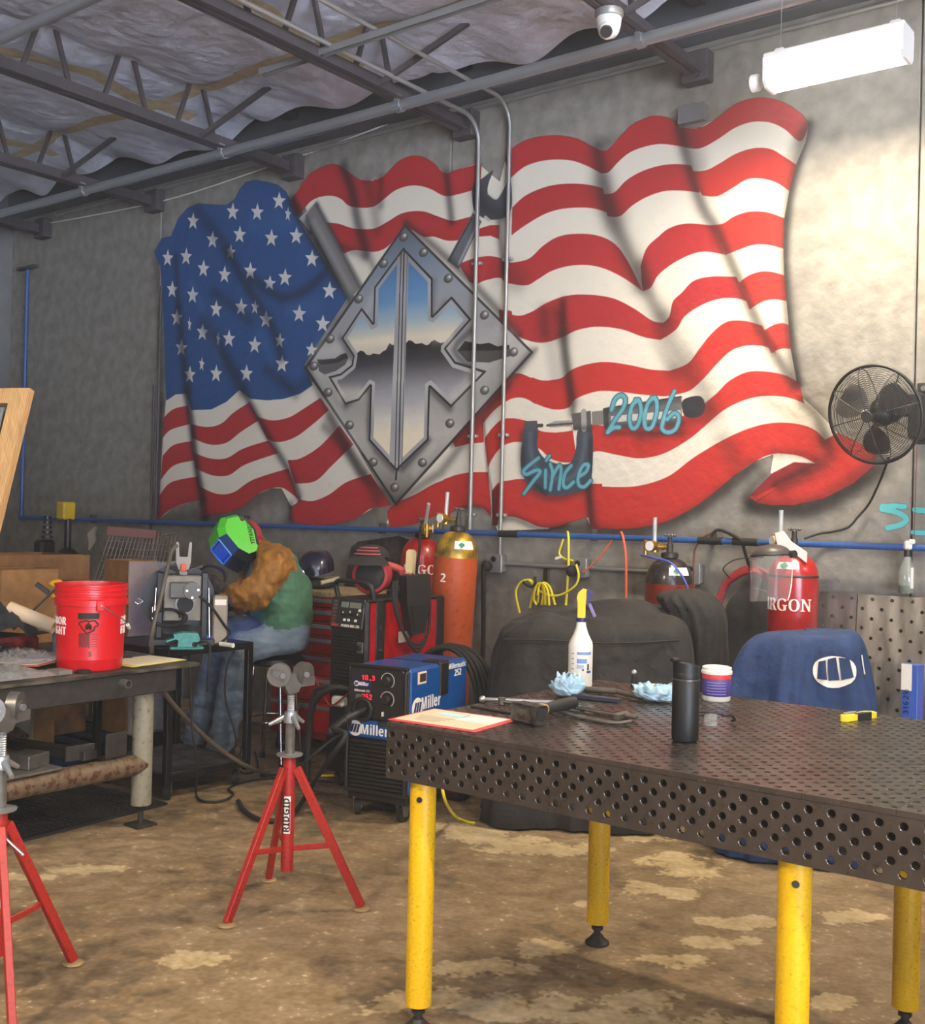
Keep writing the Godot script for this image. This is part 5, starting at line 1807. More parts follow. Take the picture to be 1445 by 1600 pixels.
func hung_spray() -> void:
	var p := on_z(1421, 851, WZ + 0.06)
	var o := thing("spray_bottle", "clear spray bottle of green liquid hung by its trigger on the blue pipe", "spray bottle", p)
	obj("trigger_head", mb().box(Vector3(0.0, -0.005, 0.028), Vector3(0.04, 0.05, 0.034), 0.012), M.white, o)
	obj("nozzle", mb().box(Vector3(0.02, 0.015, 0.034), Vector3(0.03, 0.025, 0.02), 0.006), M.white, o)
	obj("collar", mb().cyl(Vector3(0, -0.06, 0.03), Vector3(0, -0.025, 0.03), 0.017, 0.017, 16), M.plastic, o)
	var prof := PackedVector2Array([Vector2(0, -0.235), Vector2(0.036, -0.235), Vector2(0.04, -0.228), Vector2(0.04, -0.14), Vector2(0.034, -0.11), Vector2(0.018, -0.075), Vector2(0.016, -0.058)])
	obj("bottle", mb().lathe(prof, 24, Vector3(0, 0, 0.032)), mat(rgb(200, 210, 196), 0.1, 0.0, {"alpha": 0.3}), o)
	obj("liquid", mb().lathe(PackedVector2Array([Vector2(0, -0.233), Vector2(0.034, -0.232), Vector2(0.0378, -0.226), Vector2(0.0378, -0.2), Vector2(0, -0.2)]), 24, Vector3(0, 0, 0.032)), mat(rgb(24, 70, 36), 0.2), o)
	obj("paper_strip", mb().box(Vector3(0.03, -0.16, 0.06), Vector3(0.014, 0.1, 0.003), 0.001), M.paper, o)
	cable("string", "thin brown string hanging down the wall to the spray bottle", [Vector3(p.x + 0.012, 1.95, WZ + 0.012), Vector3(p.x + 0.012, 1.41, WZ + 0.03)], 0.0022, M.brown_cord, 2, 5, "string")

func plates() -> void:
	M.alu = mat(rgb(186, 176, 160), 0.42, 0.45, {"tex": "alu_streak", "s": 0.8})
	M.alu_dark = mat(rgb(136, 126, 122), 0.42, 0.45, {"tex": "alu_streak", "s": 0.8})
	var p := 0.093
	var defs := [[-1.995, 0.19, "dull dark drilled metal plate leaning on the wall behind the blue cover"], [-1.8, 0.9, "bright drilled metal plate leaning on the wall below the hung spray bottle"]]
	for d in defs:
		var xs := [0.0]
		var n := int(round(d[1] / (p * 0.5)))
		for i in range(1, n):
			xs.append(d[1] * i / n)
		xs.append(d[1])
		var ys := []
		for j in 25:
			ys.append(1.15 * j / 24.0)
		var m := mb()
		m.holed(d[1], 1.15, 0.012, xs, ys, func(i, j): return (i + j) % 2 == 0, 0.0095, 12)
		var o := obj("drilled_plate", m, M.alu_dark if d[1] < 0.5 else M.alu)
		o.position = Vector3(d[0], 0.0, -5.52)
		o.rotation.x = -0.085
		tag(o, d[2], "plate", "drilled plates leaning on the wall")
	var t := thing("blue_carton", "tall narrow blue and white carton standing before the drilled plate", "carton", on_z(1424, 1125, -5.3) * Vector3(1, 0, 1), -0.2)
	obj("carton", mb().box(Vector3(0.0, 0.43, 0), Vector3(0.078, 0.86, 0.06), 0.003), mat(rgb(58, 92, 176), 0.5), t)
	obj("white_label", mb().box(Vector3(-0.013, 0.8, 0.0305), Vector3(0.05, 0.12, 0.002), 0.0005), M.print_white, t)
	text_part("316 2%", 0.026, M.print_black, t, Vector3(-0.013, 0.69, 0.031), Vector3(0, 0, PI / 2), {"weight": 400})
	var e := thing("red_extinguisher", "red fire extinguisher beside the blue carton, partly out of sight", "extinguisher", Vector3(-1.33, 0, -5.42))
	obj("tank", mb().lathe(PackedVector2Array([Vector2(0, 0), Vector2(0.07, 0), Vector2(0.075, 0.02), Vector2(0.075, 0.62), Vector2(0.05, 0.69), Vector2(0.02, 0.71), Vector2(0, 0.71)]), 24), M.bottle_red, e)
	obj("valve_handle", mb().box(Vector3(-0.02, 0.73, 0), Vector3(0.1, 0.03, 0.03), 0.006), M.plastic, e)

# ---------------------------------------------------------------- draped covers
func drape_pt(lv: Array, phi: float, t: float, ex: float, nz: FastNoiseLite) -> Vector3:
	var i := clampi(int(t), 0, lv.size() - 2)
	var f := t - i
	var a: Array = lv[maxi(i - 1, 0)]
	var b: Array = lv[i]
	var c: Array = lv[i + 1]
	var d: Array = lv[mini(i + 2, lv.size() - 1)]
	var q := []
	for k in 7:
		q.append(cubic_interpolate(b[k], c[k], a[k], d[k], f) if k < 5 else lerpf(b[k], c[k], f))
	var cp := cos(phi)
	var sp := sin(phi)
	var r: float = pow(pow(absf(cp), ex) + pow(absf(sp), ex), -1.0 / ex)
	var p := Vector3(q[3] + cp * r * q[1], q[0], q[4] + sp * r * q[2])
	var fold: float = q[5]
	var w := nz.get_noise_3d(cp * 160.0, q[0] * 60.0, sp * 160.0) + 0.6 * nz.get_noise_3d(cp * 420.0, q[0] * 120.0 + 50.0, sp * 420.0)
	p += Vector3(cp, 0, sp) * fold * w
	p.y += q[6] * (cp * 0.5 + nz.get_noise_3d(p.x * 250.0, 10.0, p.z * 250.0) * 0.6)
	return p

func drape(called: String, lv: Array, ex: float, seed_: int, nphi: int, per: int, material: Material, parent: Node) -> MeshInstance3D:
	var nz := FastNoiseLite.new()
	nz.seed = seed_
	nz.frequency = 0.01
	nz.fractal_octaves = 2
	var rows := []
	for j in (lv.size() - 1) * per + 1:
		var row := PackedVector3Array()
		for i in nphi + 1:
			row.append(drape_pt(lv, TAU * (i % nphi) / nphi, minf(float(j) / per, lv.size() - 1.0001), ex, nz))
		rows.append(row)
	return obj(called, mb().grid(rows, Vector3.ZERO, Vector3(lv[0][3], 0.45, lv[0][4]), true), material, parent)

func covers() -> void:
	M.black_cloth = mat(rgb(40, 38, 36), 0.82, 0.0, {"tex": "soft", "s": 2.0, "bump": "wrinkle", "bs": 0.5, "rim": 0.25})
	M.blue_cloth = mat(rgb(26, 56, 104), 0.75, 0.0, {"tex": "soft", "s": 2.0, "bump": "wrinkle", "bs": 0.5, "rim": 0.25})
	# level: y, half width, half depth, centre x, centre z, fold depth, slope of the top
	var lb := [[0.012, 0.46, 0.34, -0.06, 0.02, 0.05, 0.0], [0.1, 0.45, 0.34, -0.06, 0.02, 0.05, 0.0], [0.4, 0.49, 0.34, 0.0, 0.0, 0.075, 0.0], [0.7, 0.495, 0.33, 0.02, 0.0, 0.06, 0.01], [0.9, 0.47, 0.31, 0.03, -0.01, 0.03, 0.05], [0.985, 0.42, 0.27, 0.02, -0.02, 0.02, 0.09], [1.02, 0.25, 0.16, 0.0, -0.02, 0.0, 0.1], [1.03, 0.002, 0.002, 0.0, -0.02, 0.0, 0.06]]
	var o := thing("machine_cover", "black cloth cover draped over a machine in front of the mural wall", "cover", Vector3(-2.9, 0, -4.86), 0.585)
	drape("cloth", lb, 5.0, 41, 120, 8, M.black_cloth, o)
	obj("seam", mb().tube(curve([Vector3(-0.42, 0.9, 0.31), Vector3(-0.2, 0.905, 0.335), Vector3(0.1, 0.9, 0.335), Vector3(0.42, 0.92, 0.3)], 6), 0.005, 6), M.black_cloth, o)
	var st := mb()
	st.tube(curve([Vector3(0.0, 0.5, 0.345), Vector3(0.13, 0.6, 0.352), Vector3(0.26, 0.72, 0.345)], 5), 0.006, 6)
	obj("strap", st, M.black_cloth, o)
	obj("strap", mb().tube(curve([Vector3(0.04, 0.75, 0.345), Vector3(0.13, 0.6, 0.354), Vector3(0.2, 0.48, 0.35)], 5), 0.006, 6), M.black_cloth, o)
	# loose jacket of cloth thrown over its corner
	var lj := [[0.45, 0.1, 0.12, 0.0, 0.0, 0.04, 0.0], [0.75, 0.12, 0.13, -0.01, 0.0, 0.04, 0.0], [1.0, 0.14, 0.14, -0.03, 0.0, 0.03, 0.0], [1.1, 0.14, 0.12, -0.08, 0.0, 0.02, 0.02], [1.135, 0.08, 0.06, -0.1, 0.0, 0.01, 0.02], [1.14, 0.001, 0.001, -0.1, 0.0, 0.0, 0.0]]
	var j := drape("loose_flap", lj, 3.0, 47, 60, 8, M.black_cloth, o)
	j.transform = o.transform.affine_inverse() * Transform3D(Basis(Vector3.UP, 0.585), Vector3(-2.44, 0, -5.2))
	# blue cover
	var bl := [[0.012, 0.36, 0.27, 0.0, 0.0, 0.05, 0.0], [0.35, 0.35, 0.26, 0.0, 0.0, 0.07, 0.0], [0.65, 0.325, 0.25, 0.0, 0.0, 0.06, 0.0], [0.85, 0.28, 0.215, 0.01, 0.0, 0.045, 0.02], [0.975, 0.235, 0.17, 0.03, 0.0, 0.012, 0.05], [1.0, 0.15, 0.1, 0.04, 0.0, 0.0, 0.06], [1.0, 0.002, 0.002, 0.03, 0.0, 0.0, 0.03]]
	var b := thing("machine_cover", "blue cloth cover with a white emblem draped over a machine", "cover", Vector3(-1.86, 0, -4.96), 0.34)
	drape("cloth", bl, 4.0, 52, 120, 8, M.blue_cloth, b)
	var nz := FastNoiseLite.new()
	nz.seed = 52
	nz.frequency = 0.01
	nz.fractal_octaves = 2
	# emblem disc with three slanted bars, lying on the cloth
	emblem_patch(b, bl, 4.0, nz, 1.08, 3.0, 0.082, 0.09)

func emblem_patch(parent: Node, lv: Array, ex: float, nz: FastNoiseLite, phi: float, t: float, w: float, h: float) -> void:
	var put := func(x: float, y: float, off: float) -> Vector3:
		var p := drape_pt(lv, phi - x * 3.3, t + y * 5.2, ex, nz)
		var q := Vector3(p.x - lv[0][3], 0.12, p.z - lv[0][4]).normalized()
		return p + q * off
	var disc := []
	for j in 13:
		var row := PackedVector3Array()
		for i in 25:
			var a := TAU * i / 24.0
			var rr := j / 12.0
			row.append(put.call(cos(a) * w * rr, sin(a) * h * rr * (0.92 if sin(a) < 0 else 0.8), 0.006))
		disc.append(row)
	obj("emblem_disc", mb().grid(disc, Vector3(0.2, 0.2, 1)), M.print_white, parent)
	var bars := [[[-0.062, -0.05], [-0.028, -0.05], [-0.035, 0.045], [-0.06, 0.035]], [[-0.02, -0.055], [0.018, -0.05], [0.008, 0.06], [-0.026, 0.05]], [[0.026, -0.05], [0.062, -0.035], [0.05, 0.055], [0.016, 0.06]]]
	for q in bars:
		var rows := []
		for j in 6:
			var row := PackedVector3Array()
			var f := j / 5.0
			for i in 4:
				var g := i / 3.0
				var lo := lerpf(q[0][0], q[1][0], g)
				var lo2 := lerpf(q[0][1], q[1][1], g)
				var hi := lerpf(q[3][0], q[2][0], g)
				var hi2 := lerpf(q[3][1], q[2][1], g)
				row.append(put.call(lerpf(lo, hi, f), lerpf(lo2, hi2, f), 0.016))
			rows.append(row)
		obj("emblem_bar", mb().grid(rows, Vector3(0.2, 0.2, 1)), M.blue_cloth, parent)
	for q in [[[0.12, -0.02], [0.14, -0.02], [0.14, 0.075], [0.12, 0.075]], [[0.14, 0.05], [0.14, 0.078], [0.175, -0.01], [0.17, -0.04]]]:
		var rows := []
		for j in 5:
			var row := PackedVector3Array()
			for i in 3:
				var f := j / 4.0
				var g := i / 2.0
				row.append(put.call(lerpf(lerpf(q[0][0], q[1][0], g), lerpf(q[3][0], q[2][0], g), f), lerpf(lerpf(q[0][1], q[1][1], g), lerpf(q[3][1], q[2][1], g), f), 0.006))
			rows.append(row)
		obj("emblem_letter", mb().grid(rows, Vector3(0.2, 0.2, 1)), M.print_white, parent)

# ================================================================ welding machines and the tool chest
func machines() -> void:
	M.blue_paint = mat(rgb(16, 84, 158), 0.32, 0.0, {"tex": "soft", "s": 3.0, "coat": 0.25, "coat_r": 0.25})
	M.bezel = mat(rgb(34, 32, 30), 0.5, 0.0, {"tex": "soft", "s": 6.0})
	M.red_paint = mat(rgb(178, 16, 26), 0.28, 0.0, {"tex": "soft", "s": 3.0, "coat": 0.3, "coat_r": 0.2})
	M.display = mat(rgb(255, 30, 60), 0.5, 0.0, {"glow": 3.0, "glow_c": Color(1.0, 0.06, 0.16)})
	blue_welder()
	red_welder()
	tool_chest()
	chest_top_things()

func emblem_flat(parent: Node, c: Vector3, r: float, rot: Vector3, squash := 1.0) -> void:
	var b := Basis.from_euler(rot)
	var poly_ := PackedVector2Array()
	for i in 28:
		var a := TAU * i / 28.0
		poly_.append(Vector2(cos(a) * r * squash, sin(a) * r))
	obj("emblem_disc", mb().slab(poly_, 0.002, Transform3D(b, c)), M.print_white, parent)
	for k in 3:
		var x := (k - 1) * r * 0.44 * squash
		var h := r * 0.55
		var w := r * 0.16 * squash
		var s := r * 0.16 * squash
		obj("emblem_bar", mb().slab(PackedVector2Array([Vector2(x - w - s, -h), Vector2(x + w - s, -h), Vector2(x + w + s, h), Vector2(x - w + s, h)]), 0.002, Transform3D(b, c + b * Vector3(0, 0, 0.0015))), mat(rgb(24, 46, 96), 0.5), parent)

func caster(parent: Node, at: Vector3, r: float, turn := 0.0, called := "caster") -> void:
	var o := Node3D.new()
	o.name = called
	parent.add_child(o, true)
	o.position = at
	o.rotation.y = turn
	obj("wheel", mb().cyl(Vector3(-0.014, r, 0), Vector3(0.014, r, 0), r, r, 20), M.rubber, o)
	var f := mb()
	for s in [-1.0, 1.0]:
		f.slab(PackedVector2Array([Vector2(-0.014, r - 0.012), Vector2(0.014, r - 0.012), Vector2(0.03, 2 * r + 0.012), Vector2(-0.03, 2 * r + 0.012)]), 0.003, Transform3D(Basis(Vector3.UP, PI / 2), Vector3(0.02 * s, 0, 0)))
	f.box(Vector3(0, 2 * r + 0.014, 0), Vector3(0.05, 0.006, 0.06), 0.001)
	f.cyl(Vector3(-0.024, r, 0), Vector3(0.024, r, 0), 0.006, 0.006, 8)
	obj("fork", f, M.steel, o)

func blue_welder() -> void:
	var o := thing("welding_machine", "blue and black wire-feed welding machine on casters, red digits lit on its front", "welder", Vector3(-3.655, 0, -4.375), 0.17)
	var w := 0.172
	var zf := 0.315
	# sheet-metal case
	obj("case", mb().box(Vector3(0, 0.43, -0.015), Vector3(0.335, 0.62, 0.6), 0.016), M.blue_paint, o)
	obj("top_seam", mb().box(Vector3(0, 0.7408, -0.03), Vector3(0.33, 0.003, 0.006), 0.001), M.bezel, o)
	obj("base_tray", mb().box(Vector3(0, 0.11, -0.02), Vector3(0.34, 0.05, 0.64), 0.006), M.bezel, o)
	# front: upper bezel, blue band, louvred grille
	var up := mb()
	up.box(Vector3(0, 0.61, zf - 0.01), Vector3(0.345, 0.262, 0.03), 0.012)
	up.box(Vector3(0, 0.745, zf - 0.004), Vector3(0.34, 0.012, 0.03), 0.003)
	up.box(Vector3(0.163, 0.6, zf + 0.008), Vector3(0.018, 0.26, 0.02), 0.006)
	var fb := obj("front_bezel", up, M.bezel, o)
	obj("screw", mb().cyl(Vector3(-0.155, 0.73, zf + 0.004), Vector3(-0.155, 0.73, zf + 0.008), 0.006, 0.006, 8), M.chrome, fb)
	obj("screw", mb().cyl(Vector3(0.15, 0.73, zf + 0.004), Vector3(0.15, 0.73, zf + 0.008), 0.006, 0.006, 8), M.chrome, fb)
	obj("name_plate", mb().box(Vector3(-0.085, 0.655, zf + 0.005), Vector3(0.1, 0.04, 0.003), 0.001), mat(rgb(14, 34, 76), 0.4), fb)
	emblem_flat(fb, Vector3(-0.117, 0.655, zf + 0.0085), 0.014, Vector3.ZERO)
	text_part("Miller", 0.018, M.print_white, fb, Vector3(-0.075, 0.655, zf + 0.0075), Vector3.ZERO, {"scale": Vector3(0.8, 1, 1)})
	text_part("Millermatic 252", 0.011, M.print_white, fb, Vector3(-0.085, 0.622, zf + 0.006), Vector3.ZERO, {"weight": 400, "scale": Vector3(0.85, 1, 1)})
	for q in [[-0.05, 0.687, "10.3"], [-0.055, 0.594, "252"]]:
		obj("display_window", mb().box(Vector3(q[0], q[1], zf + 0.005), Vector3(0.06, 0.03, 0.003), 0.001), M.print_black, fb)
		text_part(q[2], 0.024, M.display, fb, Vector3(q[0], q[1], zf + 0.0075), Vector3.ZERO, {"name": "display_digits", "font": "Droid Sans Mono"})
	for k in 4:
		obj("caption_line", mb().box(Vector3(-0.1, 0.6 - 0.006 * k, zf + 0.0055), Vector3(0.04, 0.003, 0.001), 0.0), mat(rgb(140, 138, 132), 0.6), fb)
	for y in [0.682, 0.592]:
		var kn := mb()
		kn.lathe(PackedVector2Array([Vector2(0.0, 0.0), Vector2(0.025, 0.0), Vector2(0.022, 0.022), Vector2(0.018, 0.026), Vector2(0, 0.026)]), 20, Vector3(0.06, y, zf + 0.004), Basis(Vector3.RIGHT, PI / 2))
		obj("knob", kn, M.plastic, fb)
		var arc := PackedVector3Array()
		for i in 22:
			var a := -0.9 + 3.9 * i / 21.0
			arc.append(Vector3(0.06 + cos(a) * 0.037, y + sin(a) * 0.037, zf + 0.006))
		obj("dial_arc", mb().tube(arc, 0.0028, 5), mat(rgb(176, 172, 160), 0.5), fb)
	obj("toggle", mb().box(Vector3(0.04, 0.52, zf + 0.012), Vector3(0.008, 0.022, 0.016), 0.002), M.print_white, fb)
	obj("power_switch", mb().box(Vector3(0.04, 0.47, zf + 0.01), Vector3(0.05, 0.022, 0.02), 0.004), M.plastic, fb)
	# torch socket ring and the plug in it
	var ring := PackedVector3Array()
	for i in 25:
		var a := TAU * i / 24.0
		ring.append(Vector3(-0.075 + cos(a) * 0.05, 0.532 + sin(a) * 0.05, zf + 0.012))
	obj("socket_ring", mb().tube(ring, 0.013, 10, PackedFloat32Array(), 1.0, true), M.bezel, fb)
	obj("socket_well", mb().cyl(Vector3(-0.075, 0.532, zf + 0.0), Vector3(-0.075, 0.532, zf + 0.008), 0.045, 0.045, 24), M.print_black, fb)
	obj("side_socket", mb().cyl(Vector3(-0.147, 0.525, zf), Vector3(-0.147, 0.525, zf + 0.02), 0.02, 0.024, 16), M.plastic, fb)
	obj("torch_plug", mb().tube(PackedVector3Array([Vector3(-0.06, 0.537, zf + 0.0), Vector3(-0.105, 0.5, zf + 0.1)]), 0.018, 14), M.plastic, o)
	var band_ := obj("blue_band", mb().box(Vector3(0, 0.437, zf - 0.004), Vector3(0.336, 0.086, 0.03), 0.006), M.blue_paint, o)
	emblem_flat(band_, Vector3(-0.115, 0.437, zf + 0.0125), 0.038, Vector3.ZERO)
	text_part("Miller", 0.048, M.print_white, band_, Vector3(-0.005, 0.435, zf + 0.012), Vector3.ZERO, {"scale": Vector3(0.85, 1, 1)})
	var gr := mb()
	gr.box(Vector3(-0.165, 0.263, zf - 0.002), Vector3(0.018, 0.27, 0.036), 0.006)
	gr.box(Vector3(0.165, 0.263, zf - 0.002), Vector3(0.018, 0.27, 0.036), 0.006)
	gr.box(Vector3(0, 0.135, zf - 0.002), Vector3(0.34, 0.02, 0.036), 0.006)
	gr.box(Vector3(0, 0.263, zf - 0.02), Vector3(0.33, 0.26, 0.01), 0.0)
	obj("grille_frame", gr, M.bezel, o)
	var lv := mb()
	lv.box(Vector3.ZERO, Vector3(0.31, 0.012, 0.022), 0.003, Basis(Vector3.RIGHT, 0.5))
	var lm := lv.mesh()
	for k in 12:
		var l := obj("louvre", lm, M.bezel, o)
		l.position = Vector3(0, 0.158 + 0.0198 * k, zf - 0.004)
	# side: latch strap, stickers, lettering
	var rs := Vector3(0, PI / 2, 0)
	obj("latch_strap", mb().box(Vector3(0.16, 0.66, -0.05), Vector3(0.028, 0.18, 0.1), 0.012), M.bezel, o)
	obj("strap_top", mb().box(Vector3(0.115, 0.742, -0.05), Vector3(0.11, 0.014, 0.1), 0.006), M.bezel, o)
	obj("warning_sticker", mb().box(Vector3(0.168, 0.69, 0.175), Vector3(0.002, 0.06, 0.085), 0.0), mat(rgb(230, 214, 190), 0.5), o)
	obj("warning_band", mb().box(Vector3(0.1695, 0.69, 0.168), Vector3(0.002, 0.04, 0.06), 0.0), mat(rgb(70, 44, 24), 0.5), o)
	emblem_flat(o, Vector3(0.169, 0.545, 0.215), 0.052, rs)
	text_part("Miller", 0.06, M.print_white, o, Vector3(0.168, 0.56, 0.08), rs, {"scale": Vector3(0.85, 1, 1)})
	text_part("Millermatic", 0.026, M.print_white, o, Vector3(0.168, 0.712, -0.19), rs)
	text_part("252", 0.034, M.print_white, o, Vector3(0.168, 0.675, -0.2), rs)
	caster(o, Vector3(-0.13, 0, zf - 0.05), 0.038, 0.6)
	caster(o, Vector3(0.13, 0, zf - 0.05), 0.038, -0.2)
	for s in [-1.0, 1.0]:
		obj("rear_wheel", mb().cyl(Vector3(0.185 * s - 0.015, 0.1, -0.26), Vector3(0.185 * s + 0.015, 0.1, -0.26), 0.1, 0.1, 24), M.rubber, o)
	obj("hose_rack", mb().box(Vector3(0.02, 0.7, -0.335), Vector3(0.1, 0.03, 0.05), 0.004), M.bezel, o)
	# coiled cable on the rear rack
	var c := thing("cable_coil", "thick black welding cable coiled over the back of the blue machine", "cable", o.position, 0.17)
	for k in 5:
		var p := PackedVector3Array()
		for i in 33:
			var a := TAU * i / 32.0 + 0.4 * k
			p.append(Vector3(0.0 + 0.014 * k + cos(a) * (0.205 + 0.008 * k), 0.5 + sin(a) * (0.275 + 0.007 * (k % 3)), -0.355 - 0.013 * k + 0.008 * sin(3.0 * a)))
		obj("loop", mb().tube(p, 0.0125, 8, PackedFloat32Array(), 1.0, true), M.rubber, c)
	# torch lead from the socket, to the floor and on to the stand
	var T0 := o.transform
	var a0 := T0 * Vector3(-0.105, 0.5, zf + 0.1)
	lead_part(o, "torch_lead", [a0, a0 + Vector3(-0.05, -0.05, 0.05), on_z(540, 1148, a0.z + 0.1), on_z(515, 1185, a0.z + 0.12), on_y(487, 1228, 0.06), on_y(455, 1275, 0.016), on_y(415, 1282, 0.016), on_y(385, 1270, 0.016), on_y(372, 1252, 0.016)], 0.0125)
	var rib := mb()
	for k in 8:
		var q := a0.lerp(a0 + Vector3(-0.06, -0.07, 0.06), k / 8.0)
		rib.ball(q, Vector3(0.02, 0.02, 0.02), 10)
	obj("ribbed_sleeve", rib, M.plastic, o).transform = T0.affine_inverse()
	lead_part(o, "ground_lead", [T0 * Vector3(-0.147, 0.525, zf + 0.02), on_z(545, 1140, -4.0), on_z(520, 1155, -3.95), on_y(470, 1195, 0.25), on_y(440, 1210, 0.06), on_y(408, 1212, 0.012)], 0.008)

func lead_part(o: Node3D, called: String, p: Array, r: float) -> void:
	obj(called, mb().tube(curve(p, 6), r, 8), M.rubber, o).transform = o.transform.affine_inverse()

func red_welder() -> void:
	# stands on its own cart; front to the +z side
	var o := thing("welding_machine", "red and black wire-feed welding machine with a slanted dial panel, standing on a cart", "welder", Vector3(-4.075, 0, -4.66))
	var hw := 0.135
	var zf := 0.31
	obj("case", mb().box(Vector3(0, 0.66, -0.02), Vector3(0.262, 0.72, 0.62), 0.008), M.red_paint, o)
	obj("front_frame", mb().box(Vector3(0, 0.66, zf - 0.02), Vector3(0.27, 0.74, 0.04), 0.014), M.bezel, o)
	obj("lower_cart", mb().box(Vector3(0, 0.2, -0.02), Vector3(0.3, 0.2, 0.66), 0.01), M.black_paint, o)
	obj("top_lid", mb().box(Vector3(0, 1.025, -0.02), Vector3(0.275, 0.02, 0.64), 0.008), M.bezel, o)
	for z in [0.2, -0.31]:
		obj("side_trim", mb().box(Vector3(0.128, 0.68, z), Vector3(0.018, 0.68, 0.07), 0.004), M.bezel, o)
	for y in [0.88, 0.76]:
		obj("trim_screw", mb().cyl(Vector3(0.136, y, 0.2), Vector3(0.142, y, 0.2), 0.012, 0.012, 10), M.chrome, o)
	var pb := Basis(Vector3.RIGHT, -0.16)
	var pc := Vector3(0, 0.955, zf + 0.004)
	var panel := obj("dial_panel", mb().box(pc, Vector3(0.235, 0.16, 0.012), 0.004, pb), mat(rgb(48, 48, 44), 0.4), o)
	for q in [[-0.02, 0.045, 0.05], [0.055, 0.045, 0.08]]:
		obj("readout_screen", mb().box(pc + pb * Vector3(q[0], q[1], 0.008), Vector3(q[2], 0.03, 0.004), 0.001, pb), mat(rgb(128, 132, 120), 0.3), panel)
	for q in [[-0.02, -0.005], [0.03, 0.0], [0.085, -0.01]]:
		obj("knob", mb().lathe(PackedVector2Array([Vector2(0, 0), Vector2(0.015, 0), Vector2(0.013, 0.014), Vector2(0, 0.014)]), 16, pc + pb * Vector3(q[0], q[1], 0.006), pb * Basis(Vector3.RIGHT, PI / 2)), M.plastic, panel)
		obj("pointer", mb().box(pc + pb * Vector3(q[0] + 0.004, q[1] + 0.008, 0.021), Vector3(0.006, 0.01, 0.002), 0.0, pb), M.print_white, panel)
	for q in [[-0.01, -0.035], [0.02, -0.035], [0.07, -0.035], [0.09, 0.02]]:
		obj("button", mb().box(pc + pb * Vector3(q[0], q[1], 0.008), Vector3(0.018, 0.014, 0.004), 0.001, pb), M.print_white, panel)
	for k in 7:
		obj("spec_mark", mb().box(pc + pb * Vector3(-0.09, 0.06 - 0.019 * k, 0.0065), Vector3(0.03, 0.01, 0.001), 0.0, pb), mat(rgb(90, 88, 82) if k < 3 else rgb(120, 60, 54), 0.6), panel)
	text_part("POWER MIG 256", 0.014, M.print_white, panel, pc + pb * Vector3(0.035, -0.066, 0.007), Vector3(-0.16, 0, 0), {"scale": Vector3(0.9, 1, 1)})
	obj("maker_mark", mb().box(pc + pb * Vector3(-0.075, -0.066, 0.007), Vector3(0.05, 0.012, 0.001), 0.0, pb), mat(rgb(180, 60, 50), 0.6), panel)
	obj("grille_back", mb().box(Vector3(-0.02, 0.72, zf + 0.002), Vector3(0.16, 0.26, 0.006), 0.001), M.print_black, o)
	for k in 14:
		obj("louvre", mb().box(Vector3(-0.02, 0.605 + 0.0178 * k, zf + 0.008), Vector3(0.15, 0.008, 0.012), 0.002, Basis(Vector3.RIGHT, 0.4)), M.plastic, o)
	obj("power_switch", mb().box(Vector3(0.095, 0.78, zf + 0.006), Vector3(0.045, 0.06, 0.012), 0.004), mat(rgb(86, 84, 80), 0.5), o)
	obj("switch_knob", mb().cyl(Vector3(0.095, 0.78, zf + 0.012), Vector3(0.095, 0.78, zf + 0.024), 0.015, 0.015, 12), M.plastic, o)
	for q in [-0.07, 0.0, 0.04, 0.09]:
		obj("socket", mb().cyl(Vector3(q, 0.565, zf), Vector3(q, 0.565, zf + 0.02), 0.013, 0.013, 10), M.plastic, o)
	obj("handle", mb().tube(curve([Vector3(-0.12, 1.03, zf - 0.05), Vector3(-0.12, 1.115, zf - 0.03), Vector3(0.0, 1.125, zf - 0.02), Vector3(0.12, 1.11, zf - 0.03), Vector3(0.135, 1.03, zf - 0.05)], 5), 0.014, 8), M.plastic, o)
	for q in [[-0.13, 0.2], [0.13, 0.2], [-0.13, -0.28], [0.13, -0.28]]:
		caster(o, Vector3(q[0], 0, q[1]), 0.04)
	# gun lead sagging under the front and wires beside it
	obj("gun_lead", mb().tube(curve([Vector3(0.06, 0.55, zf + 0.02), Vector3(0.0, 0.57, zf + 0.1), Vector3(-0.12, 0.48, zf + 0.12), Vector3(-0.17, 0.3, zf + 0.1), Vector3(-0.16, 0.06, zf + 0.12)], 6), 0.017, 10), M.rubber, o)
	obj("gun_lead", mb().tube(curve([Vector3(0.0, 0.56, zf + 0.02), Vector3(-0.1, 0.56, zf + 0.07), Vector3(-0.17, 0.5, zf + 0.08), Vector3(-0.2, 0.25, zf + 0.08), Vector3(-0.18, 0.05, zf + 0.1)], 6), 0.014, 8), M.rubber, o)
	obj("gas_bracket", mb().box(Vector3(0, 0.06, -0.42), Vector3(0.3, 0.02, 0.26), 0.004), M.black_paint, o)
	# torch holster on its side
	var h := thing("torch_holster", "black torch holster hanging with looped leads on the side of the red machine", "holster", Vector3(-3.915, 0.985, -4.67))
	var hp := mb()
	hp.slab(PackedVector2Array([Vector2(-0.085, 0.17), Vector2(0.075, 0.18), Vector2(0.085, 0.06), Vector2(0.05, -0.14), Vector2(-0.035, -0.15), Vector2(-0.075, 0.02)]), 0.07, Transform3D(Basis(Vector3.UP, PI / 2 - 0.25), Vector3(0.06, 0, 0)))
	obj("pouch", hp, M.bezel, h)
	obj("flap", mb().slab(PackedVector2Array([Vector2(-0.05, 0.03), Vector2(0.05, 0.04), Vector2(0.04, -0.1), Vector2(-0.03, -0.11)]), 0.008, Transform3D(Basis(Vector3.UP, PI / 2 - 0.25), Vector3(0.066, -0.02, 0.0))), M.black, h)
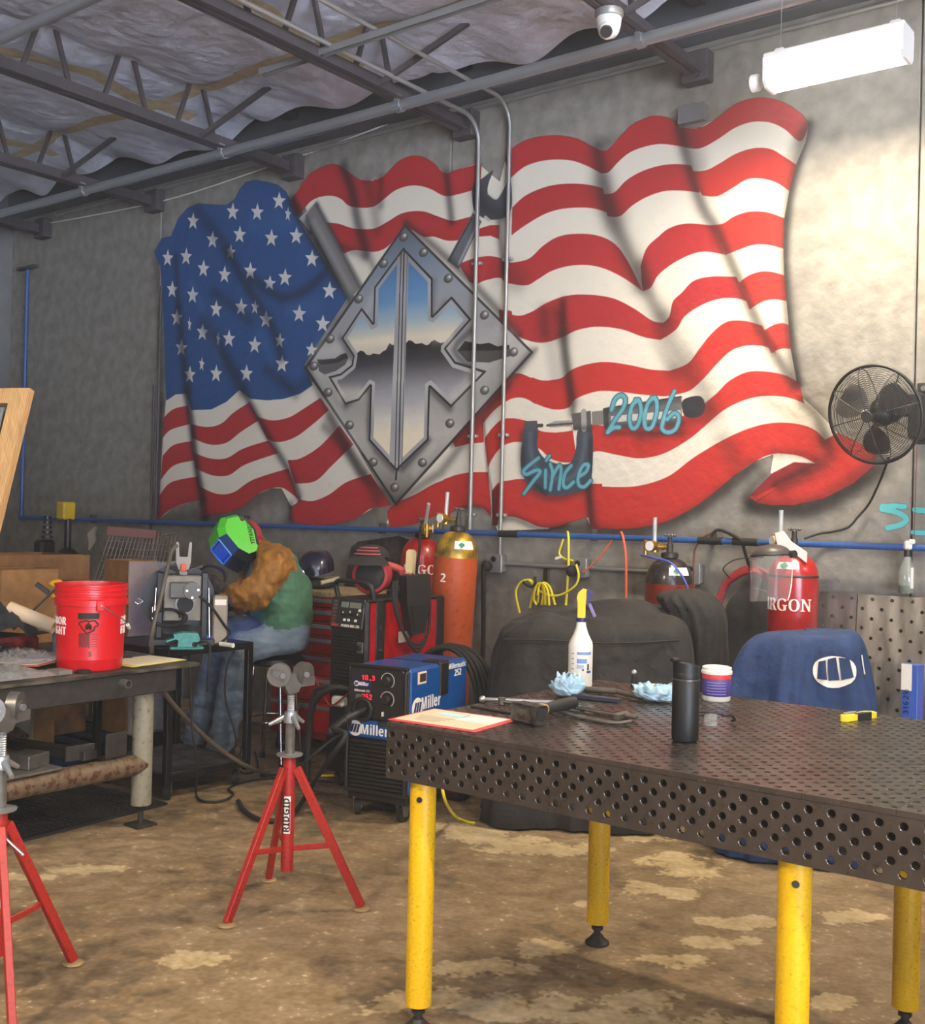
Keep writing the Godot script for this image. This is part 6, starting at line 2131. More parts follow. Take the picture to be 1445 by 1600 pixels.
	for k in 3:
		obj("lead_loop", mb().tube(curve([Vector3(0.02, 0.15, 0.14 + 0.015 * k), Vector3(0.035, 0.0, 0.15 + 0.01 * k), Vector3(0.05, -0.14, 0.1), Vector3(0.06, -0.2 - 0.02 * k, 0.0), Vector3(0.05, -0.14, -0.1), Vector3(0.04, 0.02, -0.12)], 6), 0.008, 8), M.rubber, h)
	obj("sticker", mb().box(Vector3(0.002, -0.16, 0.05), Vector3(0.004, 0.06, 0.09), 0.001), mat(rgb(150, 140, 128), 0.5), h)
	obj("red_label", mb().box(Vector3(0.003, -0.1, -0.05), Vector3(0.004, 0.06, 0.05), 0.001), mat(rgb(200, 40, 50), 0.5), h)
	cable("signal_wire", "thin blue and red wire slung across the cart under the red machine", [on_z(483, 1040, -4.3), on_z(500, 1075, -4.28), on_z(515, 1102, -4.28), on_z(530, 1095, -4.28), on_z(548, 1080, -4.28)], 0.005, M.red_hose, 6, 6, "wire")
	obj("bottle_lamp", mb().box(Vector3(-0.02, 0.49, zf + 0.03), Vector3(0.09, 0.055, 0.05), 0.012), M.white, o)

func tool_chest() -> void:
	var o := thing("tool_chest", "red steel tool chest with silver drawer pulls behind the seated person", "tool chest", Vector3(-4.72, 0, -5.035))
	obj("carcass", mb().box(Vector3(0, 0.55, 0), Vector3(0.88, 0.86, 0.43), 0.008), mat(rgb(120, 12, 20), 0.4), o)
	obj("top_board", mb().box(Vector3(0, 1.0, 0.01), Vector3(0.92, 0.035, 0.46), 0.006), mat(rgb(196, 170, 128), 0.55, 0.0, {"tex": "streak", "s": 3.0}), o)
	obj("corner_bumper", mb().box(Vector3(0.42, 0.99, 0.2), Vector3(0.07, 0.06, 0.07), 0.01), M.plastic, o)
	var y := 0.16
	for h in [0.19, 0.16, 0.13, 0.11, 0.085, 0.085, 0.07]:
		var d := obj("drawer", mb().box(Vector3(0, y + h / 2, 0.222), Vector3(0.84, h - 0.012, 0.016), 0.004), M.red_paint, o)
		obj("pull", mb().box(Vector3(0, y + h - 0.03, 0.236), Vector3(0.82, 0.024, 0.014), 0.004), M.galv, d)
		y += h
	for q in [[-0.38, 0.16], [0.38, 0.16], [-0.38, -0.16], [0.38, -0.16]]:
		caster(o, Vector3(q[0], 0, q[1]), 0.05)

func chest_top_things() -> void:
	# dark sheet leaning on the wall behind
	var s := mb()
	s.slab(PackedVector2Array([Vector2(-0.29, -0.3), Vector2(0.29, -0.3), Vector2(0.28, 0.33), Vector2(0.2, 0.35), Vector2(-0.16, 0.3), Vector2(-0.22, 0.26)]), 0.012)
	var so := obj("dark_sheet", s, mat(rgb(70, 66, 58), 0.6, 0.2, {"tex": "blotch", "s": 2.0}))
	so.position = Vector3(-5.02, 1.0, -5.58)
	so.rotation.x = -0.1
	tag(so, "dark scuffed metal sheet leaning on the wall behind the tool chest", "sheet")
	var st := thing("sheet_stand", "low steel shelf bracket carrying the dark metal sheet by the wall", "bracket", Vector3(-5.02, 0, -5.57))
	obj("post", mb().box(Vector3(0, 0.34, 0), Vector3(0.5, 0.68, 0.06), 0.004), M.black_paint, st)
	# welding helmet, face up
	var hp := Vector3(-4.95, 1.018, -4.97)
	var h := thing("welding_helmet", "dark blue welding helmet with a silver visor lying on the tool chest", "helmet", hp, 0.9)
	var rows := []
	for j in 13:
		var row := PackedVector3Array()
		var t := PI * 0.5 * j / 12.0
		for i in 29:
			var a := TAU * i / 28.0
			var rx := 0.12 * pow(cos(t), 0.6)
			var rz := 0.16 * pow(cos(t), 0.6)
			row.append(Vector3(cos(a) * rx, 0.085 + 0.15 * sin(t) + 0.03 * cos(a) * cos(t), sin(a) * rz))
		rows.append(row)
	obj("shell", mb().grid(rows, Vector3.ZERO, Vector3(0, 0.08, 0), true), mat(rgb(30, 30, 52), 0.25, 0.0, {"coat": 0.5}), h)
	obj("visor_plate", mb().box(Vector3(-0.1, 0.09, 0.02), Vector3(0.09, 0.07, 0.2), 0.02, Basis(Vector3.BACK, 0.5)), M.chrome, h)
	obj("head_band", mb().tube(curve([Vector3(0.02, 0.04, 0.14), Vector3(0.12, 0.06, 0.08), Vector3(0.14, 0.06, -0.06), Vector3(0.03, 0.04, -0.14)], 5), 0.014, 8), mat(rgb(168, 164, 140), 0.5), h)
	var ru := mb()
	for k in 5:
		ru.ball(Vector3(0.02 + 0.03 * sin(k * 2.0), 0.03, 0.08 * cos(k * 1.3)), Vector3(0.09, 0.032, 0.06), 12)
	obj("lining", ru, M.black_cloth, h)
	# gloves and rag between the helmets, on the red machine
	var g := thing("glove_pair", "dark work gloves lying on the lid of the red machine", "gloves", Vector3(-4.06, 1.037, -4.8), 0.4)
	for k in 2:
		var gm := mb()
		gm.ball(Vector3(0.07 * k - 0.03, 0.026, 0.02), Vector3(0.045, 0.026, 0.075), 12)
		for f in 4:
			gm.tube(PackedVector3Array([Vector3(0.07 * k - 0.06 + 0.02 * f, 0.026, 0.07), Vector3(0.07 * k - 0.064 + 0.022 * f, 0.018, 0.12 + 0.01 * (f % 2))]), 0.011, 8)
		gm.cyl(Vector3(0.07 * k - 0.03, 0.028, -0.03), Vector3(0.07 * k - 0.03, 0.034, -0.13), 0.026, 0.04, 12)
		obj("glove", gm, M.rubber if k == 0 else mat(rgb(150, 110, 96), 0.7), g)
	# red hood with a round dark lens and a striped cap on it
	var r := thing("grinding_mask", "red hood with a round dark face piece standing on the red machine", "mask", Vector3(-4.125, 1.037, -4.6), 0.45)
	var hood := mb()
	hood.lathe(PackedVector2Array([Vector2(0.0, -0.1), Vector2(0.075, -0.09), Vector2(0.1, -0.03), Vector2(0.108, 0.05), Vector2(0.1, 0.075), Vector2(0.085, 0.078), Vector2(0.08, 0.06), Vector2(0, 0.06)]), 32, Vector3(0, 0.115, 0), Basis(Vector3.RIGHT, PI / 2))
	obj("shell", hood, mat(rgb(160, 40, 46), 0.4), r)
	obj("face_screen", mb().lathe(PackedVector2Array([Vector2(0, 0.05), Vector2(0.083, 0.05), Vector2(0.083, 0.07), Vector2(0.06, 0.085), Vector2(0, 0.09)]).duplicate(), 28, Vector3(0, 0.115, 0), Basis(Vector3.RIGHT, PI / 2)), mat(rgb(38, 38, 38), 0.6, 0.0, {"bump": "weave", "bs": 1.0, "s": 5.0}), r)
	obj("tail", mb().tube(curve([Vector3(0.06, 0.17, -0.06), Vector3(0.12, 0.15, -0.08), Vector3(0.15, 0.13, -0.06)], 4), 0.02, 8), mat(rgb(180, 70, 66), 0.6), r)
	var c := thing("striped_cap", "dark cap with red stripes resting on the red hood", "cap", Vector3(-4.13, 1.25, -4.59), 0.3)
	var cr := []
	for j in 8:
		var row := PackedVector3Array()
		var t := PI / 2 * j / 7.0
		for i in 25:
			var a := TAU * i / 24.0
			row.append(Vector3(cos(a) * 0.095 * cos(t), 0.07 * sin(t), sin(a) * 0.105 * cos(t)))
		cr.append(row)
	obj("crown", mb().grid(cr, Vector3.ZERO, Vector3(0, -0.05, 0), true), M.black_cloth, c)
	var br := []
	for j in 5:
		var row := PackedVector3Array()
		for i in 13:
			var a := PI * 0.15 + PI * 0.7 * i / 12.0
			row.append(Vector3(cos(a) * (0.095 + 0.018 * j), 0.008 - 0.012 * j, sin(a) * (0.1 + 0.022 * j)))
		br.append(row)
	obj("brim", mb().grid(br, Vector3.UP), M.black_cloth, c)
	for k in 3:
		var sp := PackedVector3Array()
		for i in 9:
			var t := 0.25 + 0.28 * k
			var a := PI * 0.2 + PI * 0.6 * i / 8.0
			sp.append(Vector3(cos(a) * 0.098 * cos(t), 0.072 * sin(t), sin(a) * 0.108 * cos(t)))
		obj("stripe", mb().tube(sp, 0.004, 5), mat(rgb(190, 80, 84), 0.6), c)

# ================================================================ steel bench and what lies on and behind it
func bench_things() -> void:
	M.bench_top = mat(rgb(96, 90, 78), 0.55, 0.3, {"tex": "blotch", "s": 1.5})
	M.bench_pipe = mat(rgb(150, 144, 124), 0.6, 0.1, {"tex": "pipe_wear", "s": 2.0})
	M.rusty_pipe = mat(rgb(118, 100, 78), 0.6, 0.3, {"tex": "pipe_rust", "s": 2.0})
	M.card = mat(rgb(176, 128, 74), 0.8, 0.0, {"tex": "soft", "s": 2.0})
	M.card_dark = mat(rgb(142, 100, 58), 0.85, 0.0, {"tex": "soft", "s": 2.0})
	var x1 := -4.25
	var z1 := -3.51
	var o := thing("steel_bench", "heavy steel bench with thick pipe legs, a red bucket standing on it", "bench", Vector3(x1, 0, z1))
	obj("top_plate", mb().box(Vector3(-0.6, 0.742, 1.15), Vector3(1.2, 0.016, 2.3), 0.002), M.bench_top, o)
	obj("edge_beam", mb().box(Vector3(-0.045, 0.68, 1.2), Vector3(0.05, 0.105, 2.15), 0.004), M.dark_steel, o)
	obj("edge_beam", mb().box(Vector3(-1.15, 0.68, 1.2), Vector3(0.05, 0.105, 2.15), 0.004), M.dark_steel, o)
	obj("end_beam", mb().box(Vector3(-0.6, 0.68, 0.14), Vector3(1.05, 0.1, 0.05), 0.004), M.dark_steel, o)
	obj("pipe_stub", mb().pipe(Vector3(-0.06, 0.695, 0.43), Vector3(0.03, 0.695, 0.43), 0.019, 0.015, 18), M.raw_steel, o)
	for q in [[-0.1, 0.25], [-1.1, 0.25], [-0.1, 2.15], [-1.1, 2.15]]:
		obj("leg", mb().cyl(Vector3(q[0], 0.1, q[1]), Vector3(q[0], 0.64, q[1]), 0.047, 0.047, 28), M.bench_pipe, o)
		var f := mb()
		f.cyl(Vector3(q[0], 0.01, q[1]), Vector3(q[0], 0.11, q[1]), 0.013, 0.013, 10)
		f.cyl(Vector3(q[0], 0.075, q[1]), Vector3(q[0], 0.1, q[1]), 0.024, 0.047, 20)
		f.box(Vector3(q[0], 0.006, q[1]), Vector3(0.11, 0.012, 0.11), 0.002)
		obj("foot", f, M.dark_steel, o)
	for x in [-0.1, -1.1]:
		obj("stretcher_pipe", mb().cyl(Vector3(x, 0.29, 0.25), Vector3(x, 0.29, 2.2), 0.048, 0.048, 28), M.rusty_pipe, o)
	# plates and offcuts stored on the stretchers
	var stock := [
		["steel_plate", "flat grey steel plate lying across the bench's lower pipes", Vector3(-4.75, 0.345, -2.55), Vector3(0.9, 0.012, 0.5), M.raw_steel, 0.05], ["steel_block", "bright square steel block on the plate under the bench", Vector3(-4.43, 0.383, -2.72), Vector3(0.13, 0.06, 0.13), M.steel, 0.3],
		["steel_block", "dull small steel block beside the bright one under the bench", Vector3(-4.4, 0.37, -2.5), Vector3(0.1, 0.034, 0.12), M.raw_steel, 0.1], ["channel_bar", "dark steel channel lying along the bench's lower pipes", Vector3(-4.62, 0.365, -2.95), Vector3(0.5, 0.04, 0.08), M.dark_steel, 0.2],
		["angle_plate", "upright dark steel plate standing on the bench's lower pipe", Vector3(-4.33, 0.405, -3.1), Vector3(0.014, 0.11, 0.12), M.dark_steel, 0.1], ["flat_bar", "dark flat bar standing on edge under the bench", Vector3(-4.4, 0.38, -2.96), Vector3(0.012, 0.07, 0.14), M.dark_steel, -0.1]]
	for s in stock:
		var b := obj(s[0], mb().box(Vector3.ZERO, s[3], 0.003), s[4])
		b.position = s[2]
		b.rotation.y = s[5]
		tag(b, s[1], "steel stock", "stock stored under the bench")
	var tb := obj("steel_tube", mb().pipe(Vector3(-0.35, 0, 0), Vector3(0.35, 0, 0), 0.035, 0.03, 20), M.dark_steel)
	tb.position = Vector3(-4.8, 0.386, -2.75)
	tb.rotation.y = -0.35
	tag(tb, "dark round tube lying among the plates under the bench", "steel stock", "stock stored under the bench")
	bucket()
	bench_clutter()
	rubber_mat()
	cartons()
	far_things()
	pine_frame()

func bucket() -> void:
	var p := Vector3(-4.46, 0.751, -3.04)
	M.bucket = mat(rgb(206, 16, 26), 0.36, 0.0, {"coat": 0.15, "coat_r": 0.3})
	var o := thing("plastic_bucket", "red plastic bucket with white lettering and a wire bail on the steel bench", "bucket", p)
	var prof := PackedVector2Array([Vector2(0.0, 0.006), Vector2(0.134, 0.004), Vector2(0.14, 0.0), Vector2(0.143, 0.006), Vector2(0.153, 0.29), Vector2(0.163, 0.292), Vector2(0.164, 0.318), Vector2(0.156, 0.322), Vector2(0.157, 0.333), Vector2(0.162, 0.335), Vector2(0.162, 0.341), Vector2(0.157, 0.344), Vector2(0.157, 0.355), Vector2(0.162, 0.357), Vector2(0.162, 0.363), Vector2(0.158, 0.366), Vector2(0.159, 0.378), Vector2(0.163, 0.38), Vector2(0.163, 0.386), Vector2(0.156, 0.388), Vector2(0.152, 0.375), Vector2(0.147, 0.05), Vector2(0, 0.02)])
	obj("shell", mb().lathe(prof, 64), M.bucket, o)
	var face := atan2(4.46, 3.04)       # towards the camera
	# printed warning panel: turned outlines, no picture
	var strip := func(a0: float, a1: float, y0: float, y1: float, m: Material, called: String) -> void:
		var rows := []
		for j in 5:
			var row := PackedVector3Array()
			var y := lerpf(y0, y1, j / 4.0)
			var r := 0.143 + (y - 0.006) / 0.284 * 0.01 + 0.0012
			for i in 9:
				var a := face + lerpf(a0, a1, i / 8.0)
				row.append(Vector3(sin(a) * r, y, cos(a) * r))
			rows.append(row)
		obj(called, mb().grid(rows, Vector3(sin(face), 0, cos(face))), m, o)
	strip.call(-0.37, 0.24, 0.235, 0.262, M.print_black, "warning_heading")
	strip.call(-0.34, -0.02, 0.105, 0.172, mat(rgb(120, 20, 26), 0.5), "fine_print")
	for k in 6:
		strip.call(0.02, 0.2, 0.11 + 0.011 * k, 0.113 + 0.011 * k, mat(rgb(110, 16, 22), 0.5), "fine_print")
	strip.call(-0.39, 0.12, 0.056, 0.1, M.print_white, "price_label")
	for k in 5:
		strip.call(-0.33, -0.12, 0.065 + 0.006 * k, 0.068 + 0.006 * k, M.print_black, "bar_code")
	var pic := mb()
	for k in 26:
		var a := TAU * k / 26.0
		var q := TAU * (k + 1) / 26.0
		var f := func(t: float) -> Vector3:
			var rr := 0.026 + 0.005 * sin(3.0 * t) + 0.003 * sin(7.0 * t + 1.0)
			var ang := face - 0.06 + cos(t) * rr * 1.4 / 0.152
			return Vector3(sin(ang) * 0.1525, 0.205 + sin(t) * rr, cos(ang) * 0.1525)
		pic.tube(PackedVector3Array([f.call(a), f.call(q)]), 0.003, 5)
	for k in 3:
		var ang2 := face - 0.11 + 0.05 * k
		pic.ball(Vector3(sin(ang2) * 0.152, 0.2 + 0.008 * (k % 2), cos(ang2) * 0.152), Vector3(0.007, 0.012, 0.007), 8)
	obj("warning_symbol", pic, M.print_black, o)
	bent_text("HARBOR", 0.036, 0.1505, face + 1.62, 0.222, M.print_white, o, 0.92)
	bent_text("FREIGHT", 0.036, 0.149, face + 1.62, 0.178, M.print_white, o, 0.85)
	bent_text("HARBOR", 0.036, 0.1505, face - 1.36, 0.222, M.print_white, o, 0.92)
	bent_text("FREIGHT", 0.036, 0.149, face - 1.36, 0.178, M.print_white, o, 0.85)
	bent_text("S", 0.022, 0.1475, face + 0.0, 0.078, M.print_black, o)
	# bail: lug, wire hanging down, grip
	var la := face + 0.24
	var lug := Vector3(sin(la) * 0.162, 0.295, cos(la) * 0.162)
	obj("lug", mb().box(lug, Vector3(0.035, 0.05, 0.012), 0.004, Basis(Vector3.UP, la)), M.bucket, o)
	var pw := PackedVector3Array()
	for i in 12:
		var t := i / 11.0
		var a := la + 1.15 * t
		pw.append(Vector3(sin(a) * 0.168, 0.295 - 0.105 * t, cos(a) * 0.168))
	obj("bail_wire", mb().tube(pw, 0.0028, 6), M.chrome, o)
	obj("grip", mb().tube(PackedVector3Array([pw[10], pw[11], pw[11] + (pw[11] - pw[10])]), 0.008, 10), M.white, o)

func bench_clutter() -> void:
	var y := 0.7505
	# clear bag with a red-edged folder in it
	var f := obj("red_folder", mb().box(Vector3.ZERO, Vector3(0.26, 0.004, 0.24), 0.001), mat(rgb(196, 96, 84), 0.7))
	f.position = Vector3(-4.66, y + 0.018, -2.84)
	f.rotation = Vector3(0.0, 0.5, 0.05)
	tag(f, "pale sheet folder with a red border beside the bucket", "folder")
	var fp := obj("loose_sheet", mb().box(Vector3.ZERO, Vector3(0.23, 0.003, 0.21), 0.0005), mat(rgb(206, 196, 180), 0.7))
	fp.position = Vector3(-4.66, y + 0.023, -2.84)
	fp.rotation = Vector3(0.0, 0.5, 0.05)
	tag(fp, "pale paper sheet lying in the red-edged folder by the bucket", "paper")
	var film := mat(rgb(210, 212, 216), 0.12, 0.0, {"alpha": 0.35})
	for q in [[Vector3(-4.5, y, -2.55), 0.26, 61, "crumpled clear plastic bag near the bench edge"], [Vector3(-4.72, y + 0.03, -2.8), 0.22, 62, "crumpled clear plastic bag lying over the red-edged folder"]]:
		var nz := FastNoiseLite.new()
		nz.seed = q[2]
		nz.frequency = 9.0
		var rows := []
		for j in 23:
			var row := PackedVector3Array()
			for i in 23:
				var u := (i / 22.0 - 0.5) * 2.0
				var v := (j / 22.0 - 0.5) * 2.0
				var e := clampf(1.0 - pow(maxf(absf(u), absf(v)), 3.0), 0.0, 1.0)
				row.append(q[0] + Vector3(u * q[1] * 0.7, 0.003 + e * (0.035 + 0.04 * nz.get_noise_2d(u, v)) , v * q[1]))
			rows.append(row)
		tag(obj("plastic_bag", mb().grid(rows, Vector3.UP), film), q[3], "bag", "clear bags on the bench")
	# flat grey switch box and a coin-like cap by the bag
	var sb := obj("small_tray", mb().box(Vector3.ZERO, Vector3(0.1, 0.022, 0.07), 0.004), mat(rgb(110, 104, 96), 0.6))
	sb.position = Vector3(-4.36, y + 0.011, -2.82)
	tag(sb, "small grey tray at the bench edge beside the plastic bag", "tray")
	var cp := obj("rubber_disc", mb().lathe(PackedVector2Array([Vector2(0, 0), Vector2(0.036, 0), Vector2(0.036, 0.008), Vector2(0.026, 0.014), Vector2(0, 0.015)]), 24), M.rubber)
	cp.position = Vector3(-4.33, y, -2.92)
	tag(cp, "round black cap lying on the bench at the foot of the bucket", "cap")
	# red tool case with a clamp on it
	var rc := thing("tool_case", "worn red plastic tool case lying on the bench under a black jacket", "tool case", Vector3(-5.02, y, -2.85), 0.35)
	obj("shell", mb().box(Vector3(0, 0.055, 0), Vector3(0.3, 0.11, 0.42), 0.02), mat(rgb(150, 46, 44), 0.5, 0.0, {"tex": "blotch", "s": 3.0}), rc)
	obj("latch", mb().box(Vector3(0.152, 0.06, 0.06), Vector3(0.012, 0.05, 0.05), 0.004), M.plastic, rc)
	obj("handle", mb().tube(curve([Vector3(0.15, 0.05, -0.12), Vector3(0.18, 0.05, -0.1), Vector3(0.18, 0.05, 0.0), Vector3(0.15, 0.05, 0.02)], 5), 0.01, 8), M.plastic, rc)
	var cl := thing("locking_pliers", "steel clamp with a dark round grip lying before the red tool case", "clamp", Vector3(-4.79, y + 0.02, -2.82), 0.5)
	obj("grip", mb().cyl(Vector3(0, 0.03, -0.09), Vector3(0, 0.035, 0.05), 0.02, 0.02, 16), M.rubber, cl)
	obj("rod", mb().cyl(Vector3(0, 0.035, 0.05), Vector3(0, 0.036, 0.2), 0.008, 0.008, 10), M.steel, cl)
	obj("jaw", mb().bar(Vector3(0.02, -0.005, 0.1), Vector3(0.03, 0.0, -0.1), 0.012, 0.02), M.brass, cl)
	obj("jaw_tip", mb().bar(Vector3(0.03, 0.0, -0.1), Vector3(0.04, 0.03, -0.12), 0.012, 0.018), M.steel, cl)
	# black jacket heap
	var nz2 := FastNoiseLite.new()
	nz2.seed = 66
	nz2.frequency = 5.0
	nz2.fractal_octaves = 3
	var rw := []
	for j in 31:
		var row := PackedVector3Array()
		for i in 31:
			var u := (i / 30.0 - 0.5) * 2.0
			var v := (j / 30.0 - 0.5) * 2.0
			var r := minf(1.0, sqrt(u * u * 0.9 + v * v * 0.9))
			var e := sqrt(maxf(0.0, 1.0 - r * r * r))
			row.append(Vector3(u * 0.24, 0.012 + e * (0.13 + 0.06 * nz2.get_noise_2d(u * 0.6, v * 1.5)), v * 0.36))
		rw.append(row)
	var jk := obj("black_jacket", mb().grid(rw, Vector3.UP), mat(rgb(34, 36, 40), 0.85, 0.0, {"bump": "wrinkle", "bs": 0.4, "s": 2.0, "rim": 0.2}))
	jk.position = Vector3(-5.06, y + 0.1, -2.78)
	jk.rotation.y = 0.35
	tag(jk, "black jacket heaped over the red tool case on the bench", "jacket")
	var can := thing("spray_can", "white aerosol can with a grey label standing behind the red bucket", "spray can", Vector3(-4.83, y, -3.12))
	obj("can", mb().lathe(PackedVector2Array([Vector2(0, 0), Vector2(0.033, 0), Vector2(0.033, 0.19), Vector2(0.026, 0.205), Vector2(0.014, 0.215), Vector2(0, 0.215)]), 24), mat(rgb(206, 204, 200), 0.3, 0.3), can)
	obj("label_band", mb().lathe(PackedVector2Array([Vector2(0.0332, 0.03), Vector2(0.0336, 0.031), Vector2(0.0336, 0.15), Vector2(0.0332, 0.151)]), 24), mat(rgb(120, 126, 140), 0.5), can)
	obj("nozzle", mb().cyl(Vector3(0, 0.21, 0), Vector3(0, 0.235, 0), 0.011, 0.01, 12), M.white, can)
	# bar clamp standing behind the bucket
	var bc := thing("bar_clamp", "black bar clamp with yellow grips leaning behind the red bucket", "clamp", Vector3(-4.93, y + 0.19, -3.12), 0.9)
	obj("bar", mb().bar(Vector3(-0.16, -0.06, 0), Vector3(0.03, 0.14, 0), 0.01, 0.022, Vector3.BACK), M.plastic, bc)
	obj("jaw", mb().bar(Vector3(0.0, 0.12, 0), Vector3(-0.06, 0.165, 0), 0.022, 0.03, Vector3.BACK), M.plastic, bc)
	for q in [Vector3(0.03, 0.17, 0), Vector3(0.04, 0.11, 0)]:
		obj("grip", mb().ball(q, Vector3(0.034, 0.018, 0.016), 12, Basis(Vector3.BACK, 0.2)), mat(rgb(236, 176, 26), 0.4), bc)
	var roll := obj("paper_roll", mb().pipe(Vector3(-0.12, 0, 0), Vector3(0.12, 0, 0), 0.035, 0.028, 20), mat(rgb(214, 190, 156), 0.7))
	roll.position = Vector3(-4.88, y + 0.2, -3.0)
	roll.rotation = Vector3(0, 0.6, -0.35)
	tag(roll, "pale cardboard roll poking out of the black jacket", "roll")
	# folder and pen past the bucket
	var yf := obj("yellow_folder", mb().box(Vector3.ZERO, Vector3(0.26, 0.003, 0.34), 0.001), mat(rgb(222, 206, 90), 0.6))
	yf.position = Vector3(-4.47, y + 0.0025, -3.33)
	yf.rotation.y = 0.12
	tag(yf, "yellow-edged paper folder lying on the bench end past the bucket", "folder")
	var yp := obj("drawing_sheet", mb().box(Vector3.ZERO, Vector3(0.235, 0.002, 0.3), 0.0005), mat(rgb(232, 222, 188), 0.7))
	yp.position = Vector3(-4.465, y + 0.0055, -3.34)
	yp.rotation.y = 0.12
	tag(yp, "cream drawing sheet on the yellow-edged folder", "paper")
	var pen := obj("marker_pen", mb().cyl(Vector3(-0.06, 0, 0), Vector3(0.06, 0, 0), 0.007, 0.006, 12), M.plastic)
	pen.position = Vector3(-4.6, y + 0.014, -3.3)
	pen.rotation.y = 0.9
	tag(pen, "black marker pen lying on the cream drawing sheet", "pen")

func rubber_mat() -> void:
	var w := 0.9
	var h := 1.5
	var xs := []
	var ys := []
	for i in 25:
		xs.append(w * i / 24.0)
	for j in 41:
		ys.append(h * j / 40.0)
	var m := mb(Transform3D(Basis(Vector3.RIGHT, -PI / 2), Vector3.ZERO))
	m.holed(w, h, 0.012, xs, ys, func(i, j): return i > 0 and j > 0 and i < 23 and j < 39, 0.0125, 8)
	var o := obj("rubber_mat", m, M.rubber)
	o.position = Vector3(-5.36, 0.0135, -2.02)
	o.rotation.y = 0.06
	tag(o, "black drainage mat of round holes on the floor under the steel bench", "mat")

func carton(called: String, label: String, at: Vector3, s: Vector3, turn: float, m: Material, open_top := true) -> Node3D:
	var o := thing(called, label, "carton", at, turn, "cartons behind the bench")
	var t := 0.008
	var b := mb()
	b.box(Vector3(0, s.y / 2, s.z / 2), Vector3(s.x, s.y, t), 0.001)
	b.box(Vector3(0, s.y / 2, -s.z / 2), Vector3(s.x, s.y, t), 0.001)
	b.box(Vector3(s.x / 2, s.y / 2, 0), Vector3(t, s.y, s.z), 0.001)
	b.box(Vector3(-s.x / 2, s.y / 2, 0), Vector3(t, s.y, s.z), 0.001)
	b.box(Vector3(0, t / 2, 0), Vector3(s.x, t, s.z), 0.001)
	obj("walls", b, m, o)
	if open_top:
		obj("flap", mb().box(Vector3(s.x / 2 + 0.01, s.y - 0.07, 0.02), Vector3(0.005, 0.15, s.z * 0.92), 0.001, Basis(Vector3.BACK, 0.06)), m, o)
	else:
		obj("lid", mb().box(Vector3(0, s.y - 0.01, 0), Vector3(s.x, t, s.z), 0.001), m, o)
	return o

func cartons() -> void:
	var pm := mat(rgb(38, 60, 92), 0.7, 0.0, {"tex": "blotch", "s": 2.0})
	for q in [[Vector3(-6.05, 0, -3.75), "blue wooden pallet under the tall cartons behind the bench"], [Vector3(-6.05, 0, -2.55), "blue wooden pallet under the long low carton behind the bench"]]:
		var p := thing("pallet", q[1], "pallet", q[0], 0.0, "blue pallets behind the bench")
		for k in 7:
			obj("deck_board", mb().box(Vector3(0, 0.13, -0.48 + 0.16 * k), Vector3(0.98, 0.018, 0.1), 0.002), pm, p)
		for x in [-0.44, 0.0, 0.44]:
			obj("runner", mb().box(Vector3(x, 0.06, 0), Vector3(0.045, 0.12, 1.06), 0.002), pm, p)
	carton("cardboard_box", "tall open brown carton with a torn rim on the blue pallet", Vector3(-6.12, 0.14, -3.62), Vector3(0.5, 1.06, 0.72), 0.0, M.card_dark)
	var a := carton("cardboard_box", "yellowish carton with a hand slot in front of the torn one", Vector3(-5.71, 0.14, -3.42), Vector3(0.24, 1.0, 0.34), 0.0, M.card, false)
	obj("hand_slot", mb().box(Vector3(-0.02, 0.93, 0.171), Vector3(0.1, 0.03, 0.012), 0.004), mat(rgb(120, 84, 46), 0.8), a)
	carton("cardboard_box", "narrow brown carton behind the clear plastic sheet", Vector3(-5.72, 0.14, -4.17), Vector3(0.24, 1.035, 0.2), 0.0, M.card, false)
	carton("cardboard_box", "long low brown carton seen beneath the bench", Vector3(-5.8, 0.14, -2.7), Vector3(0.5, 0.48, 0.95), 0.0, M.card_dark, false)
	var sheet := mb()
	sheet.slab(PackedVector2Array([Vector2(-0.2, 0.0), Vector2(0.2, 0.0), Vector2(0.2, 1.02), Vector2(-0.2, 1.02)]), 0.004, Transform3D(Basis(Vector3.UP, PI / 2), Vector3.ZERO))
	var so := obj("plastic_sheet", sheet, mat(rgb(225, 230, 235), 0.05, 0.0, {"alpha": 0.18}))
	so.position = Vector3(-5.53, 0.15, -4.24)
	so.rotation.z = 0.03
	tag(so, "clear plastic sheet standing against the narrow carton, catching light", "sheet")
	var bx := obj("sheet_step", mb().box(Vector3(0, 0.075, 0), Vector3(0.08, 0.15, 0.3), 0.004), M.black_paint)
	bx.position = Vector3(-5.53, 0, -4.2)
	tag(bx, "low black block on the floor under the clear plastic sheet", "block")

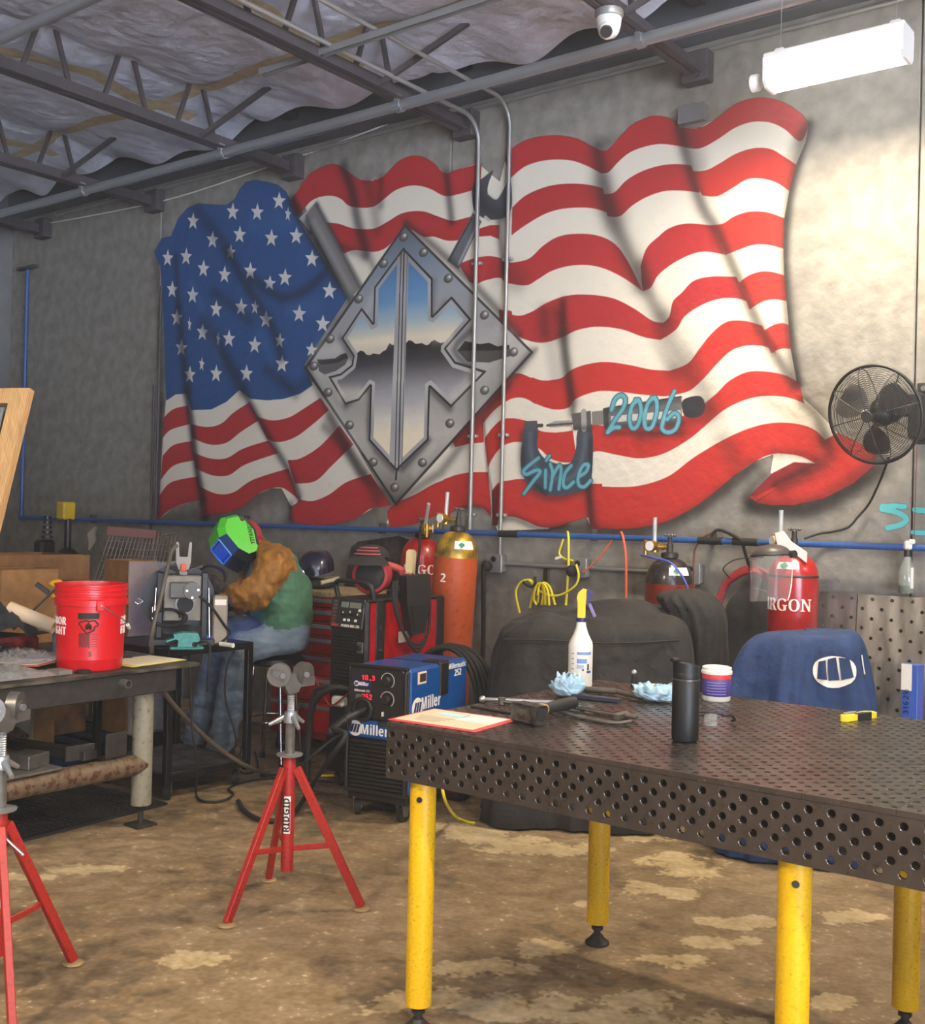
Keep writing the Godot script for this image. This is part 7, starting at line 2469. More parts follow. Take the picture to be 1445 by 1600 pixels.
func far_things() -> void:
	# wire cart
	var o := thing("wire_cart", "wire basket cart with a brown handle bar near the mural wall", "cart", Vector3.ZERO)
	var wire := mat(rgb(120, 112, 108), 0.35, 0.7)
	var tl := at_depth(172, 834, 7.5)
	var tr := at_depth(248, 840, 7.5)
	var bl := at_depth(146, 910, 7.4)
	var br := at_depth(232, 916, 7.4)
	var back := Vector3(-0.45, 0.02, -0.5)
	for face in 2:
		var off := back * face
		for k in 14:
			var t := k / 13.0
			obj("wire", mb().cyl(tl.lerp(tr, t) + off, bl.lerp(br, t) + off, 0.0035, 0.0035, 5), wire, o)
		for k in 8:
			var t := k / 7.0
			obj("wire", mb().cyl(tl.lerp(bl, t) + off, tr.lerp(br, t) + off, 0.0035, 0.0035, 5), wire, o)
	for c in [tl, tr, bl, br]:
		obj("wire", mb().cyl(c, c + back, 0.005, 0.005, 6), wire, o)
	obj("handle_bar", mb().bar(tl + Vector3(0, 0.02, 0.02), tr + Vector3(0, 0.02, 0.02), 0.02, 0.06), mat(rgb(110, 72, 66), 0.5), o)
	for c in [bl, br, bl + back, br + back]:
		obj("leg", mb().cyl(c, Vector3(c.x, 0.0, c.z), 0.012, 0.012, 8), wire, o)
	var rag := mb()
	var rp := at_depth(144, 845, 7.42)
	rag.tube(PackedVector3Array([rp + Vector3(0.03, 0.09, 0), rp + Vector3(0.0, 0.05, 0.01), rp, rp + Vector3(-0.03, -0.06, 0)]), 0.03, 10, PackedFloat32Array([0.018, 0.04, 0.036, 0.012]), 0.5)
	obj("rag", rag, mat(rgb(120, 112, 100), 0.9, 0.0, {"bump": "cloth", "s": 6.0}), o)
	# yellow-topped post
	var p := at_depth(103, 800, 8.2)
	var y := thing("post_stand", "dark post on a round base with a yellow top, before the mural wall", "stand", Vector3(p.x, 0, p.z))
	obj("post", mb().cyl(Vector3(0.03, 0.02, 0), Vector3(0.03, 1.4, 0), 0.025, 0.025, 12), M.black_paint, y)
	obj("base", mb().cyl(Vector3(0.03, 0, 0), Vector3(0.03, 0.03, 0), 0.13, 0.12, 24), M.black_paint, y)
	obj("collar", mb().lathe(PackedVector2Array([Vector2(0.025, 1.1), Vector2(0.1, 1.12), Vector2(0.06, 1.17), Vector2(0.025, 1.19)]), 16, Vector3(0.03, 0, 0)), M.black_paint, y)
	obj("yellow_top", mb().box(Vector3(0, 1.46, 0), Vector3(0.1, 0.13, 0.1), 0.01), mat(rgb(176, 146, 20), 0.6), y)
	var q := at_depth(70, 830, 8.0)
	var d := thing("chain_hoist", "dark ribbed hoist standing among the cartons before the mural wall", "hoist", Vector3(q.x, 0, q.z))
	obj("body", mb().box(Vector3(0, 1.13, 0), Vector3(0.11, 0.24, 0.12), 0.02), M.black_paint, d)
	obj("stand", mb().box(Vector3(0, 0.5, 0), Vector3(0.08, 1.0, 0.08), 0.01), M.black_paint, d)
	for k in 5:
		obj("rib", mb().cyl(Vector3(0.03, 1.26 + 0.035 * k, 0), Vector3(0.03, 1.28 + 0.035 * k, 0), 0.04 - 0.004 * k, 0.04 - 0.004 * k, 12), M.black_paint, d)
	# thin pipes on the dark end of the wall
	for x in [-7.47, -7.53]:
		var c := obj("thin_pipe", mb().cyl(Vector3(x, 1.42 if x > -7.5 else 1.0, WZ + 0.03), Vector3(x, 3.3 if x > -7.5 else 2.5, WZ + 0.03), 0.011, 0.011, 8), M.joist)
		tag(c, "thin dark pipe running up the wall at the flag's hoist edge" if x > -7.5 else "shorter thin dark pipe with a valve beside the flag's hoist edge", "pipe")

func pine_frame() -> void:
	M.pine = mat(rgb(226, 176, 112), 0.6, 0.0, {"tex": "streak", "sv": Vector3(6, 1.2, 6)})
	var d := 4.95
	var c := at_depth(46, 606, d)
	var bx := -cam_basis.x                        # leftwards
	var o := thing("pine_frame", "pale pine frame with a steel corner plate leaning above the bench", "frame", c)
	var down := (at_depth(-62, 1050, d - 0.25) - c)
	down = down * ((c.y - 0.775) / -down.y)
	var dn := down.normalized()
	var side := (at_depth(-300, 610, d + 0.15) - c).normalized()
	side = (side - dn * side.dot(dn) * 0.0).normalized()
	var nn := dn.cross(side).normalized()
	if nn.dot(EYE - c) < 0:
		nn = -nn
	var zz := nn * 0.045
	var slab3 := func(a: Vector3, b: Vector3, c2: Vector3, d2: Vector3) -> Mb:
		var m := mb()
		var cc := (a + b + c2 + d2) * 0.25 - zz * 0.5
		var f := [a, b, c2, d2]
		m.quad(a, b, c2, d2, nn)
		m.quad(a - zz, b - zz, c2 - zz, d2 - zz, -nn)
		for i in 4:
			var p: Vector3 = f[i]
			var q: Vector3 = f[(i + 1) % 4]
			m.quad(p, q, q - zz, p - zz, ((p + q) * 0.5 - zz * 0.5 - cc).normalized())
		return m
	obj("stile", slab3.call(Vector3.ZERO, side * 0.085, side * 0.085 + down, down), M.pine, o)
	obj("rail", slab3.call(side * 0.086, side * 0.8, side * 0.8 + dn * 0.07, side * 0.086 + dn * 0.07), M.pine, o)
	obj("corner_plate", mb().tube(PackedVector3Array([side * 0.3 + dn * 0.1 + nn * 0.004, side * 0.1 + dn * 0.1 + nn * 0.004, side * 0.1 + dn * 0.34 + nn * 0.004]), 0.012, 4), M.galv, o)
	obj("inner_panel", slab3.call(side * 0.1 + dn * 0.1 - nn * 0.02, side * 0.8 + dn * 0.1 - nn * 0.02, side * 0.8 + dn * 0.7 - nn * 0.02, side * 0.1 + dn * 0.7 - nn * 0.02), mat(rgb(58, 46, 40), 0.7), o)

# ================================================================ work cart and welding positioner
func cart_things() -> void:
	var x1 := -4.6
	var z1 := -3.6
	var W := 0.6
	var D := 0.53
	var h := 0.775
	var o := thing("steel_cart", "black angle-iron cart on wheels carrying the welding positioner", "cart", Vector3(x1, 0, z1))
	obj("top", mb().box(Vector3(-W / 2, h - 0.006, -D / 2), Vector3(W - 0.02, 0.008, D - 0.02), 0.001), M.black_paint, o)
	obj("shelf", mb().box(Vector3(-W / 2, 0.135, -D / 2), Vector3(W - 0.02, 0.008, D - 0.02), 0.001), mat(rgb(88, 86, 84), 0.5, 0.4, {"tex": "blotch", "s": 2.0}), o)
	for y in [h - 0.018, 0.12]:
		for q in [[Vector3(0, y, 0), Vector3(-W, y, 0)], [Vector3(0, y, -D), Vector3(-W, y, -D)], [Vector3(0, y, 0), Vector3(0, y, -D)], [Vector3(-W, y, 0), Vector3(-W, y, -D)]]:
			obj("rail", mb().bar(q[0], q[1], 0.036, 0.036), M.black_paint, o)
	for q in [[0, 0], [-W, 0], [0, -D], [-W, -D]]:
		obj("post", mb().box(Vector3(q[0], (h + 0.08) / 2, q[1]), Vector3(0.036, h - 0.08, 0.036), 0.003), M.black_paint, o)
	for q in [[-0.04, -0.04], [-W + 0.04, -0.04], [-0.04, -D + 0.04], [-W + 0.04, -D + 0.04]]:
		caster(o, Vector3(q[0], 0.0, q[1]), 0.04, 0.7)
	# positioner
	var c := at_depth(285, 930, 5.92)
	c.y = h
	var p := thing("welding_positioner", "grey motor-driven welding positioner with a round dark face plate on the cart", "positioner", c + Vector3(0, -0.0015, 0), 0.9)
	var grey := mat(rgb(140, 134, 122), 0.5, 0.2, {"tex": "soft", "s": 3.0})
	var dark := mat(rgb(86, 84, 78), 0.45, 0.2)
	var cy := 0.245
	obj("gear_box", mb().box(Vector3(0, cy, 0), Vector3(0.19, 0.24, 0.1), 0.006), grey, p)
	obj("face_plate", mb().cyl(Vector3(-0.02, cy - 0.01, -0.09), Vector3(-0.02, cy - 0.01, -0.075), 0.19, 0.19, 40), M.black_paint, p)
	obj("spindle", mb().cyl(Vector3(-0.02, cy - 0.01, -0.08), Vector3(-0.01, cy - 0.01, -0.04), 0.08, 0.08, 24), M.dark_steel, p)
	obj("motor", mb().cyl(Vector3(0.045, cy + 0.045, 0.05), Vector3(0.05, cy + 0.045, 0.125), 0.045, 0.045, 28), dark, p)
	obj("motor_mount", mb().box(Vector3(-0.01, cy + 0.045, 0.075), Vector3(0.11, 0.085, 0.05), 0.006), dark, p)
	for q in [[0.022, 0.045], [0.08, 0.05], [0.05, 0.01]]:
		obj("motor_screw", mb().cyl(Vector3(q[0], cy + q[1], 0.124), Vector3(q[0], cy + q[1], 0.128), 0.005, 0.005, 8), M.chrome, p)
	obj("bore_ring", mb().pipe(Vector3(0.015, cy - 0.03, 0.05), Vector3(0.015, cy - 0.03, 0.075), 0.052, 0.043, 32), M.steel, p)
	obj("bore", mb().cyl(Vector3(0.015, cy - 0.03, 0.05), Vector3(0.015, cy - 0.03, 0.056), 0.043, 0.043, 28), M.print_black, p)
	for sx in [-1.0, 1.0]:
		obj("upright", mb().box(Vector3(0.115 * sx, 0.19, -0.01), Vector3(0.03, 0.38, 0.09), 0.003), M.black_paint, p)
		obj("tie_rod", mb().cyl(Vector3(0.145 * sx, 0.012, 0.05), Vector3(0.135 * sx, 0.3, 0.04), 0.006, 0.006, 8), M.chrome, p)
	obj("base_channel", mb().box(Vector3(0, 0.02, 0.02), Vector3(0.34, 0.036, 0.2), 0.004), M.black_paint, p)
	obj("eye_bolt", mb().tube(PackedVector3Array([Vector3(-0.2, cy - 0.02, 0), Vector3(-0.225, cy - 0.005, 0), Vector3(-0.245, cy - 0.02, 0), Vector3(-0.225, cy - 0.036, 0), Vector3(-0.2, cy - 0.02, 0)]), 0.005, 6), M.chrome, p)
	obj("spring", mb().tube(PackedVector3Array([Vector3(-0.15, 0.12, 0.05), Vector3(-0.15, 0.2, 0.05)]), 0.009, 8), M.chrome, p)
	var lp := PackedVector3Array()
	for i in 40:
		var a := TAU * i / 18.0
		lp.append(Vector3(-0.07 + cos(a) * (0.06 + 0.001 * i), cy - 0.1 + sin(a) * 0.045, 0.065 + 0.0006 * i))
	obj("lead_coil", mb().tube(lp, 0.007, 6), M.rubber, p)
	obj("power_lead", mb().tube(curve([Vector3(0.08, cy + 0.02, 0.1), Vector3(0.14, cy - 0.03, 0.1), Vector3(0.22, cy - 0.14, 0.08), Vector3(0.25, 0.06, 0.06), Vector3(0.2, 0.012, 0.08)], 6), 0.007, 8), M.rubber, p)
	# forked casting clamped on top
	var fk := thing("forked_bracket", "grey forked metal bracket with a red clamp, upright on the positioner", "bracket", c + Vector3(0, 0.364, 0) , 0.9)
	var fm := mb()
	fm.slab(PackedVector2Array([Vector2(-0.04, 0.17), Vector2(-0.03, 0.175), Vector2(-0.024, 0.165), Vector2(-0.02, 0.095), Vector2(0.022, 0.095), Vector2(0.028, 0.165), Vector2(0.034, 0.175), Vector2(0.043, 0.17), Vector2(0.04, 0.07), Vector2(0.03, 0.03), Vector2(0.02, 0.0), Vector2(-0.015, 0.0), Vector2(-0.025, 0.03), Vector2(-0.038, 0.07)]), 0.03, Transform3D(Basis(), Vector3(0.0, 0.002, 0.015)), true)
	obj("fork", fm, mat(rgb(130, 126, 116), 0.5, 0.3), fk)
	obj("clamp_block", mb().box(Vector3(0.002, 0.04, 0.022), Vector3(0.03, 0.04, 0.016), 0.004), mat(rgb(206, 70, 40), 0.5), fk)
	obj("clamp_arm", mb().bar(Vector3(0.02, 0.02, 0.02), Vector3(0.1, 0.05, 0.0), 0.01, 0.016), M.dark_steel, fk)
	obj("clamp_arm", mb().bar(Vector3(-0.02, 0.02, 0.02), Vector3(-0.07, 0.04, 0.0), 0.01, 0.016), M.dark_steel, fk)
	# red-lined card behind
	# foot pedal
	var fp := thing("foot_pedal", "teal cast pedal control lying on the cart below the positioner", "pedal", at_depth(282, 1005, 5.6) * Vector3(1, 0, 1) + Vector3(-0.03, h, -0.06), 0.95)
	var teal := mat(rgb(66, 150, 140), 0.45, 0.1, {"tex": "soft", "s": 6.0})
	obj("base", mb().box(Vector3(0, 0.011, 0), Vector3(0.17, 0.014, 0.1), 0.005), teal, fp)
	obj("housing", mb().slab(PackedVector2Array([Vector2(-0.055, 0.015), Vector2(0.05, 0.015), Vector2(0.055, 0.06), Vector2(0.045, 0.085), Vector2(-0.03, 0.09), Vector2(-0.075, 0.08), Vector2(-0.07, 0.06), Vector2(-0.05, 0.05)]), 0.08, Transform3D(Basis(), Vector3(0.01, 0, 0.04))), teal, fp)
	obj("treadle", mb().bar(Vector3(-0.1, 0.045, 0), Vector3(-0.03, 0.07, 0), 0.075, 0.012), teal, fp)
	obj("cord_gland", mb().cyl(Vector3(0.04, 0.03, 0.042), Vector3(0.04, 0.03, 0.06), 0.014, 0.012, 12), M.rubber, fp)
	obj("cord", mb().tube(curve([Vector3(0.04, 0.03, 0.055), Vector3(0.08, 0.05, 0.08), Vector3(0.11, 0.03, 0.1), Vector3(0.105, -0.06, 0.13), Vector3(0.1, -0.2, 0.11)], 6), 0.006, 8), M.rubber, fp)
	# grey box standing behind, near the welder's hands
	var gb := thing("control_box", "tall grey control box with a white top label on the cart by the gloved hands", "box", at_depth(343, 985, 5.95) * Vector3(1, 0, 1) + Vector3(0, h, 0), 0.9)
	obj("box", mb().box(Vector3(0, 0.13, 0), Vector3(0.075, 0.256, 0.1), 0.008), mat(rgb(150, 140, 126), 0.5), gb)
	obj("label", mb().box(Vector3(0, 0.225, 0.051), Vector3(0.06, 0.03, 0.002), 0.0005), M.print_white, gb)
	var rod := obj("white_rod", mb().cyl(Vector3(-0.05, 0.012, 0), Vector3(0.05, 0.012, 0), 0.012, 0.012, 12), M.white)
	rod.position = at_depth(350, 992, 5.8) * Vector3(1, 0, 1) + Vector3(0.0, h - 0.0005, -0.02)
	tag(rod, "short white rod lying on the cart before the grey control box", "rod")
	cable("bench_lead", "thick grey lead rising from the bench up to the forked bracket", [on_y(237, 1020, 0.765), at_depth(238, 985, 5.45), at_depth(252, 930, 5.6), at_depth(262, 885, 5.75), at_depth(268, 862, 5.85), at_depth(276, 852, 5.9)], 0.011, mat(rgb(90, 84, 76), 0.6))
	cable("bench_lead", "thick grey lead looping from the bench end across the floor to the pipe stand", [on_x(253, 1070, -4.3), on_x(262, 1090, -4.35), on_x(300, 1132, -4.46), on_x(345, 1172, -4.5), on_x(385, 1197, -4.5), on_y(415, 1207, 0.013), on_y(445, 1202, 0.013)], 0.012, mat(rgb(88, 78, 64), 0.6))
	cable("floor_lead", "thin black lead curling on the floor under the cart", [Vector3(-4.57, 0.74, -3.7), at_depth(300, 1130, 5.5), on_y(308, 1200, 0.2), on_y(306, 1240, 0.02), on_y(318, 1252, 0.008), on_y(345, 1252, 0.008), on_y(364, 1242, 0.008), on_y(358, 1232, 0.008), on_y(380, 1222, 0.008), on_y(430, 1216, 0.008), on_y(520, 1222, 0.008)], 0.006, M.rubber)
	cable("floor_lead", "thin black lead hanging off the cart's back and crossing to the stool", [Vector3(-4.62, 0.74, -4.05), at_depth(355, 1040, 6.0), at_depth(352, 1090, 6.0), at_depth(366, 1140, 6.0), at_depth(368, 1165, 6.0), on_y(352, 1185, 0.05), on_y(380, 1208, 0.01), on_y(402, 1200, 0.01), on_y(398, 1175, 0.01)], 0.006, M.rubber)
	cable("yellow_lead", "yellow cord lying on the floor under the blue machine", [on_y(500, 1212, 0.008), on_y(530, 1212, 0.008), on_y(560, 1215, 0.008), on_y(600, 1222, 0.008)], 0.007, M.yellow_cord)
	cable("yellow_lead", "yellow cord drooping behind the table leg to the black cover", [at_depth(690, 1228, 4.9), at_depth(697, 1255, 4.95), on_y(712, 1276, 0.02), on_y(730, 1284, 0.008), on_y(742, 1286, 0.008)], 0.007, M.yellow_cord)
	cable("floor_lead", "black lead lying in a slack bend under the perforated table", [on_y(1120, 1305, 0.008), on_y(1150, 1322, 0.008), on_y(1165, 1335, 0.008), on_y(1190, 1342, 0.008), on_y(1250, 1345, 0.008)], 0.007, M.rubber)

# ================================================================ folding pipe stands
func stands() -> void:
	M.stand_red = mat(rgb(176, 38, 30), 0.45, 0.0, {"tex": "red_wear", "s": 3.0})
	pipe_stand(Vector3(-3.064, 0, -2.967), 0.29, -0.53, 0.0, "red folding pipe stand with twin rollers standing before the welding cart")
	pipe_stand(Vector3(-3.13, 0, -1.835), 0.3, 0.37, 0.35, "red folding pipe stand with a hanging pin, standing by the bench's near end")

func pipe_stand(at: Vector3, r: float, a0: float, head_turn: float, label: String) -> void:
	var o := thing("pipe_stand", label, "pipe stand", at, 0.0, "red pipe stands")
	var face := atan2(-at.x, -at.z)
	obj("outer_tube", mb().cyl(Vector3(0, 0.13, 0), Vector3(0, 0.565, 0), 0.0235, 0.0235, 24), M.stand_red, o)
	obj("collar_plate", mb().lathe(PackedVector2Array([Vector2(0.02, 0.562), Vector2(0.048, 0.565), Vector2(0.05, 0.571), Vector2(0.02, 0.575)]), 24), M.galv, o)
	obj("inner_tube", mb().cyl(Vector3(0, 0.57, 0), Vector3(0, 0.7, 0), 0.0185, 0.0185, 20), M.raw_steel, o)
	var nut := obj("wing_nut", mb().lathe(PackedVector2Array([Vector2(0.0, 0.69), Vector2(0.026, 0.69), Vector2(0.028, 0.705), Vector2(0.022, 0.73), Vector2(0, 0.73)]), 18), M.galv, o)
	for k in 3:
		var a := face + 0.4 + TAU * k / 3.0
		obj("wing", mb().tube(PackedVector3Array([Vector3(sin(a) * 0.02, 0.712, cos(a) * 0.02), Vector3(sin(a) * 0.08, 0.68, cos(a) * 0.08)]), 0.008, 8, PackedFloat32Array([0.011, 0.007])), M.galv, nut)
	var th := mb()
	for k in 14:
		th.lathe(PackedVector2Array([Vector2(0.0125, 0.0), Vector2(0.015, 0.0035), Vector2(0.0125, 0.007)]), 14, Vector3(0, 0.728 + 0.007 * k, 0))
	obj("threaded_rod", th, M.galv, o)
	# head: V plate and two roller wheels
	var hb := Basis(Vector3.UP, face + head_turn + 0.35)
	var hd := mb(Transform3D(hb, Vector3(0, 0.83, 0)))
	hd.slab(PackedVector2Array([Vector2(-0.085, 0.065), Vector2(0.085, 0.03), Vector2(0.085, 0.0), Vector2(0.03, -0.005), Vector2(0.02, -0.025), Vector2(-0.02, -0.025), Vector2(-0.04, 0.015), Vector2(-0.085, 0.045)]), 0.006, Transform3D(Basis(), Vector3(0, 0, 0.024)))
	hd.slab(PackedVector2Array([Vector2(-0.085, 0.065), Vector2(0.085, 0.03), Vector2(0.085, 0.0), Vector2(0.03, -0.005), Vector2(0.02, -0.025), Vector2(-0.02, -0.025), Vector2(-0.04, 0.015), Vector2(-0.085, 0.045)]), 0.006, Transform3D(Basis(), Vector3(0, 0, -0.018)))
	hd.cyl(Vector3(0, -0.03, 0), Vector3(0, 0.0, 0), 0.022, 0.022, 16)
	var head := obj("roller_head", hd, M.steel, o)
	for s in [-1.0, 1.0]:
		var w := mb(Transform3D(hb, Vector3(0, 0.83, 0)))
		var c := Vector3(0.048 * s, 0.042, 0.0)
		var tb := Basis(Vector3.UP, 0.5 * s) * Basis(Vector3.BACK, 0.0)
		w.cyl(c + tb * Vector3(0, 0, -0.016), c + tb * Vector3(0, 0, 0.016), 0.044, 0.044, 32)
		w.cyl(c + tb * Vector3(0, 0, -0.022), c + tb * Vector3(0, 0, 0.022), 0.018, 0.018, 16)
		var wo := obj("wheel", w, M.steel, o)
		var bt := mb(Transform3D(hb, Vector3(0, 0.83, 0)))
		bt.cyl(c + Vector3(0, 0, -0.035), c + Vector3(0, 0, 0.037), 0.006, 0.006, 10)
		bt.cyl(c + Vector3(0, 0, 0.03), c + Vector3(0, 0, 0.037), 0.011, 0.011, 6)
		obj("axle_bolt", bt, M.galv, wo)
	for k in 3:
		var a := a0 + TAU * k / 3.0
		var d := Vector3(cos(a), 0, sin(a))
		var foot := d * r
		obj("leg", mb().bar(d * 0.028 + Vector3(0, 0.52, 0), foot + Vector3(0, 0.012, 0), 0.03, 0.022, Vector3(-d.z, 0, d.x)), M.stand_red, o)
		obj("brace", mb().bar(d * 0.02 + Vector3(0, 0.215, 0), d * (r * 0.56) + Vector3(0, 0.235, 0), 0.006, 0.022), M.stand_red, o)
		obj("foot_pad", mb().lathe(PackedVector2Array([Vector2(0, 0.0), Vector2(0.03, 0.0), Vector2(0.034, 0.004), Vector2(0.03, 0.009), Vector2(0, 0.014)]), 20, foot), mat(rgb(150, 124, 86), 0.6), o)
	# maker's sticker on the tube
	var lb := mb()
	var rows := []
	for j in 3:
		var row := PackedVector3Array()
		for i in 7:
			var a := face - 0.75 + 1.1 * i / 6.0
			row.append(Vector3(sin(a) * 0.0242, 0.275 + 0.07 * j, cos(a) * 0.0242))
		rows.append(row)
	var so := obj("sticker", lb.grid(rows, Vector3(sin(face), 0, cos(face))), M.print_white, o)
	var fa := face - 0.3
	text_part("RIDGID", 0.032, M.print_black, so, Vector3(sin(fa) * 0.0245, 0.345, cos(fa) * 0.0245), Vector3(0, fa, PI / 2), {"depth": 0.001, "scale": Vector3(0.85, 0.75, 1)})
	var ft := face + 0.22
	obj("red_line", mb().box(Vector3(sin(ft) * 0.0245, 0.34, cos(ft) * 0.0245), Vector3(0.004, 0.11, 0.001), 0.0, Basis(Vector3.UP, ft)), mat(rgb(190, 30, 34), 0.5), so)
	if head_turn > 0.0:
		obj("hanging_pin", mb().cyl(Vector3(0.01, 0.515, 0.02), Vector3(0.085, 0.44, -0.03), 0.006, 0.006, 10), M.chrome, o)

func stool() -> void:
	var o := thing("round_stool", "chrome shop stool with a round black seat, under the seated person", "stool", Vector3(-4.86, 0, -4.56))
	obj("seat", mb().lathe(PackedVector2Array([Vector2(0, 0.59), Vector2(0.16, 0.592), Vector2(0.175, 0.605), Vector2(0.175, 0.632), Vector2(0.15, 0.648), Vector2(0, 0.652)]), 32), mat(rgb(24, 23, 24), 0.4), o)
	for k in 4:
		var a := TAU * k / 4.0 + 0.45
		var d := Vector3(cos(a), 0, sin(a))
		var l := obj("leg", mb().cyl(d * 0.12 + Vector3(0, 0.595, 0), d * 0.185 + Vector3(0, 0.03, 0), 0.0125, 0.0125, 12), M.chrome, o)
		obj("rubber_tip", mb().cyl(d * 0.185 + Vector3(0, 0.035, 0), d * 0.188, 0.016, 0.017, 12), M.rubber, l)
	var ring := PackedVector3Array()
	for i in 41:
		var a := TAU * i / 40.0
		ring.append(Vector3(cos(a) * 0.162, 0.27, sin(a) * 0.162))
	obj("foot_ring", mb().tube(ring, 0.0095, 8, PackedFloat32Array(), 1.0, true), M.chrome, o)
	obj("spindle", mb().cyl(Vector3(0, 0.5, 0), Vector3(0, 0.6, 0), 0.02, 0.02, 12), M.chrome, o)

# smooth union of tapered capsules on a grid, meshed as surface nets; bones: [a, b, ra, rb, region]
func net(bones: Array, cell: float, k: float, names: Dictionary, fold: Callable) -> Dictionary:
	var lo := Vector3(1e9, 1e9, 1e9)
	var hi := -lo
	for b in bones:
		var r: float = maxf(b[2], b[3]) + 0.05
		for e in 2:
			lo = lo.min(b[e] - Vector3(r, r, r))
			hi = hi.max(b[e] + Vector3(r, r, r))
	var nx := int((hi.x - lo.x) / cell) + 2
	var ny := int((hi.y - lo.y) / cell) + 2
	var nz := int((hi.z - lo.z) / cell) + 2
	var f := PackedFloat32Array()
	f.resize(nx * ny * nz)
	f.fill(1.0)
	var best := PackedFloat32Array()
	best.resize(nx * ny * nz)
	best.fill(9.0)
	var reg := PackedByteArray()
	reg.resize(nx * ny * nz)
	for b in bones:
		var a: Vector3 = b[0]
		var ab: Vector3 = b[1] - a
		var L2 := maxf(ab.length_squared(), 1e-9)
		var ra: float = b[2]
		var rb: float = b[3]
		var pad := maxf(ra, rb) + k + 3.0 * cell
		var l: Vector3 = (a.min(b[1]) - Vector3(pad, pad, pad) - lo) / cell
		var h: Vector3 = (a.max(b[1]) + Vector3(pad, pad, pad) - lo) / cell
		var rg: int = b[4]
		for z in range(maxi(0, int(l.z)), mini(nz, int(h.z) + 1)):
			for y in range(maxi(0, int(l.y)), mini(ny, int(h.y) + 1)):
				var base := (z * ny + y) * nx
				for x in range(maxi(0, int(l.x)), mini(nx, int(h.x) + 1)):
					var p := lo + Vector3(x, y, z) * cell
					var ap := p - a
					var t := clampf(ap.dot(ab) / L2, 0.0, 1.0)
					var d := (ap - ab * t).length() - lerpf(ra, rb, t)
					var i := base + x
					if d < best[i]:
						best[i] = d
						reg[i] = rg
					var o := f[i]
					var hh := maxf(k - absf(o - d), 0.0) / k
					f[i] = minf(o, d) - hh * hh * k * 0.25
	if true:
		for i in f.size():
			if f[i] < 3.0 * cell and f[i] > -3.0 * cell:
				var x := i % nx
				var y := (i / nx) % ny
				var z := i / (nx * ny)
				f[i] += fold.call(lo + Vector3(x, y, z) * cell, reg[i])
	# one vertex in each crossed cell
	var vid := PackedInt32Array()
	vid.resize(nx * ny * nz)
	vid.fill(-1)
	var vs := PackedVector3Array()
	var vn := PackedVector3Array()
	var vr := PackedByteArray()
	var sy := nx
	var sz := nx * ny
	for z in nz - 1:
		for y in ny - 1:
			for x in nx - 1:
				var i := z * sz + y * sy + x
				var c0 := f[i]
				if c0 > 3.0 * cell or c0 < -3.0 * cell:
					continue
				var cs_ := [c0, f[i + 1], f[i + sy], f[i + sy + 1], f[i + sz], f[i + sz + 1], f[i + sz + sy], f[i + sz + sy + 1]]
				var neg := 0
				for q in cs_:
					if q < 0.0:
						neg += 1
				if neg == 0 or neg == 8:
					continue
				var sum := Vector3.ZERO
				var cnt := 0
				for e in 12:
					var ax := e / 4
					var u := e % 4
					var p0: int
					var p1: int
					if ax == 0:
						p0 = u * 2
						p1 = p0 + 1
					elif ax == 1:
						p0 = (u & 1) + (u >> 1) * 4
						p1 = p0 + 2
					else:
						p0 = u
						p1 = u + 4
					var d0: float = cs_[p0]
					var d1: float = cs_[p1]
					if (d0 < 0.0) != (d1 < 0.0):
						var t := d0 / (d0 - d1)
						var q0 := Vector3(p0 & 1, (p0 >> 1) & 1, p0 >> 2)
						var q1 := Vector3(p1 & 1, (p1 >> 1) & 1, p1 >> 2)
						sum += q0.lerp(q1, t)
						cnt += 1
				vid[i] = vs.size()
				vs.append(lo + (Vector3(x, y, z) + sum / cnt) * cell)
				vn.append(Vector3(cs_[1] + cs_[3] + cs_[5] + cs_[7] - cs_[0] - cs_[2] - cs_[4] - cs_[6], cs_[2] + cs_[3] + cs_[6] + cs_[7] - cs_[0] - cs_[1] - cs_[4] - cs_[5], cs_[4] + cs_[5] + cs_[6] + cs_[7] - cs_[0] - cs_[1] - cs_[2] - cs_[3]).normalized())
				vr.append(reg[i])
	var out := {}
	for key in names:
		out[key] = [mb(), {}]
	for z in range(1, nz - 1):
		for y in range(1, ny - 1):
			for x in range(1, nx - 1):
				var i := z * sz + y * sy + x
				var d0 := f[i]
				for ax in 3:
					var st: int = [1, sy, sz][ax]
					if (d0 < 0.0) == (f[i + st] < 0.0):
						continue
					var o1: int = [sy, sz, 1][ax]
					var o2: int = [sz, 1, sy][ax]
					var q := [vid[i], vid[i - o1], vid[i - o1 - o2], vid[i - o2]]
					if q.min() < 0:
						continue
					var rg: int = vr[q[0]]
					var slot: Array = out[rg]
					var m: Mb = slot[0]
					var seen: Dictionary = slot[1]
					var id := []
					for w in q:
						if not seen.has(w):
							seen[w] = m.add(vs[w], vn[w])
						id.append(seen[w])
					m.t3(id[0], id[1], id[2])
					m.t3(id[0], id[2], id[3])
	return out

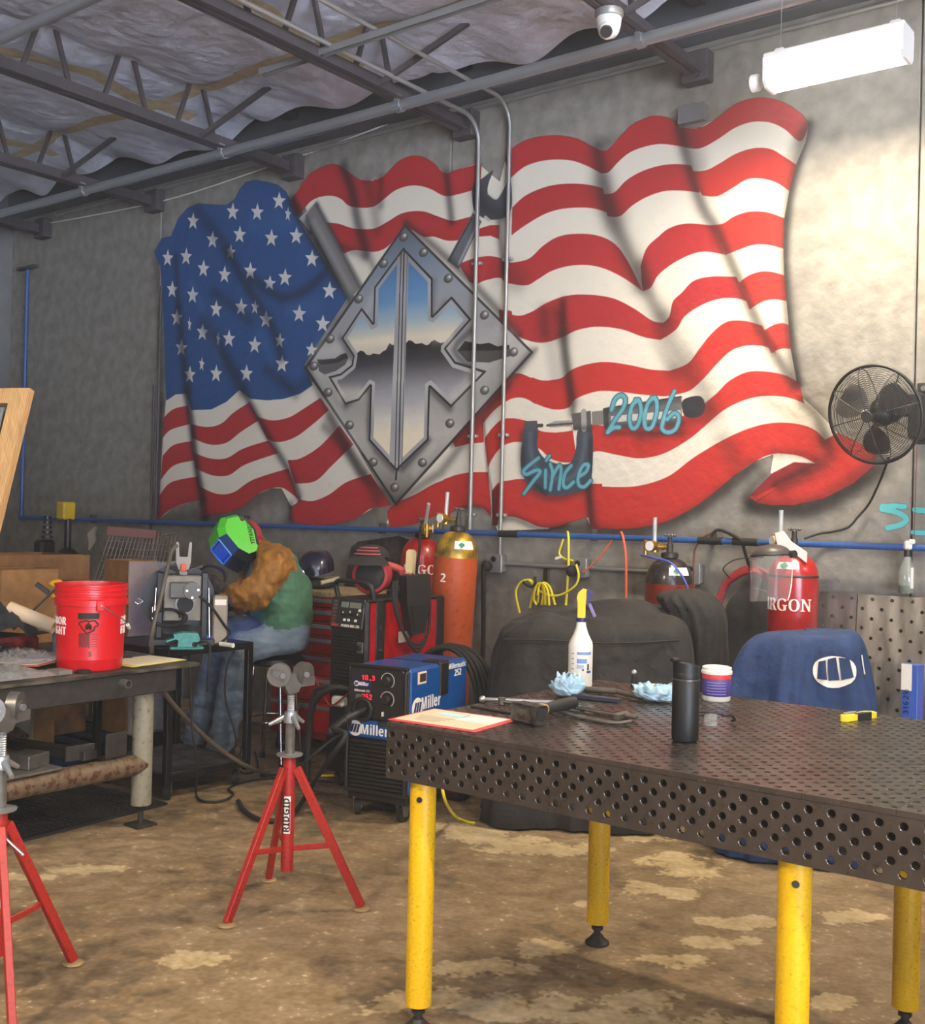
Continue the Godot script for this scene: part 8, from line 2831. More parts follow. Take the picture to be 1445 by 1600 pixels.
func person() -> void:
	var P := func(u, v, d) -> Vector3: return at_depth(u, v, d)
	# regions: 0 jacket back and body, 1 sleeves and yoke, 2 jeans, 3 boots, 5 neck and head
	var sh_n: Vector3 = P.call(428, 884, 6.3)
	var el_n: Vector3 = P.call(401, 927, 6.24)
	var wr_n: Vector3 = P.call(356, 927, 6.28)
	var sh_f: Vector3 = P.call(412, 884, 6.66)
	var el_f: Vector3 = P.call(378, 938, 6.62)
	var wr_f: Vector3 = P.call(346, 940, 6.46)
	var hip_n: Vector3 = P.call(456, 992, 6.4)
	var hip_f: Vector3 = P.call(452, 990, 6.62)
	var kn_n: Vector3 = P.call(374, 1013, 6.34)
	var an_n: Vector3 = P.call(349, 1150, 6.5)
	var kn_f: Vector3 = P.call(352, 985, 6.62)
	var an_f: Vector3 = P.call(306, 1130, 6.72)
	an_f.y = 0.1
	an_n.y = 0.11
	var left := (P.call(300, 1150, 6.5) - P.call(350, 1150, 6.5)).normalized() as Vector3
	left.y = 0
	left = left.normalized()
	var bones := [
		[P.call(447, 958, 6.5), P.call(443, 925, 6.5), 0.155, 0.16, 0], [P.call(443, 925, 6.5), P.call(432, 890, 6.5), 0.158, 0.13, 0], [P.call(447, 962, 6.43), P.call(440, 920, 6.4), 0.14, 0.12, 0], [P.call(447, 962, 6.58), P.call(440, 920, 6.6), 0.14, 0.12, 0], [P.call(422, 945, 6.5), P.call(415, 905, 6.5), 0.12, 0.11, 0],
		[P.call(432, 884, 6.4), P.call(430, 882, 6.6), 0.105, 0.105, 1], [P.call(418, 872, 6.45), P.call(412, 870, 6.58), 0.09, 0.085, 1],
		[sh_n, el_n, 0.1, 0.083, 1], [el_n, P.call(375, 930, 6.25), 0.083, 0.07, 1], [P.call(375, 930, 6.25), wr_n, 0.07, 0.052, 1],
		[sh_f, el_f, 0.095, 0.075, 1], [el_f, wr_f, 0.07, 0.052, 1],
		[P.call(410, 868, 6.5), P.call(384, 850, 6.5), 0.062, 0.058, 5], [P.call(380, 848, 6.5), P.call(372, 846, 6.5), 0.085, 0.082, 5],
		[hip_n, kn_n, 0.1, 0.084, 2], [kn_n, P.call(361, 1085, 6.42), 0.086, 0.08, 2], [P.call(361, 1085, 6.42), an_n + Vector3(0, 0.035, 0), 0.08, 0.082, 2], [hip_f, kn_f, 0.1, 0.084, 2], [kn_f, an_f + Vector3(0, 0.04, 0), 0.084, 0.076, 2], [hip_n, hip_f, 0.1, 0.1, 2],
		[an_n + left * -0.015 + Vector3(0, -0.035, 0), an_n + left * 0.03 + Vector3(0, -0.055, 0), 0.05, 0.05, 3], [an_n + left * 0.03 + Vector3(0, -0.055, 0), an_n + left * 0.19 + Vector3(0, -0.07, 0), 0.05, 0.04, 3],
		[an_f + left * -0.015 + Vector3(0, -0.03, 0), an_f + left * 0.03 + Vector3(0, -0.05, 0), 0.05, 0.05, 3], [an_f + left * 0.03 + Vector3(0, -0.05, 0), an_f + left * 0.18 + Vector3(0, -0.06, 0), 0.05, 0.04, 3],
	]
	var nz := FastNoiseLite.new()
	nz.seed = 88
	nz.frequency = 7.0
	nz.fractal_octaves = 3
	nz.noise_type = FastNoiseLite.TYPE_SIMPLEX_SMOOTH
	var fold := func(p: Vector3, r: int) -> float:
		if r == 1:
			return 0.024 * nz.get_noise_3d(p.x * 1.6 + p.y * 0.8, p.y * 1.3, p.z * 1.6)
		if r == 0:
			return 0.011 * nz.get_noise_3d(p.x, p.y * 1.5, p.z)
		if r == 2:
			return 0.014 * nz.get_noise_3d(p.x * 1.2, p.y * 1.9, p.z * 1.2)
		return 0.0
	var o := thing("person", "person in green and tan welding jacket, jeans and green helmet, seated bent over work", "person", Vector3.ZERO)
	var got := net(bones, 0.0125, 0.035, {0: 1, 1: 1, 2: 1, 3: 1, 5: 1}, fold)
	var green := mat(rgb(74, 122, 92), 0.8, 0.0, {"tex": "soft", "s": 4.0, "bump": "cloth", "bs": 0.5, "rim": 0.25})
	var tan_ := mat(rgb(168, 112, 34), 0.7, 0.0, {"tex": "leather", "s": 3.0, "bump": "cloth", "bs": 0.6, "rim": 0.2})
	var jeans := mat(rgb(126, 142, 154), 0.85, 0.0, {"tex": "denim", "s": 3.0, "bump": "cloth", "bs": 0.5, "rim": 0.25})
	var boot := mat(rgb(92, 62, 40), 0.7, 0.0, {"tex": "blotch", "s": 5.0})
	obj("body", got[5][0], mat(rgb(196, 146, 120), 0.6), o)
	var jk := obj("jacket", got[0][0], green, o)
	obj("sleeve", got[1][0], tan_, jk)
	obj("jeans", got[2][0], jeans, o)
	obj("boot", got[3][0], boot, o)
	for a in [an_n, an_f]:
		var so := mb()
		var c: Vector3 = a + left * 0.085
		c.y = 0.0
		so.box(Vector3(c.x, 0.012, c.z), Vector3(0.3, 0.022, 0.095), 0.01, Basis(left, Vector3.UP, left.cross(Vector3.UP)))
		obj("boot_sole", so, mat(rgb(70, 60, 50), 0.7), o)
	# patch on the sleeve
	var nrm: Vector3 = cam_basis.z
	# gloves: palm, four fingers closed round the torch, thumb against them
	var glove := mat(rgb(46, 38, 34), 0.75, 0.0, {"tex": "soft", "s": 8.0})
	for side in 2:
		var w: Vector3 = wr_n if side == 0 else wr_f
		var fwd := (P.call(338, 917, 6.26) - wr_n).normalized() as Vector3 if side == 0 else (P.call(328, 930, 6.4) - wr_f).normalized() as Vector3
		var up := Vector3.UP
		var out_ := fwd.cross(up).normalized()
		if out_.dot(cam_basis.z) < 0:
			out_ = -out_
		var pc := w + fwd * 0.055
		var hb := [[w - fwd * 0.035, w + fwd * 0.01, 0.05, 0.045, 0], [pc + up * 0.022, pc - up * 0.022, 0.03, 0.028, 0], [pc + fwd * 0.03 + up * 0.022, pc + fwd * 0.03 - up * 0.022, 0.026, 0.024, 0]]
		for k in 4:
			var base := pc + fwd * 0.045 + up * (0.03 - 0.021 * k)
			var ln: float = [0.9, 1.0, 0.95, 0.78][k]
			var m1 := base + (fwd * 0.032 - out_ * 0.012 - up * 0.004) * ln
			var m2 := m1 + (fwd * 0.012 - out_ * 0.024 - up * 0.006) * ln
			var m3 := m2 + (-fwd * 0.014 - out_ * 0.012) * ln
			hb.append([base, m1, 0.0125, 0.012, 0])
			hb.append([m1, m2, 0.012, 0.011, 0])
			hb.append([m2, m3, 0.011, 0.01, 0])
		var tb := pc + up * 0.03 - out_ * 0.01
		hb.append([tb, tb + fwd * 0.03 + up * 0.018 - out_ * 0.012, 0.014, 0.0125, 0])
		hb.append([tb + fwd * 0.03 + up * 0.018 - out_ * 0.012, tb + fwd * 0.055 - out_ * 0.022 + up * 0.006, 0.0125, 0.011, 0])
		var g := net(hb, 0.0042, 0.008, {0: 1}, func(_p, _r): return 0.0)
		obj("glove", g[0][0], glove, o)
	# jacket hem and collar
	helmet(o)
	# torch held in the hand, lead running back under the arm
	var tip: Vector3 = P.call(325, 927, 6.3)
	var tr := thing("welding_torch", "thin welding torch held in the gloved hand behind the positioner", "torch")
	obj("handle", mb().cyl(P.call(345, 915, 6.3), P.call(330, 922, 6.3), 0.011, 0.011, 12), M.plastic, tr)
	obj("nozzle", mb().cyl(P.call(330, 922, 6.3), tip, 0.008, 0.006, 12), mat(rgb(190, 120, 90), 0.5), tr)
	obj("lead", mb().tube(curve([P.call(345, 915, 6.3), P.call(352, 905, 6.33), P.call(345, 890, 6.4), P.call(322, 885, 6.45), P.call(305, 905, 6.5), P.call(300, 950, 6.4)], 6), 0.009, 8), M.rubber, tr)
	var arc := thing("arc_flame", "tiny blue-white welding arc at the torch tip, hidden by the positioner", "flame", tip + Vector3(-0.008, -0.012, 0.006))
	obj("arc_glow_flame", mb().ball(Vector3.ZERO, Vector3(0.005, 0.005, 0.005), 10), mat(rgb(190, 210, 255), 0.5, 0.0, {"glow": 12.0, "glow_c": Color(0.55, 0.7, 1.0)}), arc)
	var l := OmniLight3D.new()
	l.name = "arc_light"
	l.light_color = Color(0.3, 0.48, 1.0)
	l.light_energy = 0.05
	l.light_size = 0.006
	l.omni_range = 12.0
	l.omni_attenuation = 2.0
	l.shadow_enabled = true
	l.position = Vector3(0.0, 0.011, 0.006)
	arc.add_child(l)

func helmet(o: Node3D) -> void:
	var c := at_depth(370, 848, 6.47)
	var fw := (-cam_basis.x * 0.74 - cam_basis.y * 0.67).normalized()
	var up := (-cam_basis.x * 0.67 + cam_basis.y * 0.74).normalized()
	var b := Basis(up.cross(fw), up, fw) * Basis(Vector3.UP, 0.72)
	var xf := Transform3D(b, c)
	var gr := mat(rgb(74, 186, 40), 0.3, 0.0, {"coat": 0.5, "coat_r": 0.12})
	var out := [Vector2(-0.075, 0.125), Vector2(0.015, 0.16), Vector2(0.08, 0.125), Vector2(0.112, 0.075), Vector2(0.12, -0.055), Vector2(0.085, -0.135), Vector2(0.02, -0.15), Vector2(-0.03, -0.12), Vector2(-0.1, -0.02), Vector2(-0.105, 0.06)]
	var inn := []
	for p in out:
		inn.append(Vector2(-0.005, 0.0) + (p - Vector2(-0.005, 0.0)) * Vector2(0.74, 0.8))
	var cen := Vector3(0, 0, 0)
	var face := func(m: Mb, q: Array) -> void:
		var a: Vector3 = q[0]
		var n: Vector3 = (q[1] - a).cross(q[2] - a).normalized()
		var mid: Vector3 = (q[0] + q[1] + q[2] + q[3]) * 0.25
		if n.dot(mid - cen) < 0.0:
			n = -n
		m.quad(q[0], q[1], q[2], q[3], n)
	var hw := 0.078
	var sw := 0.118
	var green_ := mb(xf)
	var black_ := mb(xf)
	var chin_ := mb(xf)
	for i in out.size():
		var j := (i + 1) % out.size()
		if i >= 7:
			continue
		var p: Vector2 = out[i]
		var q: Vector2 = out[j]
		var strip := [Vector3(-hw, p.y, p.x), Vector3(hw, p.y, p.x), Vector3(hw, q.y, q.x), Vector3(-hw, q.y, q.x)]
		if i == 3:
			face.call(black_, strip)
		elif i >= 4:
			face.call(chin_, strip)
		else:
			face.call(green_, strip)
		for s in [-1.0, 1.0]:
			var bev := [Vector3(hw * s, p.y, p.x), Vector3(hw * s, q.y, q.x), Vector3(sw * s, inn[j].y, inn[j].x), Vector3(sw * s, inn[i].y, inn[i].x)]
			if i == 4 or i == 5:
				face.call(chin_, bev)
			elif i == 3:
				face.call(black_, bev)
			else:
				face.call(green_, bev)
	for s in [-1.0, 1.0]:
		var idx := Geometry2D.triangulate_polygon(PackedVector2Array(inn))
		for k in idx.size() / 3:
			var t := []
			for e in 3:
				t.append(Vector3(sw * s, inn[idx[3 * k + e]].y, inn[idx[3 * k + e]].x))
			green_.tri(t[0], t[1], t[2], Vector3(s, 0, 0))
	var h := Node3D.new()
	h.name = "helmet"
	o.add_child(h, true)
	obj("shell", green_, gr, h)
	obj("lens_frame", black_, mat(rgb(40, 70, 120), 0.25, 0.3), h)  # blue tint carries the arc reflection seen round the lens
	obj("chin_guard", chin_, mat(rgb(26, 28, 34), 0.3), h)
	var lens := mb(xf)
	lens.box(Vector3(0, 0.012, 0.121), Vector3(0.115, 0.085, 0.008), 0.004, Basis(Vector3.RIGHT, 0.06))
	obj("lens", lens, mat(rgb(70, 130, 235), 0.08, 0.6), h)  # blue reflection of the welding arc painted into the lens colour
	var rim_ := mb(xf)
	for q in [[Vector3(-0.07, 0.068, 0.118), Vector3(0.07, 0.068, 0.118)], [Vector3(-0.07, -0.045, 0.125), Vector3(0.07, -0.045, 0.125)], [Vector3(-0.07, 0.068, 0.118), Vector3(-0.07, -0.045, 0.125)], [Vector3(0.07, 0.068, 0.118), Vector3(0.07, -0.045, 0.125)]]:
		rim_.bar(q[0], q[1], 0.01, 0.01)
	obj("lens_rim", rim_, mat(rgb(90, 150, 230), 0.2, 0.3), h)
	var edge := mb(xf)
	var ep := PackedVector3Array()
	for p in [out[9], out[0]]:
		ep.append(Vector3(0.1, p.y * 0.9, p.x * 0.8))
	for s in [-1.0, 1.0]:
		var e2 := PackedVector3Array()
		for i in [0, 9, 8, 7]:
			e2.append(Vector3(sw * s, inn[i].y, inn[i].x))
		obj("edge_trim", mb(xf).tube(e2, 0.007, 8), M.plastic, h)
	var t := obj("lettering", letters("TITANIUM", 0.03, 0.002), M.print_black, h)
	t.transform = xf * Transform3D(Basis(Vector3.UP, PI / 2) * Basis(Vector3.BACK, PI / 2 - 0.55), Vector3(sw + 0.002, -0.01, -0.045))
	t.scale *= 0.8
	var kn := mb(xf)
	kn.cyl(Vector3(sw, 0.075, -0.06), Vector3(sw + 0.008, 0.075, -0.06), 0.014, 0.014, 16)
	obj("pivot_knob", kn, M.plastic, h)
	# red bandana over the back of the head
	var hc := at_depth(384, 842, 6.5)
	var rows := []
	for j in 12:
		var row := PackedVector3Array()
		var th := PI * 0.62 * j / 11.0
		for i in 25:
			var a := TAU * i / 24.0
			row.append(hc + b * Vector3(sin(th) * cos(a) * 0.092, sin(th) * sin(a) * 0.105 + 0.02, -cos(th) * 0.112))
		rows.append(row)
	var bn := obj("bandana", mb().grid(rows, Vector3.ZERO, hc, true), mat(rgb(196, 44, 56), 0.8, 0.0, {"tex": "bandana", "s": 9.0}), o)
	var band2 := PackedVector3Array()
	for i in 15:
		var a := PI * (0.1 + 0.8 * i / 14.0)
		band2.append(hc + b * Vector3(cos(a) * 0.098, 0.06 + sin(a) * 0.045, -0.03 - sin(a) * 0.06))
	obj("headgear_band", mb().tube(band2, 0.011, 6, PackedFloat32Array(), 0.4), M.plastic, o)
	var kt := mb()
	var k0 := at_depth(401, 837, 6.46)
	kt.ball(k0, Vector3(0.018, 0.016, 0.018), 10)
	kt.tube(PackedVector3Array([k0, at_depth(408, 838, 6.45), at_depth(413, 841, 6.44)]), 0.012, 8, PackedFloat32Array([0.008, 0.014, 0.004]), 0.4)
	kt.tube(PackedVector3Array([k0, at_depth(405, 842, 6.44), at_depth(409, 846, 6.43)]), 0.012, 8, PackedFloat32Array([0.008, 0.012, 0.004]), 0.4)
	obj("knot", kt, mat(rgb(176, 40, 52), 0.8), bn)

# ================================================================ things on the perforated table
func table_things() -> void:
	var h := 0.8865
	var on := func(u, v) -> Vector3: return on_y(u, v, h)
	# drawing in a red-edged sleeve at the corner
	var d := thing("drawing_sleeve", "red-edged sleeve with a printed drawing at the corner of the perforated table", "document", Vector3(-1.99, h, -2.583), 0.08)
	obj("sleeve", mb().box(Vector3(0, 0.001, 0), Vector3(0.3, 0.002, 0.24), 0.0005), mat(rgb(206, 70, 72), 0.45), d)
	obj("page", mb().box(Vector3(-0.004, 0.0028, -0.002), Vector3(0.268, 0.0012, 0.208), 0.0003), mat(rgb(206, 194, 164), 0.6), d)
	obj("white_page", mb().box(Vector3(0.07, 0.0042, -0.04), Vector3(0.12, 0.0012, 0.1), 0.0003), mat(rgb(222, 220, 212), 0.6), d)
	obj("blue_note", mb().box(Vector3(-0.03, 0.0042, -0.05), Vector3(0.09, 0.0012, 0.04), 0.0003), mat(rgb(176, 216, 232), 0.6), d)
	for k in 5:
		obj("print_line", mb().box(Vector3(-0.05, 0.004, 0.01 + 0.016 * k), Vector3(0.12 - 0.012 * k, 0.0006, 0.002), 0.0), mat(rgb(150, 140, 120), 0.7), d)
	# club hammer
	var a := on.call(818, 1130) as Vector3
	var hm := thing("club_hammer", "short heavy hammer with a square steel head and taped grip on the perforated table", "hammer", Vector3(-1.80, h + 0.029, -2.705), 0.42)
	var hd := mb()
	hd.slab(PackedVector2Array([Vector2(-0.022, -0.028), Vector2(0.022, -0.028), Vector2(0.028, -0.022), Vector2(0.028, 0.022), Vector2(0.022, 0.028), Vector2(-0.022, 0.028), Vector2(-0.028, 0.022), Vector2(-0.028, -0.022)]), 0.1, Transform3D(Basis(Vector3.UP, 0.9), Vector3(0.035, 0.0, 0.035)))
	obj("head", hd, mat(rgb(112, 108, 102), 0.45, 0.85, {"tex": "blotch", "s": 9.0}), hm)
	var hb := Basis(Vector3.UP, 0.9)
	obj("worn_face", mb().cyl(Vector3(0.035, 0, 0.035) + hb * Vector3(0, 0, 0), Vector3(0.035, 0, 0.035) + hb * Vector3(0, 0, 0.002), 0.017, 0.017, 20), mat(rgb(66, 62, 60), 0.5, 0.7), hm)
	var hv := Basis(Vector3.UP, 0.9) * Vector3(1, 0, 0)
	obj("neck", mb().cyl(Vector3(-0.01, 0, -0.002) , Vector3(0.0, 0.0, 0.0) + hv * 0.05 + Vector3(0, 0.003, -0.03), 0.014, 0.015, 12), mat(rgb(190, 150, 60), 0.6), hm)
	obj("grip", mb().tube(PackedVector3Array([hv * 0.045 + Vector3(0, 0.003, -0.03), hv * 0.1 + Vector3(0, 0.004, -0.07), hv * 0.15 + Vector3(0, 0.002, -0.11)]), 0.017, 12, PackedFloat32Array([0.015, 0.0185, 0.019])), M.rubber, hm)
	# clamp pliers behind it
	var cp := thing("c_clamp", "bright locking clamp with thin jaws lying behind the hammer", "clamp", Vector3(-2.0, h + 0.012, -2.93), 0.35)
	obj("arm", mb().tube(curve([Vector3(-0.11, 0, 0.0), Vector3(-0.05, 0.004, 0.01), Vector3(0.02, 0.004, 0.0), Vector3(0.12, 0.003, -0.02)], 5), 0.0065, 8), M.galv, cp)
	obj("arm", mb().tube(curve([Vector3(-0.04, 0, 0.02), Vector3(0.02, 0.0, 0.035), Vector3(0.08, 0.0, 0.02), Vector3(0.14, 0, -0.03)], 5), 0.006, 8), M.steel, cp)
	obj("screw_knob", mb().ball(Vector3(-0.118, 0.0, 0.0), Vector3(0.012, 0.011, 0.012), 12), M.galv, cp)
	obj("pivot", mb().cyl(Vector3(-0.05, -0.01, 0.012), Vector3(-0.05, 0.012, 0.012), 0.013, 0.013, 12), M.steel, cp)
	var fl := obj("steel_file", mb().bar(Vector3(-0.12, 0, 0), Vector3(0.08, 0, 0), 0.014, 0.006), M.dark_steel)
	fl.position = Vector3(-1.97, h + 0.0035, -2.79)
	fl.rotation.y = -0.1
	tag(fl, "dark flat file lying between the drawing sleeve and the clamp", "file")
	# long caliper-like rods
	var rl := thing("chipping_hammer", "long thin chipping hammer with a bright head lying across the perforated table", "hammer", Vector3(-1.76, h + 0.008, -2.98), -0.12)
	obj("rod", mb().cyl(Vector3(-0.16, 0, -0.008), Vector3(0.12, 0, -0.008), 0.005, 0.005, 8), M.dark_steel, rl)
	obj("rod", mb().cyl(Vector3(-0.16, 0, 0.008), Vector3(0.12, 0, 0.008), 0.005, 0.005, 8), M.steel, rl)
	obj("head", mb().bar(Vector3(0.12, 0.004, -0.02), Vector3(0.125, 0.002, 0.045), 0.02, 0.018), M.steel, rl)
	obj("tip", mb().cyl(Vector3(0.12, 0.004, 0.0), Vector3(0.17, 0.002, 0.0), 0.01, 0.006, 10), M.steel, rl)
	var pb := thing("pry_bar", "flat steel pry bar with a bent end in front of the chipping hammer", "pry bar", Vector3(-1.69, h + 0.006, -2.86), 0.05)
	obj("bar", mb().tube(curve([Vector3(-0.17, 0.002, -0.05), Vector3(-0.05, 0, -0.01), Vector3(0.05, 0, 0.012), Vector3(0.09, 0.001, 0.008), Vector3(0.115, 0.004, -0.014), Vector3(0.118, 0.006, -0.02)], 5), 0.009, 8, PackedFloat32Array(), 0.6), M.steel, pb)
	# towels
	towel(Vector3(-1.985, h, -3.2), 0.05, 71, 0.062, "pale blue shop towel folded into a cup shape by the spray bottle")
	towel(Vector3(-1.72, h, -3.33), 0.062, 72, 0.05, "crumpled pale blue shop towel heaped against a tape roll")
	var tp := obj("tape_roll", mb().pipe(Vector3(0, 0, 0), Vector3(0, 0.03, 0), 0.052, 0.038, 28), mat(rgb(222, 214, 172), 0.6))
	tp.position = Vector3(-1.79, h, -3.46)
	tag(tp, "roll of cream masking tape behind the crumpled towel", "tape")
	# dark tools behind the towels
	var g1 := obj("wire_brush", mb().bar(Vector3(-0.1, 0.008, 0), Vector3(0.11, 0.006, -0.01), 0.028, 0.014), mat(rgb(38, 42, 60), 0.6))
	g1.position = Vector3(-1.9, h + 0.0005, -3.19)
	g1.rotation.y = 0.12
	tag(g1, "dark blue brush handle lying beside the folded towel", "brush")
	var g2 := thing("ratchet_handle", "grey jointed handle lying behind the towels", "handle", Vector3(-1.88, h + 0.011, -3.32), -0.1)
	obj("grip", mb().tube(PackedVector3Array([Vector3(-0.13, 0, 0.03), Vector3(0.0, 0.003, -0.02)]), 0.011, 10), mat(rgb(92, 86, 78), 0.5, 0.4), g2)
	obj("shank", mb().tube(PackedVector3Array([Vector3(0.0, 0.003, -0.02), Vector3(0.14, 0, 0.01)]), 0.008, 10), mat(rgb(116, 108, 98), 0.4, 0.6), g2)
	# toggle knob at the far edge
	var tk := thing("clamp_knob", "small clamp with a round knob standing at the table's far edge", "clamp", Vector3(-1.93, h, -3.56))
	obj("stem", mb().cyl(Vector3(0, 0, 0), Vector3(0, 0.045, 0), 0.011, 0.009, 12), M.plastic, tk)
	obj("ball", mb().ball(Vector3(0, 0.052, 0), Vector3(0.011, 0.01, 0.011), 12), M.galv, tk)
	spray_bottle()
	tumbler()
	tub()
	# safety glasses half behind the tumbler
	var sg := thing("safety_glasses", "clear safety glasses with dark bows lying behind the black tumbler", "glasses", Vector3(-1.41, h, -3.0), 0.15)
	for s in [-1.0, 1.0]:
		var lr := []
		for j in 6:
			var row := PackedVector3Array()
			for i in 9:
				var ang := -0.6 + 1.2 * i / 8.0
				row.append(Vector3(0.035 * s + sin(ang) * 0.034, 0.008 + 0.038 * j / 5.0, cos(ang) * 0.03 - 0.02))
			lr.append(row)
		obj("lens", mb().grid(lr, Vector3(0, 0, 1)), mat(rgb(210, 220, 220), 0.08, 0.0, {"alpha": 0.3}), sg)
		obj("bow", mb().tube(curve([Vector3(0.068 * s, 0.04, 0.0), Vector3(0.078 * s, 0.036, -0.05), Vector3(0.075 * s, 0.014, -0.11), Vector3(0.06 * s, 0.006, -0.13)], 5), 0.004, 6), M.plastic, sg)
	obj("bridge", mb().tube(PackedVector3Array([Vector3(-0.07, 0.046, 0.0), Vector3(0, 0.048, 0.012), Vector3(0.07, 0.046, 0.0)]), 0.004, 6), M.plastic, sg)
	for q in [[[1088, 1120, 1100, 1118, 1106, 1117], "thin dark zip tie lying past the tumbler"], [[1090, 1133, 1100, 1132, 1112, 1128, 1121, 1124], "curved dark zip tie lying on the table beside the tumbler"]]:
		var pp := []
		for i in q[0].size() / 2:
			pp.append(on.call(q[0][2 * i], q[0][2 * i + 1]) + Vector3(0, 0.004, 0))
		cable("zip_tie", q[1], pp, 0.0028, M.plastic, 5, 6, "zip tie")
	# utility knife
	var kf := thing("utility_knife", "yellow and black utility knife lying near the table's far edge", "knife", Vector3(-1.11, h, -3.48), 1.25)
	obj("body", mb().slab(PackedVector2Array([Vector2(-0.078, -0.012), Vector2(-0.07, -0.018), Vector2(0.0, -0.016), Vector2(0.05, -0.02), Vector2(0.076, -0.016), Vector2(0.08, 0.006), Vector2(0.06, 0.018), Vector2(0.0, 0.014), Vector2(-0.07, 0.01), Vector2(-0.08, 0.0)]), 0.018, Transform3D(Basis(Vector3.RIGHT, -PI / 2), Vector3(0, 0.0185, 0)), true), mat(rgb(226, 206, 50), 0.4), kf)
	obj("grip", mb().slab(PackedVector2Array([Vector2(-0.02, -0.017), Vector2(0.045, -0.02), Vector2(0.06, -0.008), Vector2(0.03, 0.003), Vector2(-0.02, -0.004)]), 0.021, Transform3D(Basis(Vector3.RIGHT, -PI / 2), Vector3(0, 0.0205, 0)), true), M.plastic, kf)
	obj("slider", mb().box(Vector3(-0.03, 0.021, -0.005), Vector3(0.06, 0.006, 0.01), 0.002), mat(rgb(176, 172, 168), 0.35, 0.7), kf)

func towel(at: Vector3, r: float, seed_: int, tall: float, label: String) -> void:
	var nz := FastNoiseLite.new()
	nz.seed = seed_
	nz.frequency = 1.6
	nz.fractal_octaves = 3
	var rows := []
	for j in 25:
		var row := PackedVector3Array()
		for i in 33:
			var a := TAU * (i % 32) / 32.0
			var t := j / 24.0
			var d := Vector3(cos(a), 0, sin(a))
			var w := nz.get_noise_3d(cos(a) * 1.2, t * 1.6, sin(a) * 1.2)
			var w2 := nz.get_noise_3d(cos(a) * 2.4 + 9.0, t * 3.0, sin(a) * 2.4)
			var rr := r * pow(sin(PI * clampf(t * 0.97 + 0.015, 0, 1)), 0.6) * (1.0 + 0.4 * w + 0.2 * w2)
			var y := 0.002 + tall * (0.5 - 0.5 * cos(PI * t)) * (1.0 + 0.5 * w2 + 0.4 * w)
			row.append(at + d * Vector3(1.15, 1, 0.95) * rr + Vector3(0, maxf(0.001, y), 0))
		rows.append(row)
	var o := obj("shop_towel", mb().grid(rows, Vector3.ZERO, at + Vector3(0, tall * 0.4, 0), true), mat(rgb(170, 204, 226), 0.85, 0.0, {"bump": "cloth", "bs": 0.6, "s": 9.0, "back": Color(0.2, 0.25, 0.3)}))
	tag(o, label, "towel", "blue shop towels on the table")

func spray_bottle() -> void:
	var p := Vector3(-2.07, 0.8865, -3.42)
	var face := atan2(-p.x, -p.z)
	var o := thing("spray_bottle", "white spray bottle with a yellow and blue trigger head on the perforated table", "spray bottle", p, face)
	obj("bottle", mb().lathe(PackedVector2Array([Vector2(0, 0.0), Vector2(0.038, 0.0), Vector2(0.043, 0.005), Vector2(0.043, 0.15), Vector2(0.04, 0.162), Vector2(0.026, 0.19), Vector2(0.018, 0.215), Vector2(0.016, 0.235), Vector2(0, 0.235)]), 32), mat(rgb(226, 224, 214), 0.35, 0.0, {"back": Color(0.3, 0.3, 0.28)}), o)
	obj("collar", mb().cyl(Vector3(0, 0.232, 0), Vector3(0, 0.247, 0), 0.0185, 0.0185, 20), mat(rgb(40, 40, 84), 0.4), o)
	var yel := mat(rgb(236, 188, 10), 0.35)
	var blu := mat(rgb(38, 34, 92), 0.35)
	var hd := mb()
	hd.slab(PackedVector2Array([Vector2(-0.014, 0.247), Vector2(0.014, 0.247), Vector2(0.014, 0.3), Vector2(0.02, 0.345), Vector2(0.004, 0.35), Vector2(-0.012, 0.336), Vector2(-0.018, 0.318), Vector2(-0.014, 0.3)]), 0.026, Transform3D(Basis(), Vector3(0, 0, 0.013)), true)
	obj("trigger_head", hd, yel, o)
	var bl := mb()
	bl.slab(PackedVector2Array([Vector2(0.016, 0.3), Vector2(0.026, 0.295), Vector2(0.036, 0.325), Vector2(0.038, 0.342), Vector2(0.02, 0.35), Vector2(0.016, 0.34)]), 0.028, Transform3D(Basis(), Vector3(0, 0, 0.014)), true)
	obj("nozzle_cap", bl, blu, o)
	obj("trigger", mb().bar(Vector3(0.026, 0.298, 0), Vector3(0.048, 0.25, 0), 0.012, 0.008, Vector3.BACK), mat(rgb(120, 104, 150), 0.4), o)
	var lab := func(a0: float, a1: float, y0: float, y1: float, m: Material, called: String) -> void:
		var rows := []
		for j in 3:
			var row := PackedVector3Array()
			for i in 7:
				var a := lerpf(a0, a1, i / 6.0)
				row.append(Vector3(sin(a) * 0.0436, lerpf(y0, y1, j / 2.0), cos(a) * 0.0436))
			rows.append(row)
		obj(called, mb().grid(rows, Vector3(0, 0, 1)), m, o)
	var ink := mat(rgb(120, 146, 204), 0.5)
	lab.call(-0.3, 1.0, 0.118, 0.128, ink, "label_print")
	lab.call(-0.3, 0.55, 0.088, 0.104, ink, "label_print")
	lab.call(-0.3, 0.3, 0.07, 0.084, mat(rgb(160, 180, 216), 0.5), "label_print")
	lab.call(0.55, 1.0, 0.054, 0.062, mat(rgb(50, 66, 160), 0.5), "label_print")
	lab.call(0.6, 0.75, 0.064, 0.086, M.print_black, "label_print")
	lab.call(0.15, 0.3, 0.062, 0.068, M.print_black, "label_print")
	for k in 6:
		lab.call(-0.78, -0.55, 0.03 + 0.018 * k, 0.033 + 0.018 * k, mat(rgb(110, 116, 130), 0.6), "scale_mark")

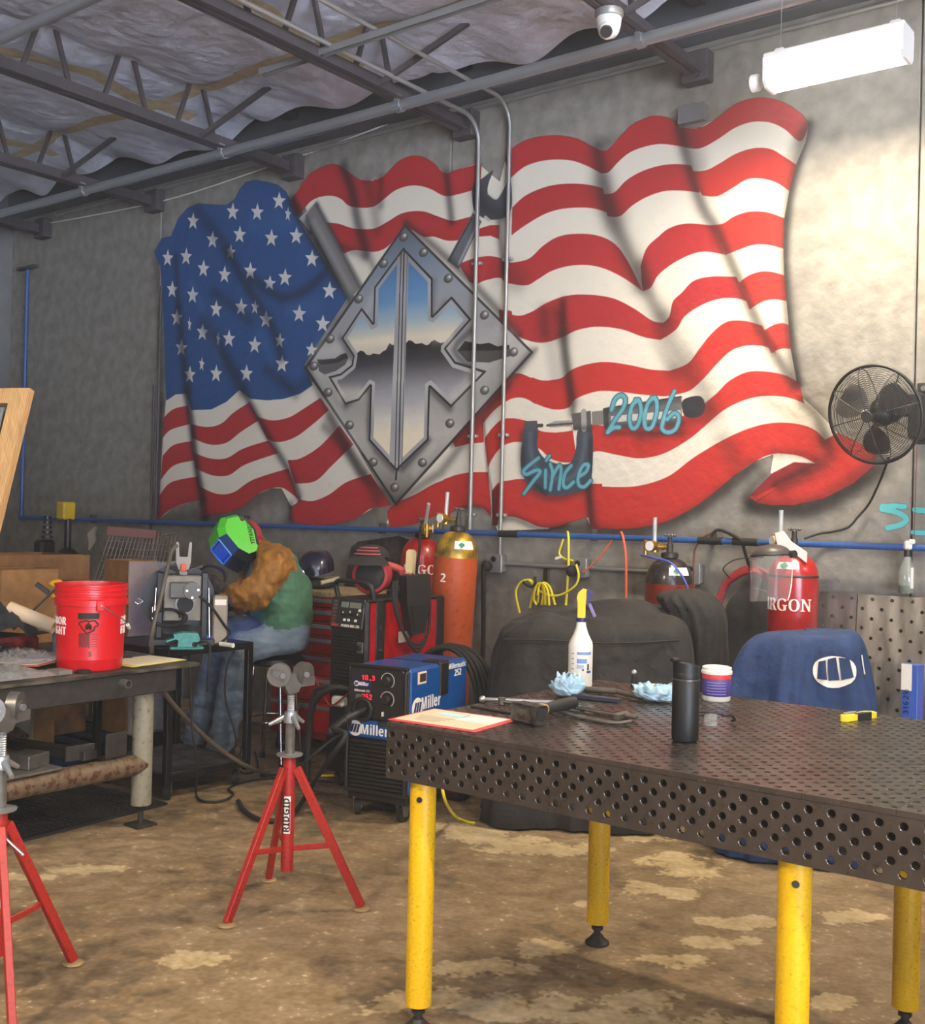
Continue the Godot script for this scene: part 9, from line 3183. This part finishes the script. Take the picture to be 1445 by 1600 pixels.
func tumbler() -> void:
	var o := thing("insulated_tumbler", "matte black insulated tumbler with a slanted lid on the perforated table", "tumbler", Vector3(-1.35, 0.8865, -2.785), 0.6)
	var blk := mat(rgb(16, 16, 17), 0.5, 0.0, {"tex": "fine", "s": 6.0})
	obj("body", mb().lathe(PackedVector2Array([Vector2(0, 0.0), Vector2(0.03, 0.0), Vector2(0.035, 0.004), Vector2(0.0365, 0.015), Vector2(0.037, 0.165), Vector2(0.036, 0.168)]), 36), blk, o)
	obj("seam_ring", mb().lathe(PackedVector2Array([Vector2(0.0362, 0.166), Vector2(0.0373, 0.167), Vector2(0.0373, 0.17), Vector2(0.0362, 0.171)]), 36), mat(rgb(80, 80, 80), 0.3, 0.4), o)
	obj("neck", mb().lathe(PackedVector2Array([Vector2(0.0362, 0.17), Vector2(0.0368, 0.172), Vector2(0.0368, 0.186), Vector2(0.0355, 0.189)]), 36), blk, o)
	var rows := []
	for j in 5:
		var row := PackedVector3Array()
		for i in 37:
			var a := TAU * i / 36.0
			var top := 0.212 + 0.011 * -cos(a + 0.6)
			row.append(Vector3(cos(a) * 0.0368, lerpf(0.188, top, j / 4.0), sin(a) * 0.0368))
		rows.append(row)
	for j in range(1, 5):
		var row := PackedVector3Array()
		for i in 37:
			var a := TAU * i / 36.0
			var q := 1.0 - j / 4.0
			row.append(Vector3(cos(a) * 0.0368 * q, 0.212 + 0.011 * -cos(a + 0.6) * q, sin(a) * 0.0368 * q))
		rows.append(row)
	obj("lid", mb().grid(rows, Vector3.ZERO, Vector3(0, 0.19, 0), true), blk, o)
	obj("spout", mb().box(Vector3(-0.034, 0.222, 0.02), Vector3(0.022, 0.01, 0.018), 0.003, Basis(Vector3.UP, 0.6)), blk, o)

func tub() -> void:
	var p := Vector3(-1.585, 0.8865, -3.5)
	var face := atan2(-p.x, -p.z)
	var o := thing("plastic_tub", "white tub with a purple and red label on the perforated table", "tub", p, face)
	obj("tub", mb().lathe(PackedVector2Array([Vector2(0, 0.0), Vector2(0.043, 0.0), Vector2(0.047, 0.006), Vector2(0.0475, 0.09), Vector2(0.046, 0.093)]), 36), M.white, o)
	obj("lid", mb().lathe(PackedVector2Array([Vector2(0.046, 0.09), Vector2(0.0515, 0.091), Vector2(0.0515, 0.1), Vector2(0.048, 0.103), Vector2(0.0485, 0.112), Vector2(0.044, 0.114), Vector2(0.042, 0.108), Vector2(0, 0.107)]), 36), M.white, o)
	obj("purple_label", mb().lathe(PackedVector2Array([Vector2(0.0476, 0.018), Vector2(0.0482, 0.019), Vector2(0.0482, 0.073), Vector2(0.0476, 0.074)]), 36), mat(rgb(70, 58, 130), 0.45), o)
	obj("red_band", mb().lathe(PackedVector2Array([Vector2(0.0476, 0.074), Vector2(0.0482, 0.0745), Vector2(0.0482, 0.088), Vector2(0.0476, 0.089)]), 36), mat(rgb(206, 52, 52), 0.45), o)
	for k in 5:
		var row := PackedVector3Array()
		for i in 9:
			var a := -0.7 + 1.4 * i / 8.0
			row.append(Vector3(sin(a) * 0.0484, 0.026 + 0.0095 * k, cos(a) * 0.0484))
		obj("label_print", mb().tube(row, 0.0011, 4), mat(rgb(160, 152, 204), 0.5), o)
